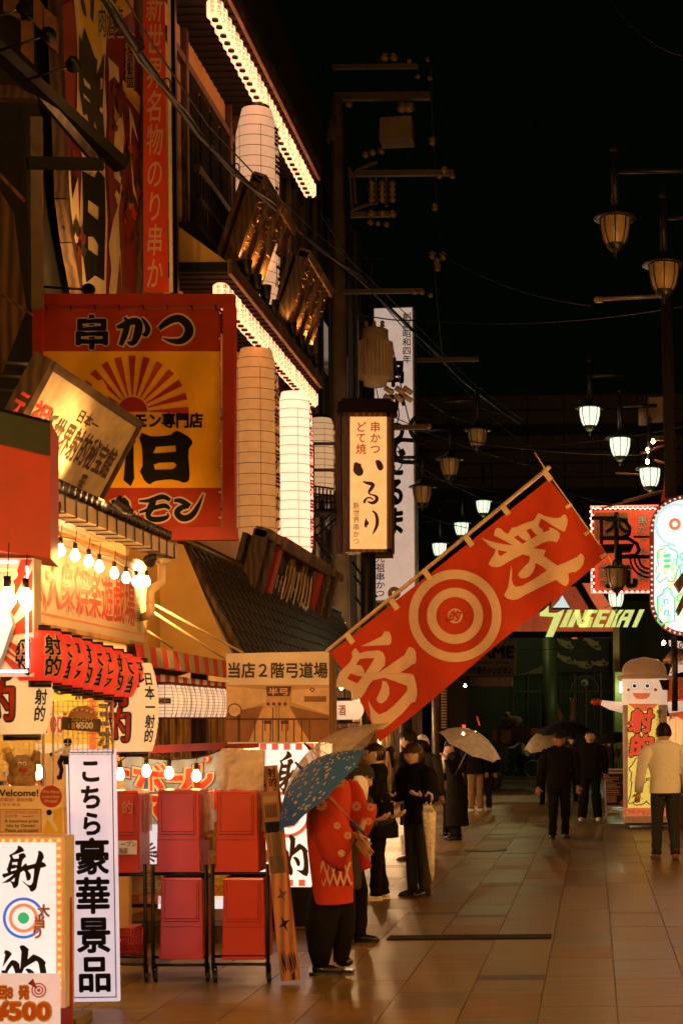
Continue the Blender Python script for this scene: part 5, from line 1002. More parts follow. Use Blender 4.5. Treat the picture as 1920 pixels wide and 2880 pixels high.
def added_lantern(loc, i, side, w):
    t = stall_lantern(loc, .19, .42, E['street'], [('酒', -PI / 2, -.1, .1, .12, K['ink'], None)], None, 'added unseen lantern number %s lighting the street from the %s side' % (ORD[i], side), 'added unseen lanterns beside the camera')
    return t
for i, y in enumerate((1.5, 4.5, 7.5, 10.5, 14, 18)): added_lantern((3.3, y, 2.9 + .4 * (i % 2)), i, 'right-hand', 1)
for i, y in enumerate((-2, 1, 4)): added_lantern((-3.6, y, 2.9 + .5 * (i % 2)), i, 'left-hand', 1)
for i, y in enumerate((-4.5, -1.5)): added_lantern((.6 * (-1) ** i, y, 5.2), i + 6, 'overhead', 1)
# ================================================================== LEFT SIDE BEYOND THE RESTAURANT
d3 = thing('dark_building', (-5.8, 34, 0), 'dark multi-storey building with vertical pipes beyond the lantern restaurant', 'building')
m = M(); m.box((-8, 26.9, 2.6), (-5.2, 46, 12.8), K['dark']); m.obj('wall', None, d3)
for i in range(16):
    y = 27.1 + i * .85; m = M(); (m.box((-5.2, y, 2.6), (-5.12, y + .22, 12.6 - (i % 3) * .4), K['dark']) if i % 3 else m.tube([(-5.1, y, 2.6), (-5.1, y, 12.6)], .06, 8, K['steel'])); m.obj('pilaster' if i % 3 else 'pipe', None, d3)
for z in (5.6, 8.6, 11.2):
    for i in range(5):
        y = 27.8 + i * 2.6; m = M(); m.box((-5.19, y, z), (-5.14, y + 1.3, z + 1.1), K['soot']); w = m.obj('window', None, d3); m = M(); m.box((-5.138, y + .07, z + .07), (-5.13, y + 1.23, z + 1.03), mat('dark_glass', (.02, .022, .018), .12)); m.obj('pane', None, w)
m = M(); m.box((-5.2, 26.9, 0), (-4.95, 46, 2.6), K['dwood']); m.obj('shop_front', None, d3)
random.seed(9)
for i in range(34):
    y = 26.6 + i * .52; k_ = random.choice((K['lwood'], K['plaster'], K['tan'], K['wood'], K['lwood'], E['kana'] if i in (20,) else K['plaster']))  # one panel can draw an added amber glow to brighten the front
    m = M(); x = -4.95 + random.choice((.03, .06, .12)); m.box((-4.95, y, .05 if i % 4 else .5), (x, y + random.choice((.12, .3, .42)), 2.35)); m.obj('panel', k_, d3)
for y0, y1 in ((17.0, 19.4), (20.2, 22.6), (23.4, 25.8)): m = M(); m.box((-4.42, y0, .7), (-4.38, y1, 2.1)); m.obj('added_glow_panel', E['shop'], rs)  # glowing panels added to light the street and people from the left
for y0, y1 in ((28.2, 29.3), (34, 36), (40, 42)): m = M(); m.box((-4.86, y0, .7), (-4.80, y1, 2.0)); m.obj('added_glow_panel', E['shop'], d3)  # more glowing panels added to brighten the far shop fronts
for y in (26.8, 29.6, 33.5, 38.2, 43): m = M(); m.box((-4.75, y, 0), (-4.62, y + .13, 2.6)); m.obj('post', K['dwood'], d3)
m = M(); m.tube([P(1127, 1980, 24), P(1129, 2260, 24)], .02, 8); tag(m.obj('metal_pole', K['steel']), 'slim metal pole behind the two young women', 'pole')
m = M(); m.tube([P(1141, 1850, 27), P(1141, 2320, 27)], .10, 12); tag(m.obj('dark_pole', K['soot']), 'thick dark pole rising behind the curly-haired person', 'pole')
m = M(); m.tube([P(1227, 1900, 31), P(1226, 2250, 31)], .09, 12, K['dwood']); m.tube([P(1221, 1990, 30.8), P(1221, 2230, 30.8)], .03, 8, K['steel']); tag(m.obj('wooden_post'), 'brown post with a metal conduit left of the person in the long coat', 'post')
m = M(); F = FR(31.5)
for i in range(14): m.slab(F(1240, 1940 + i * 8), F(1256, 1940 + i * 8), F(1256, 1944 + i * 8), F(1240, 1944 + i * 8), (0, .02, 0), K['ochre'])
tag(m.obj('louvre_screen'), 'pale slatted louvre screen beside the brown post', 'screen')
for i, (x, y, z) in enumerate(((-4.35, 27.6, 2.55), (-4.35, 31.5, 2.55), (-4.4, 36, 2.6))): bulb((x, y, z), 'added warm lamp behind the flag brightening the shop fronts, %s from the camera' % ORD[i], 'added lamps under the far shop fronts'); light('added_shop_light', (x, y, z - .15), 70, (1, .6, .28), .08)  # lamps added out of sight behind the flag to brighten the fronts
# coffee shop sign and lantern right of the photo board
F = FR(17.5); cs = thing('coffee_sign', F(965, 2060), 'brown coffee shop sign with a lit lantern above it, between photo board and flag', 'sign')
m = M(); m.slab(F(936, 2030), F(1010, 2030), F(1010, 2070), F(936, 2070), (0, .05, 0), mat('sign_brown', (.16, .045, .02), .5)); m.obj('board', None, cs)
m = M(); text(m, 'コーヒー専門店', (926, 2034, 1012, 2048), F, K['cream'], .02, d=.006); m.obj('lettering', None, cs)
m = M(); m.slab(F(940, 1960), F(948, 1960), F(948, 2200), F(940, 2200), (0, .1, 0), K['wood']); m.slab(F(940, 2070), F(1060, 2070), F(1060, 2200), F(940, 2200), (0, .05, 0), K['wood']); m.obj('post', None, cs)
stall_lantern(P(970, 1998, 17.3), .20, .20, E['wl'], [('酒', -PI / 2, -.06, .06, .08, K['orange'], None)], None, 'wide lit lantern above the brown coffee sign beside the flag corner', None)
# ---- amber vertical sign
Y = 27.0; F = FR(Y); iz = thing('amber_sign', P(1030, 1560, Y), 'vertical amber lit sign in a dark wooden case with its own little roof', 'sign')
m = M(); m.slab(F(950, 1128), F(1105, 1128), F(1108, 1158), F(948, 1158), (0, .5, 0), K['soot']); m.hexa([F(945, 1160, .2), F(1112, 1160, .2), F(1112, 1160, -.7), F(945, 1160, -.7), F(962, 1120, 0), F(1098, 1120, 0), F(1098, 1120, -.5), F(962, 1120, -.5)], K['soot']); m.obj('roof', None, iz)
m = M(); m.slab(F(965, 1160), F(983, 1160), F(986, 1552), F(968, 1552), (0, .5, 0), K['dwood'])
for r in ((983, 1160, 1098, 1172), (983, 1543, 1100, 1552), (1086, 1160, 1100, 1552)): m.slab(F(r[0], r[1]), F(r[2], r[1]), F(r[2] + 1, r[3]), F(r[0] + 1, r[3]), (0, .4, 0), K['wood'])
m.bar(F(950, 1165, -.3), F(955, 1560, -.3), .1, .1, K['dwood']); m.obj('case', None, iz)
m = M(); F = FR(26.95); pr(m, (984, 1172, 1087, 1544), F, E['kana']); m.obj('face', None, iz)
m = M(); F = FR(26.93); C4 = crop(980, 1280, .11905); bi2 = mat('warm_black_ink', (.035, .018, .006), .5)
for g in ([(130,180),(200,165),(235,195),(290,205),(300,270),(350,370),(340,440),(290,490),(220,495),(150,440),(110,370),(115,260)], [(645,120),(720,115),(780,170),(820,260),(815,320),(770,365),(720,360),(680,310),(650,230),(632,160)], [(410,1480),(430,1530),(475,1590),(478,1625),(440,1660),(425,1710),(375,1700),(370,1620),(385,1550)]): poly(m, [[C4(*p) for p in g]], F, bi2)
for st in ([(345,625,14),(430,655,34),(540,680,44),(575,720,42),(520,810,38),(478,880,24),(520,930,16),(600,950,22),(665,1000,38),(650,1080,42),(560,1130,36),(450,1100,14)], [(570,1045,18),(500,1003,17),(430,1020,20),(380,1080,30),(372,1125,26)], [(570,1320,16),(640,1390,30),(675,1520,39),(665,1660,37),(610,1790,24),(556,1875,4)]): brush(m, st, F, bi2, .006, T=C4)
text(m, '新世界串かつ', (992, 1412, 1011, 1532), F, bi2, .0, vert=True); text(m, '串かつ', (1040, 1185, 1070, 1278), F, K['orange'], .015, vert=True); text(m, 'どて焼', (1000, 1185, 1030, 1278), F, K['orange'], .015, vert=True)
m.obj('lettering', None, iz)
m = M(); m.tube([P(1035, 1552, 27.2), P(1037, 2210, 27.2)], .13, 12, K['iron']); m.bar(P(1050, 1563, 27.2), P(1105, 1563, 27.2), .06, .10, K['iron']); m.obj('post', None, iz)
# iron frame scaffold beside it
m = M()
for y in (1248, 1322, 1398): m.bar(P(878, y, 27.5), P(955, y, 27.5), .05, .05)
for x in (880, 945): m.bar(P(x, 1245, 27.6), P(x, 1480, 27.6), .04, .04)
for (p, q) in (((870, 1480), (940, 1570)), ((880, 1500), (950, 1620)), ((990, 1580), (1060, 1680)), ((995, 1620), (1050, 1690)), ((1000, 1680), (1045, 1750))): m.tube([P(*p, 28.2), P(*q, 28.2)], .02, 5)
tag(m.obj('iron_scaffold', K['iron']), 'black iron brackets and stays left of the amber vertical sign', 'bracket')
# ---- tall white sign behind
Y = 35.5; F = FR(Y); ts = thing('tall_sign', P(1110, 1690, Y), 'very tall white lit sign with large black brush characters behind the amber sign', 'sign')
m = M(); m.slab(F(1050, 866), F(1163, 862), F(1171, 1688), F(1054, 1690), (0, .5, 0), K['steel']); m.obj('case', None, ts)
m = M(); F = FR(35.46); m.add([F(1052, 868), F(1158, 865), F(1166, 1686), F(1056, 1688)], [(0, 1, 2, 3)], E['tall']); m.obj('face', None, ts)
m = M(); F = FR(35.44); text(m, '創業昭和四年', (1131, 878, 1156, 1022), F, K['ink'], .02, vert=True); text(m, '元祖', (1056, 1556, 1082, 1610), F, K['dred'], .02, vert=True); text(m, '串かつ', (1056, 1610, 1082, 1680), F, K['ink'], .02, vert=True)
text(m, '串かつだるま', (1074, 1005, 1140, 1508), F, K['ink'], .055, vert=True, shear=.05); ring(m, 1108, 1668, 6, 18, F, K['tan'], .004); m.obj('lettering', None, ts)
# ---- utility pole with cross arms and transformer
Y = 30.0; F = FR(Y); up = thing('utility_pole', G(962, 2312) if 0 else Vector((P(962, 2000, Y).x, Y, 0)), 'tall concrete utility pole crowded with cross arms and insulators left of the amber sign', 'utility pole')
bx = P(962, 2000, Y).x
m = M(); m.tube([(bx, Y, 0), (bx, Y, 13.6)], [.19, .12], 14, K['concrete']); m.obj('pole', None, up)
ins = mat('porcelain', (.26, .18, .11), .3); DA = mat('dull_arm_steel', (.13, .095, .06), .5, .4)
def arm(x0, x1, y, Ya=29.8, w=.10, insul=(), mt=None):
    m = M(); m.bar(P(x0, y + 3, Ya), P(x1, y, Ya), w, w, mt or DA, up=(0, 0, 1)); a = m.obj('cross_arm', None, up)
    for (ix, iy, r) in insul:
        q = M(); c = P(ix, iy, Ya - .06); q.lathe([(.0, -r), (r * .6, -r * .8), (r, -.2 * r), (r * .55, .0), (r * .9, .35 * r), (r * .4, .5 * r), (0, r)], c, 12, ins); q.obj('insulator', None, a)
arm(935, 1175, 186, 30, .08, ((1081, 160, .09), (1107, 160, .09), (1150, 170, .05), (1202, 166, .05), (1174, 215, .05), (1208, 220, .05)), K['dark'] if 0 else None)
arm(940, 1210, 270, 30, .13, ((981, 292, .07), (1130, 300, .11), (1150, 300, .11)))
arm(980, 1275, 486, 29.7, .10, ((1027, 434, .07), (1047, 428, .07), (1072, 424, .07), (1248, 476, .08), (1235, 494, .06), (1272, 494, .06)))
arm(985, 1110, 602, 29.6, .09, ((1043, 600, .08), (1074, 600, .08), (1104, 600, .08), (1041, 625, .06), (1086, 630, .06), (1062, 628, .05)))
arm(960, 1190, 818, 29.8, .08, ((1165, 820, .06), (1186, 820, .06), (1210, 830, .05)))
arm(1100, 1208, 1200, 29.8, .09, ((1205, 1198, .06),))
arm(1165, 1345, 1010, 36.0, .09, ((1330, 1012, .06),))
m = M()
for (p, q) in (((982, 470), (990, 590)), ((995, 480), (1000, 572)), ((985, 592), (1062, 566)), ((990, 485), (1062, 455)), ((1057, 500), (1057, 575)), ((1086, 500), (1086, 580)), ((1040, 500), (1040, 560))): m.bar(P(*p, 29.65), P(*q, 29.65), .045, .045, DA)
m.obj('bracket', None, up)
for k_, (x, y) in enumerate(((1045, 540), (1074, 540), (1103, 540))): m = M(); m.lathe([(.03 + .04 * (j % 2), -.2 + .05 * j) for j in range(9)], P(x, y, 29.5), 10, ins); m.obj('insulator', None, up)
m = M(); m.slab(P(1068, 330, 30.2), P(1156, 325, 30.2), P(1158, 388, 30.2), P(1066, 392, 30.2), (0, .5, 0), K['concrete']); m.obj('switch_box', None, up)
m = M(); m.tube([P(938, 330, 30), P(938, 400, 30)], .14, 12, K['dark']); m.obj('small_transformer', None, up)
m = M(); c = P(1055, 1085, 29); c2 = P(1055, 925, 29); H = c2.z - c.z; R = .27
prof = [(.0, 0), (R * .75, 0), (R * .8, .08), (R * .98, .12), (R * .98, H - .22), (R * .9, H - .18), (R * .9, H - .02), (R * .7, H), (0, H)]
m.lathe(prof, c, 24, mat('transformer_paint', (.42, .34, .24), .45, var=.15)); m.obj('transformer', None, up)
m = M()
for k_ in range(30): a = 2 * PI * k_ / 30; m.box((c.x + math.cos(a) * R - .008, c.y + math.sin(a) * R - .008, c.z + .13), (c.x + math.cos(a) * (R + .05) + .008, c.y + math.sin(a) * (R + .05) + .008, c.z + H - .25), MATS['transformer_paint'])
m.obj('cooling_fin', None, up)
for k_, (dx, dz) in enumerate(((-.14, 0), (.0, .03), (.15, .0))): m = M(); m.lathe([(.025, 0), (.05, .03), (.03, .06), (.045, .09), (.02, .12), (0, .13)], c + Vector((dx, -.1, H)), 10, ins); m.obj('bushing', None, up)
for i in range(7):
    x, y = 1085 + (i % 3) * 22 + random.uniform(-6, 6), 1090 + (i // 3) * 22; m = M(); m.tube([P(x, y, 29.5), P(x + 22, y + 16, 29.5)], .05, 8); m.obj('cable_joint', K['pvc'], up)
# curved iron arms sticking out of the poles (ends of street lamp brackets)
# ---- street lamps
def slamp(px, py, Y, lit, label, group, armto=None, grp=None):
    s_ = 1.0; t = thing('street_lamp', P(px, py, Y), label, 'street lamp', group)
    m = M(); m.lathe([(.0, .16), (.05, .15), (.11, .07), (.27, .0), (.285, -.02), (.19, -.015), (.0, -.01)], (0, 0, 0), 24, K['iron']); m.obj('hood', None, t, rel=False)
    m = M(); m.lathe([(.19, -.02), (.185, -.14), (.155, -.27), (.115, -.345)], (0, 0, 0), 24, E['lampg'] if lit else K['glass'] if lit == 0 else E['pale']); m.obj('glass', None, t, rel=False)
    m = M()
    for k_ in range(8): a = 2 * PI * k_ / 8; m.tube([(math.cos(a) * r, math.sin(a) * r, z) for r, z in ((.195, -.01), (.19, -.14), (.160, -.27), (.118, -.35))], .008, 5, K['iron'])
    m.lathe([(.118, -.345), (.11, -.39), (.05, -.44), (.02, -.46), (.03, -.48), (0, -.53)], (0, 0, 0), 16, K['iron']); m.obj('cage', None, t, rel=False)
    m = M(); m.tube([(0, 0, .14), (0, 0, .85)], .045, 10, K['iron']); m.lathe([(.045, .85), (.055, .88), (.03, .93), (0, 1.02)], (0, 0, 0), 12, K['iron'])
    if armto: m.tube([(0, 0, .6)] + [Vector(q) for q in armto], .035, 8, K['iron'])
    m.obj('stem', None, t, rel=False)
    if lit == 1: light('lamp_light', (0, 0, -.6), grp or 2.5, (1, .95, .42), .12, t)
slamp(1728, 612, 20.8, 0, 'large unlit street lamp high on the right, the inner of the nearest pair', 'unlit lamps high on the right', [(1.2, 0, .6)]); slamp(1865, 742, 20.8, 0, 'large unlit street lamp high at the right edge, the outer of the nearest pair', 'unlit lamps high on the right', [(.6, 0, .6)])
for i, (px, py) in enumerate(((1657, 1146), (1742, 1232), (1826, 1317))): slamp(px, py, 30, 1, ('lit greenish street lamp, topmost and innermost of the right trio', 'lit greenish street lamp, middle one of the right trio', 'lit greenish street lamp, lowest one of the right trio above the oval sign')[i], 'greenish street lamps', [(.7, 0, .6)])
for i, (px, py) in enumerate(((1342, 1208), (1264, 1290), (1187, 1368))): slamp(px, py, 33, 0, ('dim street lamp, highest of the left trio over the flag', 'dim street lamp, middle one of the left trio', 'dim street lamp, lowest of the left trio beside the tall white sign')[i], 'dim street lamps on the left', [(-.7, 0, .6)])
for i, (px, py) in enumerate(((1358, 1408), (1297, 1470), (1235, 1528))): slamp(px, py, 44, 1, ('small lit greenish lamp just above the flag pole, highest of three', 'small lit greenish lamp above the flag pole, middle one', 'small lit greenish lamp partly behind the flag pole, lowest one')[i], 'greenish street lamps', [(-.7, 0, .6)])
slamp(1733, 1598, 29, 0, 'unlit street lamp hanging from the black curved bracket before the red LED sign', None); slamp(1731, 1668, 40, 1, 'small lit lamp under the red LED framed sign', None)
slamp(1420, 1560, 58, 1, 'added street lamp hidden behind the big flag to light the far buildings', None, grp=60)  # added lamp, unseen behind the flag, brightens the far buildings
# black curved bracket
F = FR(29.2); cb_ = thing('lamp_bracket', F(1735, 1540), 'black iron bracket of two curved arms in front of the red LED framed sign', 'bracket')
def arc(m, pts, r): m.tube([F(*p) for p in pts], r, 8, K['soot'])
m = M(); arc(m, [(1662, 1457), (1735, 1457), (1757, 1466), (1770, 1485), (1767, 1503), (1750, 1512), (1690, 1514)], .035); arc(m, [(1690, 1514), (1765, 1514), (1790, 1530), (1796, 1548), (1785, 1562), (1745, 1566), (1840, 1566)], .035); arc(m, [(1690, 1462), (1690, 1530)], .03); m.slab(F(1688, 1531), F(1782, 1529), F(1772, 1549), F(1690, 1552), (0, .3, 0), K['soot']); arc(m, [(1743, 1545), (1744, 1592)], .03)
for r in (30, 42, 54): arc(m, [(1825 - r * math.cos(a), 1570 + r * math.sin(a)) for a in [k * PI / 14 for k in range(8)]], .018)
arc(m, [(1780, 1510), (1925, 1509)], .02); m.obj('bracket', None, cb_)
for (x0, y0, g) in ((1165, 1205, 24), (1120, 1270, 24)):
    m = M(); F = FR(33.5); m.tube([F(x0 + 60, y0 - 30)] + [F(x0 + 8 - g * math.sin(a) + 4, y0 - 2 - g * 1.3 * math.cos(a)) for a in [k * PI / 8 for k in range(9)]] + [F(x0 + 90, y0 + 32)], .045, 8, K['soot']); tag(m.obj('curved_arm'), 'black curved iron arm, %s one beside the tall white sign' % ('upper', 'lower')[y0 > 1250] , 'bracket', 'curved iron lamp arms')
# right poles
m = M(); m.tube([P(1872, 800, 23), P(1885, 1400, 23)], .085, 12, K['soot']); m.tube([P(1670, 842, 22.8), P(1872, 832, 22.8)], .03, 8, K['steel']); [m.ball(P(x, 843, 22.8), .05, 8, ins) for x in (1677, 1688)]; tag(m.obj('side_pole'), 'dark pole with a short cross arm at the right edge below the big unlit lamp', 'pole')
m = M(); m.slab(P(1822, 1118, 31), P(1862, 1116, 31), P(1862, 1180, 31), P(1824, 1182, 31), (0, .3, 0), K['concrete']); m.tube([P(1808, 1150, 30.8), P(1808, 1195, 30.8)], .10, 10, K['concrete']); tag(m.obj('transformer_box'), 'grey transformer boxes on the right pole above the lit lamps', 'transformer')
# ---- far buildings across the road
fb = thing('far_building', (-6, 76, 0), 'long flat brown building with horizontal bands closing the street far behind', 'building')
fm = mat('far_brown_cladding', (.20, .13, .06), .8, var=.12, nscale=.6)
a, b = P(1175, 1112, 76), P(2100, 1112, 76)
m = M(); m.box((a.x, 76, 0), (b.x, 84, a.z), mat('far_dark_wall', (.05, .045, .025), .8, var=.2, nscale=.5)); m.obj('wall', None, fb)
z_ = lambda y: P(1600, y, 76).z
for y0, y1 in ((1112, 1150), (1156, 1192), (1225, 1262), (1268, 1300), (1305, 1340), (1345, 1372)):
    for k_ in range(9): x0, x1 = a.x + (b.x - a.x) * k_ / 9, a.x + (b.x - a.x) * (k_ + 1) / 9 - .06; m = M(); m.box((x0, 75.9, z_(y1)), (x1, 75.99, z_(y0))); m.obj('cladding_panel', fm, fb)
Y = 62.5; F = FR(Y); gb = thing('green_arcade_building', F(1560, 2180), 'dark green building with lattice doors and a fish mural', 'building')
m = M(); m.slab(F(1240, 1690), F(1905, 1690), F(1905, 2185), F(1240, 2185), (0, 6, 0), K['darkgreen']); m.obj('wall', None, gb)
F = FR(62.3)
for x in (1440, 1482, 1530, 1572, 1612, 1645, 1686, 1730, 1770):
    m = M(); m.slab(F(x, 1892), F(x + 5, 1892), F(x + 5, 2178), F(x, 2178), (0, .15, 0), K['green']); m.obj('door_frame', None, gb)
for x0, x1 in ((1446, 1480), (1487, 1526), (1577, 1610), (1617, 1643), (1650, 1684), (1691, 1727)):
    m = M()
    for k_ in range(int((x1 - x0) / 5)): m.slab(F(x0 + k_ * 5 + 2, 1895), F(x0 + k_ * 5 + 3.4, 1895), F(x0 + k_ * 5 + 3.4, 2175), F(x0 + k_ * 5 + 2, 2175), (0, .08, 0), mat('lattice_green', (.05, .11, .06), .5))
    m.slab(F(x0, 1942), F(x1, 1942), F(x1, 1947), F(x0, 1947), (0, .1, 0), MATS['lattice_green']); m.obj('lattice', None, gb)
m = M(); m.slab(F(1445, 1745 + 155), F(1478, 1872 + 20), F(1526, 1871), F(1526, 1893), (0, .4, 0), K['concrete']); m.obj('canopy', None, gb)
m = M(); ring(m, 1643, 1920, 0, 10, FR(62.1), mat('emblem_cream', (.5, .5, .35), .6), .0, n=24); ring(m, 1640, 1922, 0, 5, FR(62.05), K['darkgreen'], n=16); ring(m, 1643, 1940, 36, 40, FR(62.1), K['green'], a0=PI, a1=2 * PI); m.obj('emblem', None, gb)
m = M(); fcm = mat('mural_fish', (.42, .34, .20), .7, var=.3, nscale=2); fcd = mat('mural_dark', (.03, .035, .025), .7)
F = FR(62.15); pr(m, (1562, 1793, 1712, 1890), F, fcd, .0)
for x, y, s_, a in ((1590, 1812, 26, .5), (1668, 1812, 26, .6), (1590, 1855, 22, .5), (1640, 1870, 24, .3), (1690, 1866, 22, 0)):
    q = [(s_ * math.cos(t), s_ * .36 * math.sin(t)) for t in [k_ * .45 for k_ in range(14)]]; R2 = lambda u, v: (x + u * math.cos(a) - v * math.sin(a), y + u * math.sin(a) + v * math.cos(a))
    poly(m, [[R2(*p) for p in q]], F, fcm, .03); poly(m, [[R2(-s_ * .7, 0), R2(-s_ * 1.3, -9), R2(-s_ * 1.2, 9)]], F, fcm, .05); poly(m, [[R2(0, -4), R2(6, -16), R2(12, -5)]], F, fcm, .06); poly(m, [[R2(s_ * .2, -s_ * .1), R2(s_ * .8, -2), R2(s_ * .2, s_ * .16)]], F, fcd, .07)
m.obj('fish_mural', None, gb)
m = M(); m.tube([P(1545, 1785, 59), P(1545, 2170, 59)], .28, 18); tag(m.obj('round_column', mat('green_column', (.06, .075, .025), .5, var=.2)), 'thick round green column under the glowing street arch', 'column')
m = M(); F = FR(58); m.slab(F(1722, 1600), F(1740, 1600), F(1742, 2180), F(1724, 2180), (0, .2, 0), K['ochre']); tag(m.obj('pale_post'), 'pale square post at the right end of the street arch', 'post')
tb_ = thing('tube_lamp', P(1747, 1930, 57), 'pair of bright greenish tube lamps left of the inflatable head', 'lamp'); m = M(); [m.slab(P(x, 1917, 57), P(x + 5, 1917, 57), P(x + 5, 1948, 57), P(x, 1948, 57), (0, .05, 0), E['tube']) for x in (1742, 1749)]; m.obj('tube', None, tb_); light('tube_light', P(1742, 1935, 56.5) - Vector(tb_.location), 32, (1, 1, .5), .2, tb_); m = M(); m.slab(P(1728, 1890, 57.2), P(1760, 1890, 57.2), P(1760, 2180, 57.2), P(1728, 2180, 57.2), (0, .1, 0), mat('lit_green_wall', (.10, .16, .04), .6)); m.obj('back_panel', None, tb_)  # lighter green panel paints the wall as lit by the tubes
# game sign
F = FR(52); gs = thing('arcade_sign', F(1385, 1850), 'dark unlit arcade sign with bold lettering under the lower edge of the flag', 'sign')
m = M(); m.slab(F(1300, 1805), F(1448, 1805), F(1448, 1902), F(1300, 1902), (0, .4, 0), mat('sign_khaki', (.15, .115, .05), .6)); m.obj('board', None, gs)
m = M(); text(m, 'GAME', (1312, 1816, 1443, 1850), F, K['ink'], .06, d=.02, latin=True); text(m, 'Amusement Arcade', (1322, 1858, 1428, 1866), F, K['ink'], .01, d=.02, latin=True); text(m, '射的場チャンピオン', (1310, 1874, 1441, 1896), F, K['ink'], .04, d=.02, shear=.2); m.obj('lettering', None, gs)
# arch with lit letters
F = FR(50); ar = thing('street_arch', F(1600, 1760), 'red street arch carrying glowing slanted yellow letters', 'sign')
arm_ = mat('arch_red_panel', (.30, .055, .02), .3, .3, emit=(.16, .025, .008), es=.8, var=.3, nscale=1.5)
m = M(); m.slab(F(1420, 1722), F(1722, 1722), F(1722, 1776), F(1420, 1776), (0, .5, 0), arm_); m.slab(F(1430, 1776), F(1722, 1776), F(1722, 1792), F(1430, 1792), (0, .5, 0), K['soot']); m.obj('beam', None, ar)
m = M(); oc = mat('arch_orange', (.5, .12, .04), .5, emit=(.34, .06, .02), es=.9, var=.1)
m.slab(F(1632, 1640, -.2), F(1676, 1640, -.2), F(1724, 1718, -.2), F(1684, 1718, -.2), (0, .3, 0), oc); m.slab(F(1612, 1640, .0), F(1636, 1640, .0), F(1680, 1718, .0), F(1660, 1718, .0), (0, .3, 0), K['soot']); m.slab(F(1560, 1650, -.6), F(1640, 1650, -.6), F(1655, 1718, -.6), F(1545, 1718, -.6), (0, .3, 0), arm_); m.slab(F(1595, 1772, -.2), F(1610, 1772, -.2), F(1622, 1796, -.2), F(1608, 1796, -.2), (0, .2, 0), oc); m.obj('panel', None, ar)
m = M(); poly(m, [[(1580, 1674), (1570, 1690), (1553, 1709), (1601, 1709)]], F, emis('lit_white_triangle', (.55, .68, .66)), .1); m.slab(F(1553, 1709, .1), F(1601, 1709, .1), F(1601, 1714, .1), F(1548, 1714, .1), (0, .1, 0), K['soot']); m.obj('lit_triangle', None, ar)
L_ = M(); C7 = crop(1200, 1200, .4592)
def seg(pl): poly(L_, [[C7(*p) for p in pl]], F, E['letters'], .12)
seg([(690,1140),(720,1120),(745,1095),(745,1140),(795,1140),(840,1120),(830,1150),(770,1288),(725,1288),(775,1165),(690,1160)])
seg([(862,1122),(892,1122),(850,1228),(810,1228)])
for g in ([(905,1122),(935,1122),(893,1228),(856,1228)], [(905,1122),(935,1122),(948,1200),(935,1228),(918,1210)], [(990,1122),(1016,1122),(975,1228),(938,1228)]): seg(g)
C9 = crop(1600, 1350, .20408)
for g in ([(215,1790),(395,1790),(380,1835),(275,1835),(262,1890),(330,1890),(290,2028),(130,2028),(145,1985),(215,1985),(238,1925),(170,1925)], [(410,1790),(568,1790),(552,1835),(455,1835),(440,1880),(515,1880),(500,1925),(425,1925),(405,1985),(480,1985),(460,2028),(310,2028)],
          [(590,1790),(655,1790),(560,2028),(485,2028)], [(690,1790),(748,1790),(650,1900),(628,1870)], [(630,1890),(668,1880),(630,2028),(570,2028)], [(965,1785),(1035,1785),(925,2028),(860,2028)]): poly(L_, [[C9(*p) for p in g]], F, E['letters'], .12)
poly(L_, [[C9(*p) for p in l] for l in ([(700,1890),(770,1790),(900,1790),(800,2028),(738,2028),(775,1935),(725,1935),(690,2028),(640,2028)], [(778,1835),(818,1835),(798,1885),(750,1885)])], F, E['letters'], .12)
L_.obj('letter', None, ar)
# red LED sign
F = FR(30.5); lp = thing('led_sign', F(1740, 1540), 'red kushikatsu sign framed by glowing LED dots behind the black bracket', 'sign')
m = M(); m.slab(F(1660, 1424), F(1850, 1422), F(1850, 1668), F(1664, 1668), (0, .12, 0), K['dred']); m.obj('case', None, lp)
m = M(); m.add([F(1668, 1436, .01), F(1850, 1434, .01), F(1850, 1660, .01), F(1672, 1660, .01)], [(0, 1, 2, 3)], E['redglow']); m.obj('cloth', None, lp)
m = M()
for i in range(26): m.tube([F(1664 + i * 7, 1428 + (i % 2) * 3, .03), F(1668 + i * 7, 1428 + (i % 2) * 3, .03)], .012, 5, E['ledw'])
for i in range(24): m.tube([F(1659 + (i % 2) * 5 + i * .2, 1436 + i * 9.6, .03), F(1659 + (i % 2) * 5 + i * .2, 1441 + i * 9.6, .03)], .012, 5, E['ledw'])
for i in range(11): m.tube([F(1668 + i * 15, 1664, .03), F(1674 + i * 15, 1664, .03)], .012, 5, E['ledw'])
m.obj('led_dot', None, lp)
m = M(); m.tube([F(1658, 1425, .02), F(1850, 1422, .02)], .014, 6, E['led']); m.tube([F(1662, 1425, .02), F(1662, 1668, .02)], .014, 6, E['led']); m.tube([F(1662, 1667, .02), F(1850, 1666, .02)], .014, 6, E['led']); m.obj('led_strip', None, lp)
m = M(); pr(m, (1671, 1442, 1765, 1520), F, K['tan'], .014)
for i, (x, y, r) in enumerate(((1688, 1490, 16), (1720, 1488, 17), (1745, 1492, 14), (1700, 1455, 14), (1732, 1452, 13))): ring(m, x, y, 0, r, F, K['orange'], .018 + i * .002, n=16); ring(m, x, y, r - 3, r, F, K['ochre'], .03 + i * .002, n=16)
text(m, '大', (1700, 1440, 1765, 1500), F, K['ink'], .05, d=.05); text(m, '丸', (1700, 1572, 1790, 1655), F, K['cream'], .09, d=.03); text(m, '丸', (1700, 1572, 1790, 1655), F, K['ink'], .05, d=.04)
for s_, r in (('串かつ', (1791, 1450, 1820, 1524)), ('たこ焼', (1791, 1538, 1820, 1636)), ('み焼き', (1682, 1582, 1710, 1650))): text(m, s_, r, F, K['ink'], .06, vert=True, d=.03); text(m, s_, r, F, K['white'], .02, vert=True, d=.04)
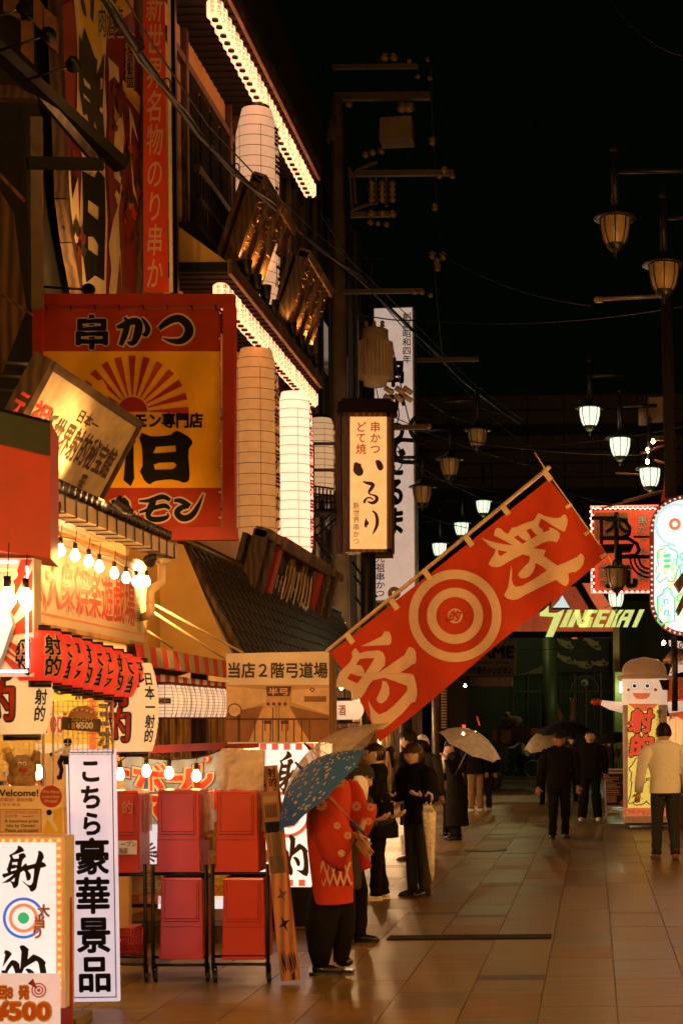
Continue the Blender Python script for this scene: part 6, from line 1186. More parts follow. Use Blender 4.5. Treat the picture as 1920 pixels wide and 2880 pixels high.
ring(m, 1789, 1643, 4, 6, F, K['cream'], .03, n=4); m.obj('print', None, lp)
# oval neon sign
F = FR(26); ov = thing('oval_sign', F(1920, 1590), 'tall rounded lit sign with studded red rim, target rings and green neon', 'sign')
cx, w, y0, y1 = 1925, 100, 1392, 1790
def stad(g): return [(cx + (w - g) * math.cos(t), y0 + w + (w - g) * math.sin(t)) for t in [PI + k_ * PI / 20 for k_ in range(21)]] + [(cx + (w - g) * math.cos(t), y1 - w + (w - g) * math.sin(t)) for t in [k_ * PI / 20 for k_ in range(21)]]
m = M(); o_ = stad(0); n_ = len(o_); m.add([F(*p, 0) for p in o_] + [F(*p, -.35) for p in o_], [tuple(range(n_))] + [(i, (i + 1) % n_, n_ + (i + 1) % n_, n_ + i) for i in range(n_)], mat('maroon_rim', (.28, .03, .025), .4)); m.obj('case', None, ov)
m = M(); poly(m, [stad(13)], F, E['oval'], .02); m.obj('face', None, ov)
o_ = sub(stad(6.5), 14.5)
sb = emis('rim_bulb', (.80, .66, .55), .8)
for p in o_[::1][:64]:
    if p[0] < 1960: mm = M(); mm.ball(F(*p, .03), .020, 8, sb); mm.obj('rim_bulb', None, ov)
m = M(); ring(m, 1905, 1480, 32, 42, F, E['neonw'], .05); ring(m, 1900, 1476, 52, 62, F, LP['sky'], .05, n=40, a0=PI * .5, a1=PI * 1.9); ring(m, 1896, 1474, 8, 17, F, LP['orange'], .06); m.obj('target', None, ov)
m = M(); C8 = crop(1600, 1350, .20408)
for i, g in enumerate((LP['lemon'], LP['pinkish'], LP['peach'], LP['sky'])): 
    for j in range(5): x, y = 1845 + (i * 23 + j * 17) % 75, 1545 + (j * 43 + i * 31) % 200; poly(m, [[(x, y), (x + 14, y + 4), (x + 12, y + 26), (x + 2, y + 30)]], F, g, .024 + .001 * (i * 5 + j))
m.obj('painted_patch', None, ov)
m = M()
def neon(pl): m.tube([F(*C8(*p), .07) for p in pl], .013, 6, E['neong'])
neon([(1210,1020),(1225,970),(1290,950),(1290,910),(1370,905),(1380,940),(1470,975),(1490,1020),(1475,1170),(1500,1180),(1495,1220),(1440,1400),(1370,1400),(1340,1340),(1240,1410),(1190,1370),(1240,1280),(1190,1270),(1200,1190),(1225,1190),(1210,1020)])
for y in (1035, 1105, 1180): neon([(1305, y), (1390, y - 8), (1390, y + 14), (1305, y + 22), (1305, y)])
neon([(1210,1620),(1290,1560),(1300,1510),(1350,1480),(1400,1520),(1395,1570),(1450,1620),(1450,1950),(1320,1960),(1270,2000),(1225,1960),(1210,1620)]); neon([(1310,1650),(1360,1650),(1355,1705),(1310,1700),(1310,1650)]); neon([(1310,1800),(1365,1790),(1360,1860),(1310,1865),(1310,1800)])
neon([(1560,1000),(1515,1050),(1560,1120)]); neon([(1560,1560),(1490,1600),(1485,1660),(1560,1680)]); neon([(1568,1160),(1520,1170),(1530,1300),(1568,1330)]); m.obj('neon_tube', None, ov)
m = M(); m.tube([F(1893, 1790), F(1896, 1870), F(1896, 2000)], .05, 8, K['iron']); m.obj('post', None, ov)
m = M()
for g in ([(1895, 1640), (1925, 1600), (1925, 1640), (1910, 1665)], [(1900, 1715), (1925, 1660), (1925, 1700), (1908, 1730)]): m.slab(*[FR(25)(*p) for p in g], (0, .3, 0), K['wood'])
tag(m.obj('wooden_beam_end'), 'dark wooden beam ends poking in front of the oval sign at the right edge', 'beam')
m = M(); cm_ = mat('red_cone_cap', (.5, .06, .02), .5); m.lathe([(.10, 0), (.045, .25), (.03, .42), (0, .46)], P(1873, 1412, 26.2), 16, cm_); m.lathe([(.06, 0), (.03, .2), (0, .26)], P(1888, 1402, 26.2), 16, cm_); m.obj('finial', None, ov)
for i, (x, y) in enumerate(((1835, 1235), (1820, 1260), (1819, 1292), (1865, 1802))): bulb(P(x, y, 29), 'tiny warm bulb by the lit lamp trio, %s from the top' % ORD[i], 'tiny warm bulbs on the right', s=.8)
m = M()
for (p, q) in (((1800, 1275), (1880, 1248)), ((1838, 1295), (1885, 1306)), ((1838, 1236), (1880, 1240)), ((1730, 1330), (1795, 1335)), ((1750, 1410), (1900, 1370)), ((1690, 1430), (1860, 1385))): m.tube([P(*p, 28.8), P(*q, 28.8)], .02, 5, K['tan'])
tag(m.obj('metal_stays'), 'thin metal stays lit orange above the LED sign', 'bracket')
# right stall: roof with menu sign, awning, lit curtain
rsx = thing('corner_stall', P(1900, 2200, 29.5), 'warm lit food stall with small roof, striped awning and curtain at the right edge', 'stall')
m = M(); F = FR(29.5); m.slab(F(1880, 1800), F(1990, 1812), F(1990, 1838), F(1882, 1816), (0, .2, 0), E['tall']); t_ = M(); m.slab(P(1862, 1858, 29), P(1895, 1815, 31), P(2050, 1838, 31), P(2050, 1872, 29), (0, 0, -.05), K['lwood']); m.obj('roof', None, rsx)
m = M(); text(m, '味の大', (1884, 1800, 1950, 1828), F, K['ink'], .03, d=.01); m.obj('lettering', None, rsx)
m = M(); F = FR(29.0); poly(m, [[(1878, 1900), (1885, 1880), (1905, 1862), (1980, 1850), (1980, 1868), (1882, 1902)]], F, E['mascot'], .0); pr(m, (1860, 1905, 1990, 1975), F, K['orange'], -.3); poly(m, [[(1881, 1968), (1990, 1958), (1990, 2035), (1925, 2028), (1893, 2010), (1881, 2030)]], F, E['redglow'], .02); ring(m, 1916, 1948, 12, 14, F, K['yellow'], -.28, n=5); m.obj('awning', None, rsx)
m = M(); text(m, '大', (1880, 1866, 1906, 1896), F, K['orange'], .02, d=.02); text(m, 'め', (1880, 2004, 1896, 2024), F, K['white'], .03, d=.04); m.obj('print', None, rsx)
m = M()
def CU(u, v, d=0): return P(u, v, 29.6 + .12 * math.sin(u * .35))
grid(m, CU, 1850, 2015, 2010, 2240, 50, 4, emis('lit_curtain', (.85, .42, .17), .7, .12)); m.obj('curtain', None, rsx)
m = M(); m.box((1.35, 27.5, 0), (2.4, 32, .9), K['dwood']); m.obj('counter', None, rsx)
# ---- inflatable figure
inf = thing('inflatable_figure', G(1815, 2330), 'tall inflatable figure with brown bowler hat and outstretched arms', 'inflatable')
Y = 27.6; F = FR(Y); cx3 = P(1815, 2200, Y).x; R3 = .40
def rr(w, d_, n=28, p=4.0): return [(w * math.copysign(abs(math.cos(t)) ** (2 / p), math.cos(t)), d_ * math.copysign(abs(math.sin(t)) ** (2 / p), math.sin(t))) for t in [2 * PI * k_ / n for k_ in range(n)]]
def column(y0, y1, w, d_, mt, m, dome=0, p=4.0):
    z0, z1 = P(1815, y1, Y).z, P(1815, y0, Y).z; L2 = []
    for j in range(9):
        t = j / 8; s_ = 1 if not dome else math.sqrt(max(0, 1 - (max(0, t - .25) / .75) ** 2.4)) * .999 + .001; L2.append([(cx3 + a * s_, Y + .45 + b * s_, z0 + (z1 - z0) * t) for a, b in rr(w, d_, p=p)])
    n = 28; m.add([q for l in L2 for q in l], [(j * n + k_, j * n + (k_ + 1) % n, (j + 1) * n + (k_ + 1) % n, (j + 1) * n + k_) for j in range(8) for k_ in range(n)] + [tuple(range(8 * n, 9 * n))], mt, True)
m = M(); column(1980, 2315, .385, .36, E['mascotb'], m, p=6); column(2225, 2322, .37, .35, K['black'], m); m.obj('body', None, inf)
m = M(); column(1908, 1982, .395, .37, E['mascot'], m, p=5); m.obj('head', None, inf)
m = M(); column(1844, 1905, .39, .37, E['mascotb'], m, dome=1, p=2.6); m.lathe([(.36, -.035), (.47, -.03), (.48, .0), (.46, .03), (.36, .035)], (cx3, Y + .45, P(1815, 1903, Y).z), 28, E['mascotb']); m.obj('hat', None, inf)
m = M(); F3 = FR(Y + .07)
pr(m, (1764, 1979, 1850, 2280), F3, E['mascoty'], .0); poly(m, [[(1764, 1979), (1850, 1979), (1838, 1992), (1815, 2000), (1785, 1996)]], F3, E['mascoto'], .01); pr(m, (1752, 2272, 1872, 2296), F3, E['mascoto'], .02); m.obj('front_panel', None, inf)
m = M(); F3 = FR(Y + .055)
for x in (1783, 1819): ring(m, x, 1929, 0, 9.6, F3, K['ink'], .0, n=20); ring(m, x, 1929, 0, 9, F3, emis('eye_white', (.7, .66, .62), .8), .004, n=20); ring(m, x, 1929, 0, 5, F3, K['ink'], .008, n=16); ring(m, x + 1.5, 1927, 0, 1.2, F3, K['white'], .012, n=8)
poly(m, [[(1778, 1949), (1828, 1949), (1825, 1958), (1818, 1965), (1803, 1967), (1788, 1965), (1781, 1958)]], F3, E['mascoto'], .004); ring(m, 1766, 1940, 0, 4, F3, K['orange'], .004, n=12); ring(m, 1842, 1940, 0, 4.5, F3, K['pink'], .004, n=12); m.slab(F3(1852, 1912, .0), F3(1880, 1912, .0), F3(1880, 1941, .0), F3(1862, 1940, .0), (0, .05, 0), K['ink']); m.obj('face', None, inf)
m = M(); m.tube([P(1752, 1990, Y + .45), P(1715, 1984, Y + .4), P(1690, 1976, Y + .4)], [.10, .075, .045], 12, E['mascot']); m.obj('arm', None, inf); m = M(); m.ball(P(1676, 1974, Y + .4), .07, 10, K['red'], (1.4, 1, .9)); m.obj('hand', None, inf)
m = M(); m.tube([P(1878, 1990, Y + .45), P(1925, 1985, Y + .4), P(1990, 1978, Y + .4)], [.10, .09, .06], 12, E['mascot']); m.obj('arm', None, inf)
m = M(); F3 = FR(Y + .05)
for i, ch in enumerate('射的体験'):
    y = (1994, 2064, 2133, 2196)[i]; r = (1768 + i * 1, y, 1836 + i * 1, y + 66); text(m, ch, r, F3, K['ink'], .12, d=.0, shear=.12); text(m, ch, r, F3, K['white'] if i < 2 else E['mascoty'], .07, d=.010, shear=.12)
    if i < 2: text(m, ch, r, F3, mat('red_print_lit', (.5, .04, .02), .5, emit=(.42, .03, .015), es=.8), .045, d=.018, shear=.12)
text(m, '狙え!!', (1844, 1996, 1860, 2042), F3, K['ink'], .03, vert=True, d=.01); text(m, '大当た', (1840, 2046, 1856, 2092), F3, K['pink'], .04, vert=True, d=.01); text(m, 'しゃてき', (1762, 2075, 1770, 2118), F3, K['ink'], .03, vert=True, d=.01)
ring(m, 1762, 2284, 5, 8, F3, K['white'], .01); text(m, '射的の', (1772, 2278, 1786, 2290), F3, K['white'], .03, d=.01); text(m, 'チャンピオン', (1788, 2276, 1868, 2292), F3, K['white'], .05, d=.01, shear=.2); m.obj('lettering', None, inf)
# A-frame menu
F = FR(31); af = thing('menu_board', G(1725, 2296), 'white-framed standing menu board with photos beside the inflatable figure', 'sign')
m = M()
for (p, q) in (((1699, 2164), (1703, 2296)), ((1699, 2164), (1762, 2164)), ((1762, 2164), (1762, 2290)), ((1700, 2268), (1762, 2268)), ((1702, 2283), (1762, 2283)), ((1697, 2173), (1762, 2173))): m.bar(F(*p), F(*q), .03, .03, K['white'])
m.bar(P(1703, 2170, 31.1), P(1706, 2285, 31.6), .03, .03, K['white']); m.bar(P(1760, 2170, 31.1), P(1760, 2285, 31.6), .03, .03, K['white']); m.obj('frame', None, af)
m = M(); pr(m, (1701, 2176, 1760, 2266), F, K['board'], .0); pr(m, (1701, 2168, 1760, 2178), F, K['dred'], .004)
for i in range(10): w = random.randint(18, 42); pr(m, (1704, 2185 + i * 5.4, 1704 + w, 2187.4 + i * 5.4), F, K['paper'] if i % 3 else K['pink'], .006)
pr(m, (1706, 2238, 1732, 2257), F, K['ochre'], .006); [ring(m, 1712 + (i % 3) * 6, 2243 + (i // 3) * 7, 0, 3, F, K['tan'], .010, n=8) for i in range(6)]; ring(m, 1750, 2257, 0, 8, F, K['orange'], .008, n=10); ring(m, 1755, 2200, 0, 7, F, K['ochre'], .008, n=10)
text(m, 'お得なセット！', (1702, 2168, 1758, 2178), F, K['paper'], .0, d=.01); m.obj('menu', None, af)
# far small things: cart sign box, lights, flags
F = FR(57); mb = thing('monument_sign', F(1475, 2080), 'brown information box with dark panes and a small statue on top, behind the cyclist', 'sign')
m = M(); m.slab(F(1400, 2040), F(1484, 2040), F(1484, 2090), F(1400, 2090), (0, .6, 0), K['dwood']); m.obj('box', None, mb)
for r in ((1382, 2052, 1399, 2085), (1405, 2051, 1438, 2092), (1490, 2046, 1518, 2070)): m = M(); m.slab(F(r[0], r[1], .1), F(r[2], r[1], .1), F(r[2], r[3], .1), F(r[0], r[3], .1), (0, .1, 0), K['dwood']); m.slab(F(r[0] + 2, r[1] + 2, .12), F(r[2] - 2, r[1] + 2, .12), F(r[2] - 2, r[3] - 2, .12), F(r[0] + 2, r[3] - 2, .12), (0, .02, 0), K['bronze']); m.obj('pane', None, mb)
for x in (1409, 1421): m = M(); m.bar(F(x, 2090), F(x, 2170), .08, .08, K['concrete']); m.obj('leg', None, mb)
m = M(); m.ball(F(1440, 2026), .30, 12, K['concrete'], (1.2, .6, .6)); m.tube([F(1432, 2030), F(1430, 2042)], .09, 8, K['concrete']); m.tube([F(1448, 2030), F(1450, 2042)], .09, 8, K['concrete']); m.ball(F(1426, 2008), .10, 8, K['skin2']); m.tube([F(1430, 2012), F(1432, 2024)], .08, 8, K['concrete']); m.obj('statue', None, mb)
for i, (x, y) in enumerate(((1302, 2058), (1336, 2057), (1307, 1924))): bulb(P(x, y, 42), 'small warm lamp in the dark corner, %s one' % ('left', 'right')[i] if i < 2 else 'tiny lamp above the two warm lamps in the dark corner', 'warm lamps in the dark corner', s=.8)
F = FR(42.2); m = M(); m.slab(F(1299, 2038), F(1308, 2038), F(1308, 2051), F(1299, 2051), (0, .03, 0), E['redglow']); m.slab(F(1338, 2016), F(1342, 2014), F(1350, 2040), F(1346, 2042), (0, .03, 0), K['red']); tag(m.obj('small_red_sign'), 'tiny red lit sign above the warm lamps in the dark corner', 'sign')
for g, lb in (([(1604, 1968), (1615, 1958), (1613, 2026), (1607, 2026)], 'thin pale pink banner flag before the green lattice doors'), ([(1567, 1988), (1582, 2014), (1580, 2026), (1569, 2028)], 'small leaning banner flag left of the pale pink one')):
    t = thing('banner_flag', FR(54)(g[0][0], 2100), lb, 'flag'); F = FR(54); m = M(); m.slab(*[F(*p) for p in g], (0, .02, 0), mat('pale_pink_cloth', (.5, .28, .22), .8, var=.4, nscale=8)); m.obj('cloth', None, t); m = M(); m.tube([F(g[0][0] - 1, g[0][1] - 6), F(g[-1][0] - 1, 2175)], .015, 5, K['steel']); m.obj('pole', None, t)
# corner pole block with wire signs on the dark left corner
m = M(); m.slab(P(1262, 1900, 44), P(1312, 1900, 44), P(1312, 2190, 44), P(1262, 2190, 44), (0, 1, 0), K['soot']); m.slab(P(1313, 1905, 46), P(1440, 1905, 46), P(1440, 1930, 46), P(1313, 1930, 46), (0, .3, 0), K['dwood']); tag(m.obj('corner_wall'), 'dark corner wall beyond the left row of shops', 'wall')
# ---- cables
TP = [(290, -10, 12), (400, 160, 14), (560, 380, 17), (700, 520, 20), (850, 655, 24), (1000, 775, 29), (1150, 918, 35), (1300, 1072, 43), (1460, 1192, 52)]
mm = M(); pts = []
for i in range(len(TP) - 1):
    a, b = P(*TP[i]), P(*TP[i + 1])
    for k_ in range(3): t = k_ / 3; q = a.lerp(b, t); q.z -= .12 * 4 * t * (1 - t) * 0; pts.append(q)
pts.append(P(*TP[-1])); mm.tube(pts, .032, 8, K['cable']); mm.tube([p + Vector((.10, 0, .10)) for p in pts], .010, 5, K['cable'])
tw = [p + Vector((.045 * math.cos(i * 1.3), 0, .045 * math.sin(i * 1.3))) for i, p in enumerate(pts)]; mm.tube(tw, .012, 5, K['steel']); cbx = mm.obj('trunk_cable'); tag(cbx, 'thick bundled cable running diagonally from the top left down to the far right', 'cable', 'overhead cables')
for i in range(2, len(pts) - 4, 2):
    q = M(); c = (pts[i] + pts[i + 1]) / 2 if i % 4 else pts[i]; q.tube([c + Vector((.035 * math.cos(a) + .03, 0, .06 * math.sin(a) + .02)) for a in [k_ * PI / 5 for k_ in range(11)]], .009, 5, K['cable']); q.obj('hanger_ring', None, cbx)
CB = [((1710, -10, 20), (1930, 160, 14)), ((1180, 900, 30), (1930, 860, 24)), ((900, 600, 27), (1230, 1010, 40)), ((1230, 1010, 40), (1560, 1290, 60)), ((1100, 1170, 30), (1700, 1330, 44)), ((1160, 1210, 34), (1800, 1280, 30)), ((1095, 1255, 30), (1540, 1420, 52)), ((1230, 1240, 40), (1920, 1200, 30)), ((1170, 1330, 34), (1640, 1380, 46)), ((1460, 1300, 50), (1920, 1420, 28)), ((1190, 1450, 36), (1560, 1480, 50)), ((1100, 960, 29), (1170, 1260, 33)), ((1060, 640, 30), (1035, 920, 29)), ((1218, 720, 30), (1245, 1020, 33)), ((1210, 170, 30), (1225, 560, 31)), ((1225, 560, 31), (1240, 720, 31)), ((1500, 1780, 52), (1720, 1700, 50)), ((1440, 1825, 52), (1720, 1815, 52)), ((990, 300, 30), (1070, 420, 30)), ((1040, 1000, 29), (1100, 1300, 30)), ((1000, 880, 30), (1200, 900, 33)), ((985, 720, 30), (1300, 700, 36)), ((1240, 712, 30), (1660, 860, 22.8)), ((1190, 1120, 34), (1400, 1170, 50)), ((1220, 1100, 34), (1700, 1180, 50))]
LM = ((1055, 1000, 'transformer'), (1030, 1300, 'amber sign'), (1110, 1100, 'tall white sign'), (1060, 540, 'insulator cluster'), (1150, 230, 'top cross arms'), (1342, 1230, 'dim lamps'), (1660, 1170, 'lit lamp trio'), (1880, 1250, 'right pole'), (1543, 1340, 'flag pole tip'), (1600, 1760, 'street arch'), (1730, 640, 'unlit lamp pair'), (1380, 1850, 'arcade sign'), (1740, 1540, 'LED sign'), (1300, 1000, 'far building roofline'), (1920, 50, 'top edge'), (960, 750, 'utility pole'), (1225, 720, 'wire insulators'), (1550, 1300, 'far building'), (1900, 860, 'right pole top'))
def lm(p): return min(LM, key=lambda l: (l[0] - p[0]) ** 2 + (l[1] - p[1]) ** 2)[2]
for i, (a, b) in enumerate(CB):
    m = M(); A, B = P(*a), P(*b); L0 = (B - A).length; q = []
    for k_ in range(13): t = k_ / 12; v = A.lerp(B, t); v.z -= L0 * .02 * 4 * t * (1 - t); q.append(v)
    m.tube(q, .007 + .003 * (i % 3), 5); tag(m.obj('overhead_cable', K['cable']), 'thin cable %s, from the %s to the %s' % (('sagging', 'dark', 'wet')[i % 3], lm(a), lm(b)), 'cable', 'overhead cables')
for i, (px, py, Y) in enumerate(((1215, 715, 31), (1228, 735, 31), (1245, 718, 31), (1222, 580, 31), (1230, 750, 31), (1215, 395, 30))):
    m = M(); c = P(px, py, Y); m.lathe([(.0, -.10), (.07, -.06), (.035, -.03), (.08, .02), (.03, .05), (0, .10)], c, 10, ins); tag(m.obj('insulator'), 'small porcelain insulator on the wires above the street, %s of six' % ORD[i], 'insulator', 'insulators on the wires')
for i in range(3):
    m = M(); c = P((1095, 1080, 1105)[i], (1165, 1215, 1290)[i], 30.2); m.tube([c + Vector((.18 * math.cos(a), 0, .26 * math.sin(a))) for a in [k_ * PI / 9 for k_ in range(19)]], .012, 5, K['cable']); tag(m.obj('cable_coil'), 'coil of spare cable on the utility pole, %s from the top' % ORD[i], 'cable coil', 'cable coils on the pole')
# ================================================================== PEOPLE
TS = bpy.data.scenes.new('skin_work')
def skinned(vs, es, rs, sub=1):
    me = bpy.data.meshes.new('w'); me.from_pydata(vs, es, []); o = bpy.data.objects.new('w', me); TS.collection.objects.link(o)
    md = o.modifiers.new('s', 'SKIN'); md.use_smooth_shade = True
    lay = me.skin_vertices[0].data if me.skin_vertices else None
    if lay is None:
        bm = bmesh.new(); bm.from_mesh(me); bm.verts.layers.skin.verify(); bm.to_mesh(me); bm.free(); lay = me.skin_vertices[0].data
    for i, r in enumerate(rs): lay[i].radius = r if isinstance(r, tuple) else (r, r); lay[i].use_root = i == 0
    s2 = o.modifiers.new('u', 'SUBSURF'); s2.levels = sub; s2.render_levels = sub
    TS.view_layers[0].update(); dg = TS.view_layers[0].depsgraph; ev = o.evaluated_get(dg); mm = ev.to_mesh()
    out = ([v.co.copy() for v in mm.vertices], [tuple(p.vertices) for p in mm.polygons]); ev.to_mesh_clear()
    bpy.data.objects.remove(o); bpy.data.meshes.remove(me); return out
def headpt(x, y, z, h, s=1.0):
    X, Y, Z = x * .385 * h, y * .46 * h, z * .52 * h
    if z < 0: X *= 1 - .30 * (-z) ** 1.4; Y = Y * (1 - (.10 if y > 0 else .06) * -z) - .03 * h * -z
    if s == 1.0 and y < 0:
        Y -= .085 * h * math.exp(-((x / .13) ** 2 + ((z + .18) / .17) ** 2)) + .03 * h * math.exp(-((x / .10) ** 2 + ((z - .02) / .2) ** 2))
        Y += .030 * h * sum(math.exp(-(((x - q) / .2) ** 2 + ((z - .10) / .13) ** 2)) for q in (-.36, .36))
        Y -= .022 * h * math.exp(-((x / .25) ** 2 + ((z + .52) / .10) ** 2)) + .03 * h * math.exp(-((x / .25) ** 2 + ((z + .85) / .12) ** 2))
    return Vector((X * s, Y * s, Z * s))
def add_head(m, c, h, R3, skin, eyes=True):
    n, k = 32, 24
    vs = [c + R3 @ headpt(math.sin(PI * i / k) * math.cos(2 * PI * j / n), math.sin(PI * i / k) * math.sin(2 * PI * j / n), math.cos(PI * i / k), h) for i in range(1, k) for j in range(n)]
    m.add(vs, [(i * n + j, (i + 1) * n + j, (i + 1) * n + (j + 1) % n, i * n + (j + 1) % n) for i in range(k - 2) for j in range(n)] + [tuple(range(n)), tuple(range((k - 1) * n - 1, (k - 2) * n - 1, -1))], skin, True)
    for s in (-1, 1): m.ball(c + R3 @ Vector((s * .385 * h, .03 * h, -.03 * h)), .10 * h, 8, skin, (.45, .8, 1.2))
    if eyes:
        for s in (-1, 1):
            p = headpt(s * .36, -math.sqrt(1 - .36 ** 2 - .01), .08, h); m.ball(c + R3 @ (p + Vector((0, -.002, 0))), .045 * h, 8, K['eye'], (1.5, .5, .42))
            p = headpt(s * .38, -math.sqrt(1 - .38 ** 2 - .08), .27, h); m.tube([c + R3 @ (p + Vector((s * q * h, -.003 + abs(q) * .04, .01 * h))) for q in (-.07, 0, .08)], .012 * h, 5, K['hair'])
        p = headpt(0, -.86, -.52, h); m.ball(c + R3 @ (p + Vector((0, .002, 0))), .06 * h, 10, K['lips'], (1.5, .4, .42))
def add_hair(m, c, h, R3, style, mt):
    n, k = 32, 24; s = 1.075; P_ = []
    for i in range(1, k):
        for j in range(n):
            x, y, z = math.sin(PI * i / k) * math.cos(2 * PI * j / n), math.sin(PI * i / k) * math.sin(2 * PI * j / n), math.cos(PI * i / k)
            q = headpt(x, y, z, h, s) * (1 + .035 * noise.noise(Vector((x * 5, y * 5, z * 2)))); 
            if style == 'bob' and z < .2: q.x *= 1.10; q.y *= 1.03
            if style == 'curly': q *= 1.06 + .10 * noise.noise(Vector((x * 6, y * 6, z * 6)))
            if style == 'short' and z > .3: q.z += .03 * h * noise.noise(Vector((x * 9, y * 9, 3)))
            P_.append((q, x, y, z))
    low = {'short': -.35, 'bob': -.78, 'pony': -.45, 'curly': -.45, 'beanie': -.15, 'long': -.95}[style]; fr = {'short': .48, 'bob': .33, 'pony': .42, 'curly': .4, 'beanie': .38, 'long': .3}[style]
    keep = []
    for i in range(k - 2):
        for j in range(n):
            ids = (i * n + j, (i + 1) * n + j, (i + 1) * n + (j + 1) % n, i * n + (j + 1) % n)
            _, x, y, z = P_[ids[0]]
            side = {'bob': -.10, 'long': -.22, 'pony': .12, 'short': .05, 'curly': .0, 'beanie': -.05}[style]
            frr = fr + .05 * math.sin(x * 14)
            if z < low or (y < side and z < frr - (.12 if abs(x) > .8 else 0)): continue
            if style in ('short', 'curly') and y < .25 and z < -.05: continue
            keep.append(ids)
    m.add([c + R3 @ p[0] for p in P_], keep + [tuple(range(n))], mt, True)
    if style == 'pony':
        b = c + R3 @ Vector((0, .50 * h, .18 * h)); m.tube([b, b + R3 @ Vector((0, .22 * h, .04 * h)), b + R3 @ Vector((0, .34 * h, -.2 * h)), b + R3 @ Vector((.02 * h, .30 * h, -.65 * h)), b + R3 @ Vector((0, .24 * h, -.85 * h))], [.06 * h, .15 * h, .18 * h, .14 * h, .02 * h], 10, mt)
def add_hand(m, w, d, nrm, H, skin, curl=.6, holding=False):
    d = d.normalized(); nrm = (nrm - d * nrm.dot(d)).normalized(); s = d.cross(nrm); L_ = .052 * H
    m.tube([w - d * .012 * H, w + d * .012 * H, w + d * L_ * .6, w + d * L_], [.015 * H, .019 * H, .024 * H, .020 * H], 10, skin, sq=.5, ref=nrm)
    for k_ in range(4):
        o = w + d * L_ * .92 + s * (k_ - 1.5) * .0115 * H; ln = (.036, .042, .040, .031)[k_] * H; p = [o]; dd = d
        for q in range(3):
            a = curl * (.5 + .35 * q); dd = (d * math.cos(a * (q + 1) * .6) + nrm * math.sin(a * (q + 1) * .6)).normalized(); p.append(p[-1] + dd * ln * (.42, .32, .26)[q])
        m.tube(p, [.0062 * H, .0058 * H, .0052 * H, .0040 * H], 6, skin)
    t0 = w + d * .014 * H - s * .018 * H; m.tube([t0, t0 + (d * .6 - s * .7 + nrm * .3) * .018 * H, t0 + (d * 1.1 - s * .8 + nrm * .8) * .026 * H], [.0075 * H, .0068 * H, .0045 * H], 6, skin)
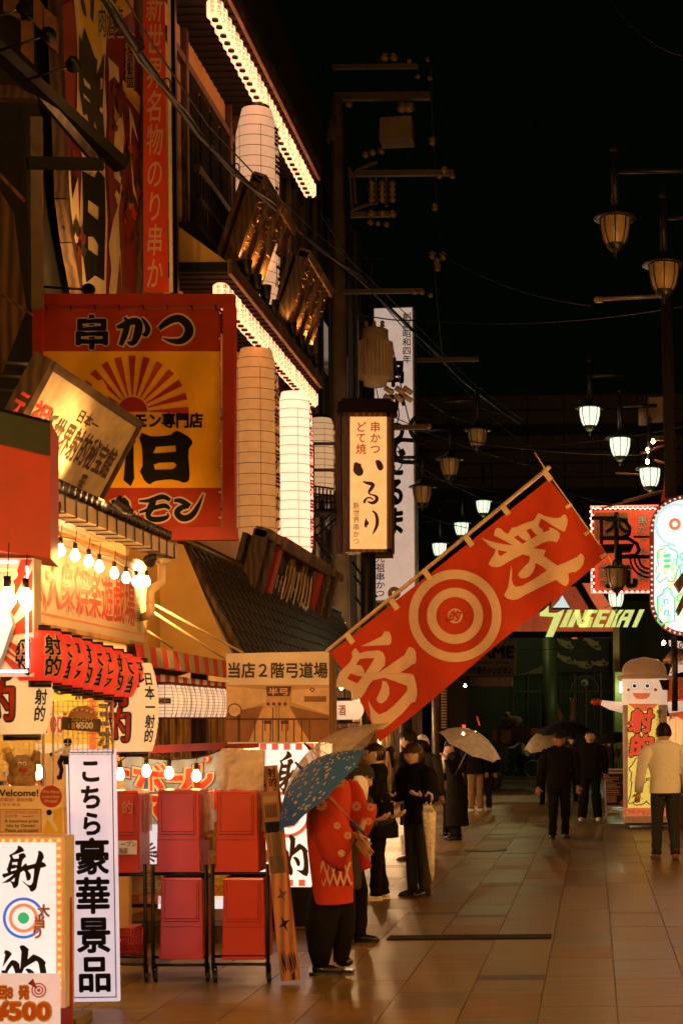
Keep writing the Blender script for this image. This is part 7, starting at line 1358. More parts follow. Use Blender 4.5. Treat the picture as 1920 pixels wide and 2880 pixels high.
def person(loc, rz, H, label, top, trous, o=None, group=None):
    o = o or {}; skin = o.get('skin', K['skin']); lean = math.radians(o.get('lean', 3)); fem = o.get('fem', False)
    t = thing('person', loc, label, 'person', group, rz); w = .112 if fem else .125
    dn = Vector((0, -math.sin(lean), math.cos(lean))); fw = Vector((0, -math.cos(lean), -math.sin(lean))); P0 = Vector((0, 0, .52 * H))
    sh = P0 + dn * .295 * H; nk = P0 + dn * .335 * H; hy, hp = math.radians(o.get('yaw', 0)), math.radians(o.get('pitch', 8)); hr = math.radians(o.get('roll', 0))
    hd = nk + Vector((0, -.012 * H, .068 * H)) + Vector((0, -.03 * H * math.sin(hp), 0)); h = .142 * H
    R3 = (Matrix.Rotation(hy, 3, 'Z') @ Matrix.Rotation(hp, 3, 'X') @ Matrix.Rotation(hr, 3, 'Y'))
    legs = o.get('legs', (((-.055, -.01, .28), (-.058, .0, .045)), ((.055, -.01, .28), (.058, .0, .045))))
    arms = o.get('arms', (((-.03, .01, -.175), (-.035, -.03, -.33)), ((.03, .01, -.175), (.035, -.03, -.33))))
    V = [P0, P0 + dn * .16 * H, sh, nk, hd]; R = [(.085 * H, .06 * H), (.08 * H, .055 * H), (.062 * H, .036 * H), .030 * H, .05 * H]; Ed = [(0, 1), (1, 2), (2, 3), (3, 4)]
    AR = []
    for k_, s in enumerate((-1, 1)):
        a, b = (Vector(q) * H for q in arms[k_]); S = sh + Vector((s * w * H, 0, 0)); i = len(V)
        V += [S, S + a, S + b]; R += [.026 * H, .022 * H, .016 * H]; Ed += [(2, i), (i, i + 1), (i + 1, i + 2)]; AR.append((S, S + a, S + b))
    LG = []
    for k_, s in enumerate((-1, 1)):
        a, b = (Vector(q) * H for q in legs[k_]); S = P0 + Vector((s * .05 * H, 0, -.03 * H)); i = len(V)
        V += [S, a, b]; R += [.052 * H, .036 * H, .024 * H]; Ed += [(0, i), (i, i + 1), (i + 1, i + 2)]; LG.append((S, a, b))
    vs, fs = skinned([tuple(v) for v in V], Ed, R); m = M(); m.add(vs, fs, skin, True); add_head(m, hd, h, R3, skin, o.get('eyes', True))
    m.tube([nk - dn * .04 * H, nk + dn * .01 * H, hd - Vector((0, -.01 * H, .03 * H))], [.038 * H, .030 * H, .030 * H], 12, skin)
    for (S, e_, w_), c in zip(AR, o.get('curl', (.7, .7))): add_hand(m, w_, (w_ - e_) + Vector((0, -.02 * H, 0)), Vector((0, -1, .2)) if abs((w_ - e_).normalized().y) < .7 else Vector((0, 0, 1)), H, skin, c)
    m.obj('body', None, t, rel=False)
    m = M()
    if o.get('hair', 'short') == 'beanie': add_hair(m, hd, h * 1.05, R3, 'beanie', o.get('hairm', K['knit'])); m.ball(hd + Vector((0, .03 * H, -.02 * H)), .07 * H, 12, K['hair'])
    else: add_hair(m, hd, h, R3, o.get('hair', 'short'), o.get('hairm', K['hair']))
    m.obj('hair', None, t, rel=False)
    # trousers
    fl_ = o.get('flare', 1.0); m = M(); m.loft([(P0 + Vector((0, 0, z * H)), rx * H, ry * H) for z, rx, ry in ((.07, .078, .058), (.03, .088, .066), (-.02, .094, .072), (-.06, .088, .068))], 18, trous, wob=.06, sd=H * 9)
    for (S, a, b) in LG:
        s0 = S + Vector((0, 0, .01 * H)); b0 = b + Vector((0, 0, -.01 * H)); s_ = [s0.lerp(a, q / 6) for q in range(6)] + [a.lerp(b0, q / 8) for q in range(9)]; rad = [.060 - .017 * q / 6 for q in range(6)] + [(.043 - .007 * q / 8) * fl_ for q in range(9)]
        m.tube(s_, [r_ * H * (1 + .06 * math.sin(i_ * 2.3) * (i_ > 9)) for i_, r_ in enumerate(rad)], 16, trous)
    for v in m.v: v.x += .007 * H * noise.noise(v * 15); v.y += .008 * H * noise.noise(v * 15 + Vector((5, 5, 5)))
    m.obj('trousers', None, t, rel=False)
    # top
    m = M(); hem = o.get('hem', .47); hw = o.get('hemw', 1.0); bul = o.get('bulk', 1.0); rg = []
    X1 = Vector((1, 0, 0)); Y1 = Vector((0, math.cos(lean), math.sin(lean)))
    if hem < .44:
        for q in (0, .33, .66): z = hem + (.50 - hem) * q; rg.append((Vector((0, .01 * H, z * H)), (.112 - .006 * q) * H * hw * bul, (.088 - .006 * q) * H * hw * bul))
    else: rg.append((P0 + dn * (hem - .52) * H, .100 * H * hw * bul, .078 * H * hw * bul))
    for a, rx, ry in ((.03, .102, .076), (.10, .094, .068), (.18, .104, .070), (.25, .116, .068), (.292, .122, .062), (.312, .112, .056), (.326, .085, .050), (.336, .060, .044), (.348, .040, .038)): rg.append((P0 + dn * a * H + fw * (.01 if .1 < a < .28 else 0) * H, rx * H * bul * (1.0 if not fem else .93), ry * H * bul, X1, Y1))
    m.loft(rg, 22, top, cap=False, wob=.07, sd=H * 3 + rz)
    for (S, e_, w_) in AR:
        sl_ = o.get('sleeve', 1.0); S2 = S + Vector((-.018 * H if S.x > 0 else .018 * H, 0, -.004 * H)); m.tube([S2, S + (e_ - S) * .25, S.lerp(e_, .6), e_, e_.lerp(w_, .5), w_ - (w_ - e_).normalized() * .008 * H], [q * H * bul * sl_ for q in (.040, .044, .040, .036, .032, .026)], 12, top)
    m.tube([nk - dn * .03 * H, nk + dn * .012 * H], [.050 * H, .043 * H], 14, top, cap=False)
    for v in m.v: q_ = Vector((v.x * 13, v.y * 13, v.z * 9)); v.x += .010 * H * noise.noise(q_); v.y += .012 * H * noise.noise(q_ + Vector((7, 1, 3)))
    m.obj(o.get('topname', 'jacket'), None, t, rel=False)
    for (S, a, b), s in zip(LG, (-1, 1)):
        m = M(); f = Vector(o.get('foot', (0, -1, 0))); f = Vector((f.x + s * .15, f.y, 0)).normalized(); z0 = b.z - .045 * H
        base = Vector((b.x, b.y, z0)); sm_ = o.get('shoe', K['boot']); m.tube([base - f * .035 * H + Vector((0, 0, .022 * H)), base + Vector((0, 0, .026 * H)), base + f * .05 * H + Vector((0, 0, .020 * H)), base + f * .09 * H + Vector((0, 0, .015 * H)), base + f * .108 * H + Vector((0, 0, .013 * H))], [.020 * H, .027 * H, .025 * H, .019 * H, .008 * H], 12, sm_, sq=.85)
        m.tube([base - f * .04 * H + Vector((0, 0, .006 * H)), base + f * .04 * H + Vector((0, 0, .006 * H)), base + f * .108 * H + Vector((0, 0, .006 * H))], [.024 * H, .029 * H, .018 * H], 12, o.get('sole', sm_), sq=.25, ref=(0, 0, 1)); m.tube([b + Vector((0, 0, .03 * H)), base + Vector((0, 0, .02 * H))], [.026 * H, .028 * H], 12, sm_); m.obj('shoe', None, t, rel=False)
    return t, dict(hd=hd, AR=AR, H=H, R3=R3, sh=sh, P0=P0)
def umbrella(apex, axis, R, depth, mt, label, group=None, shaft=.8, dots=None, ribm=None, roll=0.0, handle=None):
    t = thing('umbrella', apex, label, 'umbrella', group); ax = Vector(axis).normalized(); Q = Vector((0, 0, -1)).rotation_difference(ax).to_matrix()
    def S(a, q):   # angle, 0..1 outwards
        ph = (a / (2 * PI) * 8) % 1; sc_ = 1 - .085 * math.sin(ph * PI) * q; return Q @ Vector((math.cos(a + roll) * R * q * sc_, math.sin(a + roll) * R * q * sc_, -depth * (q ** 2.1) + .02 * R * math.sin(ph * PI) * q))
    m = M(); n, k = 64, 9; m.add([S(2 * PI * j / n, (i + .001) / k) for i in range(k + 1) for j in range(n)], [(i * n + j, i * n + (j + 1) % n, (i + 1) * n + (j + 1) % n, (i + 1) * n + j) for i in range(k) for j in range(n)], mt, True); m.obj('canopy', None, t, rel=False)
    for r in range(8):
        m = M(); m.tube([S(2 * PI * r / 8, q / 6) * 1.0 + ax * .006 for q in range(1, 7)] + [S(2 * PI * r / 8, 1) * 1.02], .0035, 5, ribm or K['steel']); m.tube([ax * depth * 1.3, S(2 * PI * r / 8, .5) + ax * .004], .003, 4, ribm or K['steel']); m.obj('rib', None, t, rel=False)
    if dots:
        m = M(); random.seed(3)
        for _ in range(230):
            a, q = random.random() * 2 * PI, math.sqrt(random.random()); c = S(a, q * .96); e1 = (S(a + .02, q * .96) - c).normalized(); e2 = (S(a, q * .96 + .02) - c).normalized() if q < .97 else ax; nn = e1.cross(e2); nn = nn if nn.dot(ax) < 0 else -nn
            for p_ in range(2): o_ = c + nn * .004 + e1 * p_ * .012; r_ = .0062; m.add([o_ + (e1 * math.cos(z) + e2 * math.sin(z)) * r_ for z in [k_ * PI / 3 for k_ in range(6)]], [tuple(range(6))], dots)
        m.obj('dot_print', None, t, rel=False)
    m = M(); m.tube([-ax * .06, ax * shaft], .005, 6, K['steel']); m.tube([-ax * .07, -ax * .0], [.008, .012], 6, handle or K['black']); m.obj('shaft', None, t, rel=False)
    m = M(); m.tube([ax * (shaft - .12), ax * shaft], .012, 8, handle or K['black']); m.obj('handle', None, t, rel=False)
    return t
# --- person in the red coat -------------------------------------
Y = 11.25; pc_ = thing('person', G(930, 2732), 'person in a red patterned happi coat and black trousers bending under a blue umbrella', 'person')
RG = [(948, 2196, 30, .09), (940, 2222, 48, .13), (928, 2255, 62, .17), (922, 2310, 60, .19), (925, 2370, 60, .20), (930, 2440, 58, .20), (936, 2500, 56, .20), (938, 2537, 54, .19)]
def coat(px, py):
    k_ = 0
    while k_ < len(RG) - 2 and py > RG[k_ + 1][1]: k_ += 1
    a, b = RG[k_], RG[k_ + 1]; t = max(0, min(1, (py - a[1]) / (b[1] - a[1]))); return [a[i] + (b[i] - a[i]) * t for i in (0, 2, 3)]
def CF(u, v, d=0.0):
    cx_, hw_, dp = coat(u, v); q = max(-1, min(1, (u - cx_) / hw_)); return P(u, v, Y - dp * math.sqrt(max(0, 1 - q * q)) * (1 + .05 * math.sin(q * 9)) - d - .002)
m = M(); m.loft([(P(c, y, Y), w * Y / FPX, d) for c, y, w, d in RG], 30, K['redcloth'], cap=False, wob=.05, sd=4)
ty = P(0, 2212, Y).z
m.obj('coat', K['redcloth'], pc_)
def sleeve(path, rad, hang, name='sleeve'):
    m = M(); m.tube(path, rad, 14, K['redcloth'])
    for v in m.v: v.y += .012 * noise.noise(v * 7)
    a, b, c, d = hang; th = Vector((0, .05, 0)); m.slab(a, b, c, d, th, K['redcloth']); o = m.obj(name, None, pc_, bev=0); return o
m = M(); Yn = Y - .22
def kimono(pts, Yc, th):   # hanging sleeve as a soft closed bag
    m = M(); n = len(pts); c = (sum(p[0] for p in pts) / n, sum(p[1] for p in pts) / n); L0 = [P(*p, Yc) for p in pts]; vs = []
    for s, k_ in ((-1, .55), (-1, .9), (0, 1.0), (1, .9), (1, .55)): vs += [P(c[0] + (p[0] - c[0]) * k_, c[1] + (p[1] - c[1]) * k_, Yc + s * th * (1 if k_ < .6 else .7)) for p in pts]
    i0 = len(vs); vs += [P(*c, Yc - th), P(*c, Yc + th)]
    m.add(vs, [(r * n + i, r * n + (i + 1) % n, (r + 1) * n + (i + 1) % n, (r + 1) * n + i) for r in range(4) for i in range(n)] + [(i, (i + 1) % n, i0) for i in range(n)] + [(4 * n + i, 4 * n + (i + 1) % n, i0 + 1) for i in range(n)], K['redcloth'], True); return m
kimono([(878, 2272), (905, 2240), (938, 2240), (968, 2300), (992, 2338), (994, 2362), (984, 2396), (962, 2452), (935, 2442), (905, 2415), (882, 2360)], Yn, .07).obj('near_sleeve', None, pc_, fix=True)
kimono([(960, 2205), (980, 2190), (1004, 2196), (1022, 2222), (1032, 2258), (1058, 2262), (1060, 2282), (1050, 2318), (1032, 2360), (1010, 2355), (990, 2330), (968, 2290)], Y + .10, .08).obj('far_sleeve', None, pc_, fix=True)
kimono([(1012, 2355), (1030, 2368), (1045, 2440), (1016, 2450), (1008, 2400)], Y + .12, .03).obj('coat_tail', None, pc_, fix=True)
vs, fs = skinned([tuple(v) for v in (P(925, 2480, Y), P(925, 2350, Y), P(935, 2240, Y), P(945, 2212, Y - .05), P(946, 2196, Y - .08), P(900, 2262, Y - .1), P(935, 2340, Y - .2), P(990, 2350, Y - .25), P(985, 2230, Y + .08), P(1030, 2280, Y + .1), P(1008, 2350, Y - .05), P(912, 2520, Y), P(905, 2610, Y - .02), P(902, 2690, Y), P(955, 2520, Y), P(960, 2610, Y + .05), P(962, 2680, Y + .1))], [(0, 1), (1, 2), (2, 3), (3, 4), (2, 5), (5, 6), (6, 7), (2, 8), (8, 9), (9, 10), (0, 11), (11, 12), (12, 13), (0, 14), (14, 15), (15, 16)], [.08, .10, .09, .05, .07, .05, .035, .026, .05, .035, .026, .05, .04, .03, .05, .04, .03])
m = M(); m.add(vs, fs, K['skin2'], True); add_head(m, P(934, 2188, Y - .05), .22, Matrix.Rotation(math.radians(65), 3, 'Z') @ Matrix.Rotation(math.radians(30), 3, 'X'), K['skin2'])
add_hand(m, P(1000, 2348, Y - .26), Vector((.8, -.1, -.4)), Vector((-.3, -.5, -.8)), 1.6, K['skin2'], 1.2); add_hand(m, P(1010, 2372, Y - .2), Vector((.5, -.1, -.5)), Vector((-.4, -.4, .4)), 1.6, K['skin2'], .7); m.obj('body', None, pc_)
m = M(); add_hair(m, P(934, 2188, Y - .05), .22, Matrix.Rotation(math.radians(65), 3, 'Z') @ Matrix.Rotation(math.radians(30), 3, 'X'), 'short', K['hair']); m.obj('hair', None, pc_)
m = M(); m.tube([P(928, 2500, Y), P(912, 2560, Y - .02), P(903, 2620, Y - .04), P(900, 2670, Y - .02), P(902, 2712, Y)], [.13, .12, .11, .085, .06], 14, K['blackcloth']); m.tube([P(955, 2500, Y + .05), P(962, 2560, Y + .06), P(966, 2620, Y + .08), P(960, 2680, Y + .08), P(958, 2706, Y + .08)], [.11, .095, .08, .06, .05], 14, K['blackcloth']); m.obj('trousers', None, pc_)
for (x0, y0, x1, y1, dy) in ((880, 2722, 955, 2730, 0), (948, 2702, 992, 2706, .1)):
    m = M(); a, b = P(x0, y0, Y + dy), P(x1, y1, Y + dy); m.tube([a, a.lerp(b, .3), a.lerp(b, .75), b], [.035, .05, .042, .018], 12, K['boot'], sq=.8); m.box(Vector((a.x - .02, Y + dy - .045, max(0, .0))), Vector((b.x, Y + dy + .045, .022)), K['boot']); m.obj('shoe', None, pc_)
beg = mat('coat_beige_print', (.66, .44, .34), .85)
def swirl(m, cx_, cy_, r, F):
    for k_ in range(11):
        a = k_ * 2 * PI / 11; brush(m, [(cx_ + r * .25 * math.cos(a), cy_ + r * .25 * math.sin(a), .5), (cx_ + r * .62 * math.cos(a + .35), cy_ + r * .62 * math.sin(a + .35), 1.1), (cx_ + r * .98 * math.cos(a + .85), cy_ + r * .98 * math.sin(a + .85), .9)], F, beg, .003)
def NS(u, v, d=0): return P(u, v, Yn - .075 - d)
def FS(u, v, d=0): return P(u, v, Y + .01 - d)
m = M(); swirl(m, 903, 2264, 17, NS); swirl(m, 978, 2350, 11, NS); swirl(m, 948, 2322, 10, NS); swirl(m, 1002, 2268, 14, FS); swirl(m, 1042, 2270, 12, FS); swirl(m, 1036, 2310, 11, FS); swirl(m, 906, 2382, 11, CF); ring(m, 960, 2400, 0, 10, NS, beg, .004, n=20)
for k_ in range(3): a = k_ * 2.1; poly(m, [[(960 + 4 * math.cos(a), 2400 + 4 * math.sin(a)), (960 + 8 * math.cos(a + .7), 2400 + 8 * math.sin(a + .7)), (960 + 8 * math.cos(a - .2), 2400 + 8 * math.sin(a - .2))]], NS, K['redcloth'], .007)
for ph in (0, 18):
    for off, wd in ((0, 2.6), (7, 1.3)):
        q = []; x = 868 + ph - 18
        while x < 1000:
            q += [(x, 2430 + off, wd), (x + 4, 2428 + off, wd), (x + 20, 2482 + off * .5, wd), (x + 24, 2482 + off * .5, wd)]; x += 38
        q = [p for p in q if 880 < p[0] < 990]; brush(m, q, CF, beg, .005 + .0005 * off + .0002 * ph)
brush(m, [(866, 2310, 1), (868, 2390, 1), (886, 2398, 1), (884, 2300, 1)], CF, beg, .004); text(m, '射的', (868, 2300, 884, 2392), CF, beg, .02, vert=True)
m.obj('coat_print', None, pc_)
m = M(); [m.tube([P(998, 2345 + i * 4, Y - .3), P(1034 + i * 4, 2372 + i * 8, Y - .33)], .005, 5) for i in range(3)]; m.tube([P(1012, 2370, Y - .3), P(1028, 2398, Y - .3)], .005, 5); tag(m.obj('chopsticks', K['lwood']), 'bundle of thin wooden sticks held by the person in the red coat', 'sticks')
ax = (P(927, 2214, Y + .02) - P(850, 2166, Y - .30))
umbrella(P(850, 2164, Y - .36), (.64, .22, -.72), .40, .20, K['blue'], 'blue umbrella with small cream flowers shading the person in the red coat', shaft=.62, dots=K['cream'], roll=.2, handle=K['bprint'])
umbrella(P(874, 2108, 12.2), (.69, .04, -.72), .56, .25, K['clear'], 'large clear vinyl umbrella behind the blue dotted umbrella', shaft=.7, roll=.3)
person(G(978, 2652), math.radians(80), 1.46, 'person in long dark coat mostly hidden behind the red happi coat', K['grey'], K['blackcloth'], dict(hem=.30, lean=10, hair='beanie', hairm=K['grey'], legs=(((-.05, .03, .28), (-.05, .05, .045)), ((.05, -.06, .28), (.05, -.05, .045))), arms=(((-.02, -.05, -.16), (-.02, -.17, -.12)), ((.02, -.05, -.16), (.02, -.17, -.12))), pitch=25))
m = M(); m.loft([(P(1008, 2182, 12.4), .03, .06), (P(1012, 2195, 12.4), .055, .10), (P(1014, 2218, 12.4), .06, .11), (P(1012, 2250, 12.4), .055, .10)], 16, K['knit']); tag(m.obj('white_bag'), 'white cloth bag on the shoulder between the umbrella and the woman in black', 'bag')
# --- two young women -------------------------------------------
def gat(px, py): return G(px, py)
t, q = person(gat(1068, 2532), math.radians(-78), 1.60, 'young woman with ponytail, black hooded jacket and white shoes, in profile', K['blackcloth'], K['blackcloth'], dict(fem=True, skin=K['skinp'], hair='pony', hem=.40, hemw=1.12, bulk=1.12, pitch=4, yaw=-4, lean=2, shoe=K['shoe'], sole=K['white'], hairm=mat('dark_brown_hair', (.035, .014, .008), .4, var=.4, nscale=40), arms=(((-.01, -.04, -.17), (.06, -.14, -.10)), ((.01, -.06, -.16), (-.03, -.18, -.13))), legs=(((-.045, -.01, .28), (-.05, .03, .045)), ((.05, -.02, .28), (.05, -.03, .045)))))
bgm = M(); c = t.location + Vector((.10, -.2, 1.02)); bgm.tube([c + Vector((.05 * math.cos(a), -.02, .06 * math.sin(a) + .02)) for a in [k_ * PI / 6 for k_ in range(13)]], .008, 6, K['boot']); bgm.box(c + Vector((-.05, -.03, -.16)), c + Vector((.07, .04, -.02)), K['blackcloth']); tag(bgm.obj('handbag'), 'black handbag on the arm of the young woman with the ponytail', 'bag')
m = M(); c = t.location; [m.tube([c + Vector((-.13 + k_ * .03, -.14, 1.30)), c + Vector((-.12 + k_ * .03, -.155, 1.22)), c + Vector((-.13 + k_ * .03, -.16, 1.16))], .003, 4, K['white']) for k_ in range(2)]; o_ = m.obj('drawstring', None, t)
t2, q2 = person(gat(1178, 2520), math.radians(-42), 1.60, 'young woman with bobbed hair in black sweater and grey jeans', K['blackcloth'], K['grey'], dict(fem=True, skin=K['skinp'], hair='bob', hem=.475, bulk=1.15, pitch=16, yaw=-8, hairm=mat('auburn_hair', (.05, .018, .009), .4, var=.4, nscale=40), lean=3, shoe=K['boot'], topname='sweater', sleeve=1.15, arms=(((-.035, .0, -.17), (.01, -.11, -.16)), ((.04, .0, -.17), (.05, -.12, -.15)))))
m = M(); c = t2.location; m.tube([c + Vector((-.02, -.05, 1.315)), c + Vector((-.03, -.06, 1.345))], [.062, .056], 16, K['white'], cap=False); m.obj('collar', None, t2)
um = thing('folded_umbrella', P(1212, 2330, 16.0), 'folded translucent white umbrella hanging from the arm of the woman in the black sweater', 'umbrella')
m = M(); m.tube([P(1196, 2240, 16), P(1204, 2228, 16), P(1214, 2236, 16), P(1214, 2252, 16)], .012, 8, K['white']); m.obj('handle', None, um)
wv_ = mat('crinkled_white_vinyl', (.92, .92, .96), .25, var=.3, nscale=25, bump=.5)
m = M(); m.loft([(P(1202, 2266, 16), .035, .03), (P(1204, 2285, 16), .055, .045), (P(1206, 2330, 16), .050, .04), (P(1210, 2400, 16), .038, .03), (P(1214, 2455, 16), .022, .02), (P(1216, 2478, 16), .006, .006)], 20, wv_, wob=.5, sd=2)
for k_ in range(7): x = 1193 + k_ * 3.5; m.tube([P(x, 2285, 15.96), P(x - 3 + k_, 2262 - (k_ % 3) * 4, 15.95)], [.010, .003], 5, wv_)
m.obj('canopy', None, um)
# --- others -----------------------------------------------------
hold = ((-.03, -.02, -.15), (-.01, -.12, -.03))
person(gat(1163, 2420), math.radians(-110), 1.74, 'person with curly black hair in dark clothes behind the two young women', K['blackcloth'], K['blackcloth'], dict(hair='curly', pitch=14))
person(gat(1186, 2400), math.radians(170), 1.66, 'person in a cream beanie and charcoal jacket behind the short-haired woman', K['grey'], K['blackcloth'], dict(hair='beanie', bulk=1.1))
person(gat(1262, 2352), math.radians(120), 1.62, 'person in a brown vest with cream sleeves beside the long dark coat', K['dwood'] if 0 else mat('brown_vest', (.09, .035, .018), .9, var=.2), K['blackcloth'], dict(fem=True, hair='bob', pitch=20))
m = M(); tA = P(1262, 2105, 25.6); m.tube([tA, P(1246, 2160, 25.5), P(1232, 2205, 25.4)], [.075, .065, .04], 10, K['knit']); m.tube([P(1232, 2205, 25.4), P(1226, 2218, 25.4)], [.03, .02], 8, K['skin']); m.slab(P(1216, 2164, 25.3), P(1230, 2166, 25.3), P(1232, 2200, 25.3), P(1218, 2196, 25.3), (0, .03, 0), K['tan']); tag(m.obj('carried_bag'), 'tan paper bag carried by the person in the brown vest', 'bag')
t, q = person(gat(1282, 2362), math.radians(-70), 1.60, 'person in a long black padded coat under a clear umbrella, back turned', K['blackcloth'], K['blackcloth'], dict(fem=True, hair='bob', hem=.14, hemw=1.12, bulk=1.12, pitch=22, arms=(((-.03, .0, -.17), (.0, -.10, -.22)), ((.02, -.05, -.13), (.04, -.12, -.01)))))
umbrella(P(1338, 2062, 24.6), (-.42, .2, -.80), .52, .22, K['clear'], 'clear vinyl umbrella over the person in the long black coat', shaft=.75, roll=.2)
person(gat(1338, 2282), math.radians(200), 1.70, 'person in khaki trousers and dark jacket with white shoes, seen from behind', K['blackcloth'], K['khaki'], dict(shoe=K['shoe'], bulk=1.1))
person(gat(1362, 2279), math.radians(185), 1.66, 'long-haired person in dark clothes beside the one in khaki trousers', K['soot'] if 0 else K['blackcloth'], K['grey'], dict(shoe=K['shoe'], fem=True, hair='long'))
stride = (((-.06, -.04, .285), (-.065, -.01, .045)), ((.06, .0, .285), (.062, .07, .05)))
person(gat(1572, 2358), math.radians(8), 1.70, 'man in dark jacket walking mid-street, looking down', K['blackcloth'], K['blackcloth'], dict(skin=K['skin2'], pitch=24, legs=stride, bulk=1.12, arms=(((-.04, .03, -.17), (-.07, -.02, -.34)), ((.04, .02, -.17), (.05, .0, -.33)))))
person(gat(1661, 2308), math.radians(-5), 1.71, 'man in loose black clothes and white shoes standing right of the walking man', K['blackcloth'], K['blackcloth'], dict(pitch=-8, shoe=K['shoe'], sole=K['white'], bulk=1.15, flare=1.35, legs=(((-.075, -.01, .28), (-.10, .0, .045)), ((.06, -.01, .28), (.075, .0, .045))), arms=(((-.03, .05, -.16), (.03, .03, -.27)), ((.04, .03, -.17), (.04, .05, -.30)))))
person(gat(1870, 2416), math.radians(188), 1.80, 'man in a cream sweater and dark jeans walking away at the right edge', K['knit'], K['jean'], dict(hem=.485, topname='sweater', bulk=1.15, hair='short', shoe=mat('brown_shoe', (.18, .07, .04), .5), arms=(((-.04, .0, -.17), (-.05, -.03, -.32)), ((.05, .02, -.17), (.07, .0, -.33))), legs=(((-.06, .0, .28), (-.06, .08, .05)), ((.055, -.03, .285), (.06, -.03, .045)))))
phone = ((-.02, -.06, -.12), (.03, -.11, .06))
person(gat(1535, 2262), math.radians(-12), 1.60, 'woman with a phone at her ear under a white umbrella left of the walking man', K['blackcloth'], K['blackcloth'], dict(fem=True, hair='long', arms=(phone, ((.03, .0, -.17), (.035, -.05, -.32)))))
person(gat(1607, 2262), math.radians(14), 1.62, 'woman with long hair between the two men in black', K['grey'], K['blackcloth'], dict(fem=True, hair='long', arms=(hold, ((.03, -.04, -.16), (.0, -.10, -.05)))))
person(gat(1712, 2240), math.radians(18), 1.50, 'person in patterned top raising both hands behind the menu board', mat('patterned_top', (.10, .05, .03), .8, var=.8, nscale=20), K['red'], dict(fem=True, hair='bob', arms=(((-.03, -.05, -.12), (-.02, -.09, .03)), ((.03, -.05, -.12), (.05, -.09, .02)))))
palev = mat('white_umbrella_cloth', (.40, .32, .20), .6, var=.2)
umbrella(P(1525, 2060, 34.0), (.25, .35, -.9), .48, .26, palev, 'pale translucent umbrella above the woman with the phone', shaft=.8)
umbrella(P(1588, 2030, 33.0), (.0, .1, -1), .62, .24, K['soot'], 'wide black umbrella above the long-haired woman between the men', shaft=.8)
umbrella(P(1722, 2060, 36.0), (.1, .1, -1), .50, .20, K['soot'], 'black umbrella over the person behind the menu board', shaft=.8)
# cyclist
cyc = thing('bicycle', G(1476, 2183), 'dark bicycle with pale rimmed wheels crossing the end of the street', 'bicycle'); Yc = cyc.location.y
for x in (1427, 1498):
    c = P(x, 2162, Yc); m = M(); R = .33; m.tube([c + Vector((R * math.cos(a), 0, R * math.sin(a))) for a in [k_ * PI / 14 for k_ in range(29)]], .022, 6, K['cable']); m.tube([c + Vector((.94 * R * math.cos(a), -.02, .94 * R * math.sin(a))) for a in [k_ * PI / 14 for k_ in range(29)]], .012, 5, mat('pale_rim', (.55, .5, .4), .3, .3)); w_ = m.obj('wheel', None, cyc)
    m = M(); [m.tube([c, c + Vector((.92 * R * math.cos(a), 0, .92 * R * math.sin(a)))], .0025, 3, K['steel']) for a in [k_ * PI / 8 for k_ in range(16)]]; m.tube([c + Vector((0, -.05, 0)), c + Vector((0, .05, 0))], .025, 8, K['steel']); m.obj('spoke', None, w_)
a, b = P(1427, 2162, Yc), P(1498, 2162, Yc); m = M(); bb_ = a.lerp(b, .58) + Vector((0, 0, -.02)); st = a.lerp(b, .72) + Vector((0, 0, .52)); hb = a.lerp(b, .20) + Vector((0, 0, .62))
for p_, q_ in ((a, hb), (hb + Vector((0, 0, -.1)), bb_), (bb_, st), (b, st), (bb_, b), (hb + Vector((.05, 0, -.04)), st + Vector((0, 0, -.08)))): m.tube([p_, q_], .018, 6, K['black'])
m.tube([hb, hb + Vector((.02, 0, .14)), hb + Vector((.14, -.1, .16))], .013, 6, K['steel']); m.box(st + Vector((-.12, -.06, 0)), st + Vector((.12, .06, .06)), K['boot']); m.obj('frame', None, cyc)
pz = (st.z - 0) ; tt, q = person(Vector((st.x - .02, Yc, st.z - .80)), math.radians(-90), 1.62, 'cyclist in a cream jacket riding leftwards across the end of the street', K['knit'], K['blackcloth'], dict(lean=22, skin=K['skin2'], arms=(((-.01, -.12, -.12), (.0, -.27, -.14)), ((.01, -.12, -.12), (.0, -.27, -.14))), legs=(((-.05, -.15, .44), (-.05, -.08, .24)), ((.05, -.18, .38), (.05, -.10, .16)))))
# car nose
ca = thing('parked_car', Vector((P(1360, 2205, 47).x, 48, 0)), 'dark car half hidden behind the khaki trousered person, only wheel and front seen', 'car')
m = M(); cxr = ca.location.x; m.hexa([(cxr - 1.9, 47, .25), (cxr + .05, 47, .25), (cxr + .05, 51, .25), (cxr - 1.9, 51, .25), (cxr - 1.85, 47.2, .95), (cxr - .02, 47.2, .95), (cxr - .02, 51, .95), (cxr - 1.85, 51, .95)], mat('dark_car_paint', (.01, .011, .01), .15, coat=.8)); m.obj('body', None, ca, bev=.08)
m = M(); m.hexa([(cxr - 1.8, 48.2, .95), (cxr - .1, 48.2, .95), (cxr - .1, 50.9, .95), (cxr - 1.8, 50.9, .95), (cxr - 1.6, 48.9, 1.45), (cxr - .3, 48.9, 1.45), (cxr - .3, 50.6, 1.45), (cxr - 1.6, 50.6, 1.45)], mat('car_glass', (.015, .015, .015), .08)); m.obj('window', None, ca, bev=.03)
c = P(1386, 2198, 46.9); m = M(); m.lathe([(.0, .10), (.2, .11), (.31, .10), (.33, 0), (.31, -.1)], c, 24, K['cable'], axis=(.8, -.6, 0)); w_ = m.obj('wheel', None, ca)
m = M(); axw = Vector((.8, -.6, 0)); e1 = Vector((0, 0, 1)); e2 = axw.cross(e1)
for k_ in range(10): a = 2 * PI * k_ / 10; m.bar(c + axw * .12, c + axw * .12 + (e1 * math.cos(a) + e2 * math.sin(a)) * .24, .03, .02, K['steel'], up=axw)
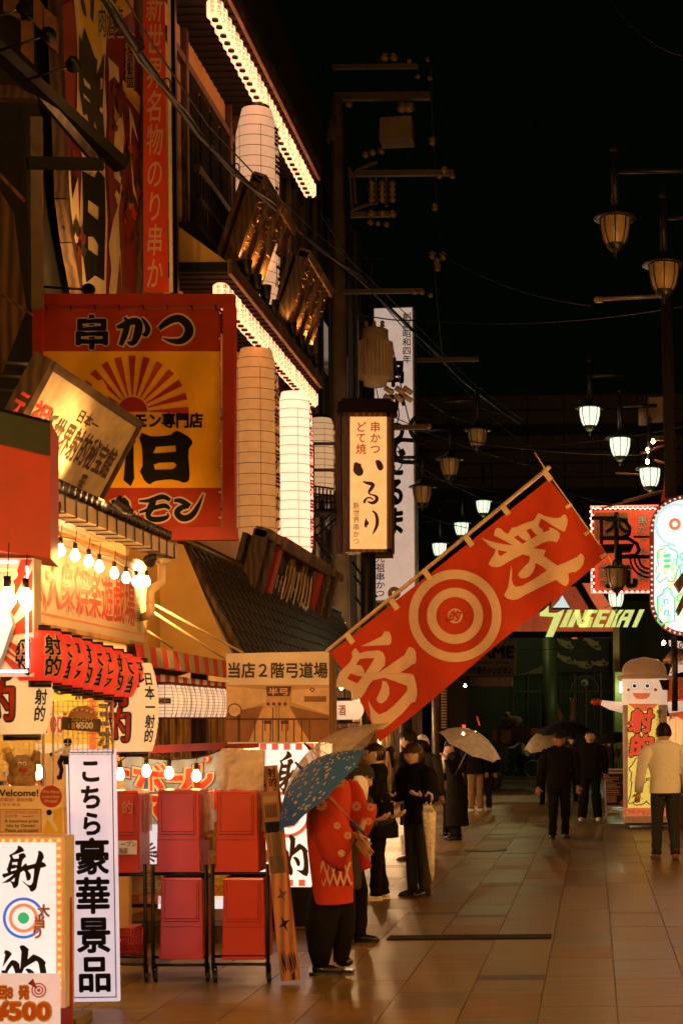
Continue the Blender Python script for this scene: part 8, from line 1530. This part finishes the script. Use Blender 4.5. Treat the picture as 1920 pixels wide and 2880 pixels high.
m.tube([c + axw * .12 + (e1 * math.cos(a) + e2 * math.sin(a)) * .24 for a in [k_ * PI / 12 for k_ in range(25)]], .014, 6, K['steel']); m.obj('rim', None, w_)
m = M(); [m.ball(P(1384 + i * 4, 2137 + i * 1, 46.8), .018, 6, E['smallbulb'] if 0 else K['white']) for i in range(4)]; m.obj('headlight', None, ca)
bpy.data.scenes.remove(TS)
# ================================================================== pieces that can be picked apart become objects of their own
EXPL = set('beam panel cap shelf poster notice led_dot dot letter golden_letter capsule tape insulator bushing eye lacing sun_ray finial headlight red_border stay_rod window_frame light_tube tube rib pane cooling_fin wood lettering_piece outlined_shape prize corner_post post frame_bar bracket wooden_beam_end'.split())
def pieces(me, gap=.004):
    n = len(me.vertices); par = list(range(n))
    def find(i):
        while par[i] != i: par[i] = par[par[i]]; i = par[i]
        return i
    for e in me.edges:
        a, b = find(e.vertices[0]), find(e.vertices[1])
        if a != b: par[a] = b
    isl = {}
    for i, v in enumerate(me.vertices): isl.setdefault(find(i), []).append(i)
    if len(isl) < 2 or len(isl) > 220: return None
    B = [[set(ix), [min(me.vertices[i].co[k] for i in ix) - gap for k in range(3)], [max(me.vertices[i].co[k] for i in ix) + gap for k in range(3)]] for ix in isl.values()]
    ch = True
    while ch:
        ch = False; out = []
        for b in B:
            for c in out:
                if all(b[1][k] <= c[2][k] and c[1][k] <= b[2][k] for k in range(3)):
                    c[0] |= b[0]; c[1] = [min(x, y) for x, y in zip(c[1], b[1])]; c[2] = [max(x, y) for x, y in zip(c[2], b[2])]; ch = True; break
            else: out.append(b)
        B = out
    return [b[0] for b in B] if 2 <= len(B) <= 90 else None
done = {}
for o in [o for o in bpy.data.objects if o.type == 'MESH' and o.parent and o.name.split('.')[0] in EXPL]:
    me = o.data
    if me.name not in done:
        gs = pieces(me); new = None
        if gs:
            new = []
            for g in gs:
                ix = sorted(g); mp = {i: k for k, i in enumerate(ix)}; fs = [p for p in me.polygons if p.vertices[0] in mp]
                nm = bpy.data.meshes.new(o.name.split('.')[0]); nm.from_pydata([me.vertices[i].co for i in ix], [], [[mp[i] for i in p.vertices] for p in fs])
                for mt in me.materials: nm.materials.append(mt)
                nm.polygons.foreach_set('material_index', [p.material_index for p in fs]); nm.polygons.foreach_set('use_smooth', [p.use_smooth for p in fs]); nm.update(); new.append(nm)
        done[me.name] = new
    new = done[me.name]
    if new:
        base = o.name.split('.')[0]; o.data = new[0]
        for nm in new[1:]:
            c = bpy.data.objects.new(base, nm); COL.objects.link(c); c.parent = o.parent; c.location = o.location; c.rotation_euler = o.rotation_euler
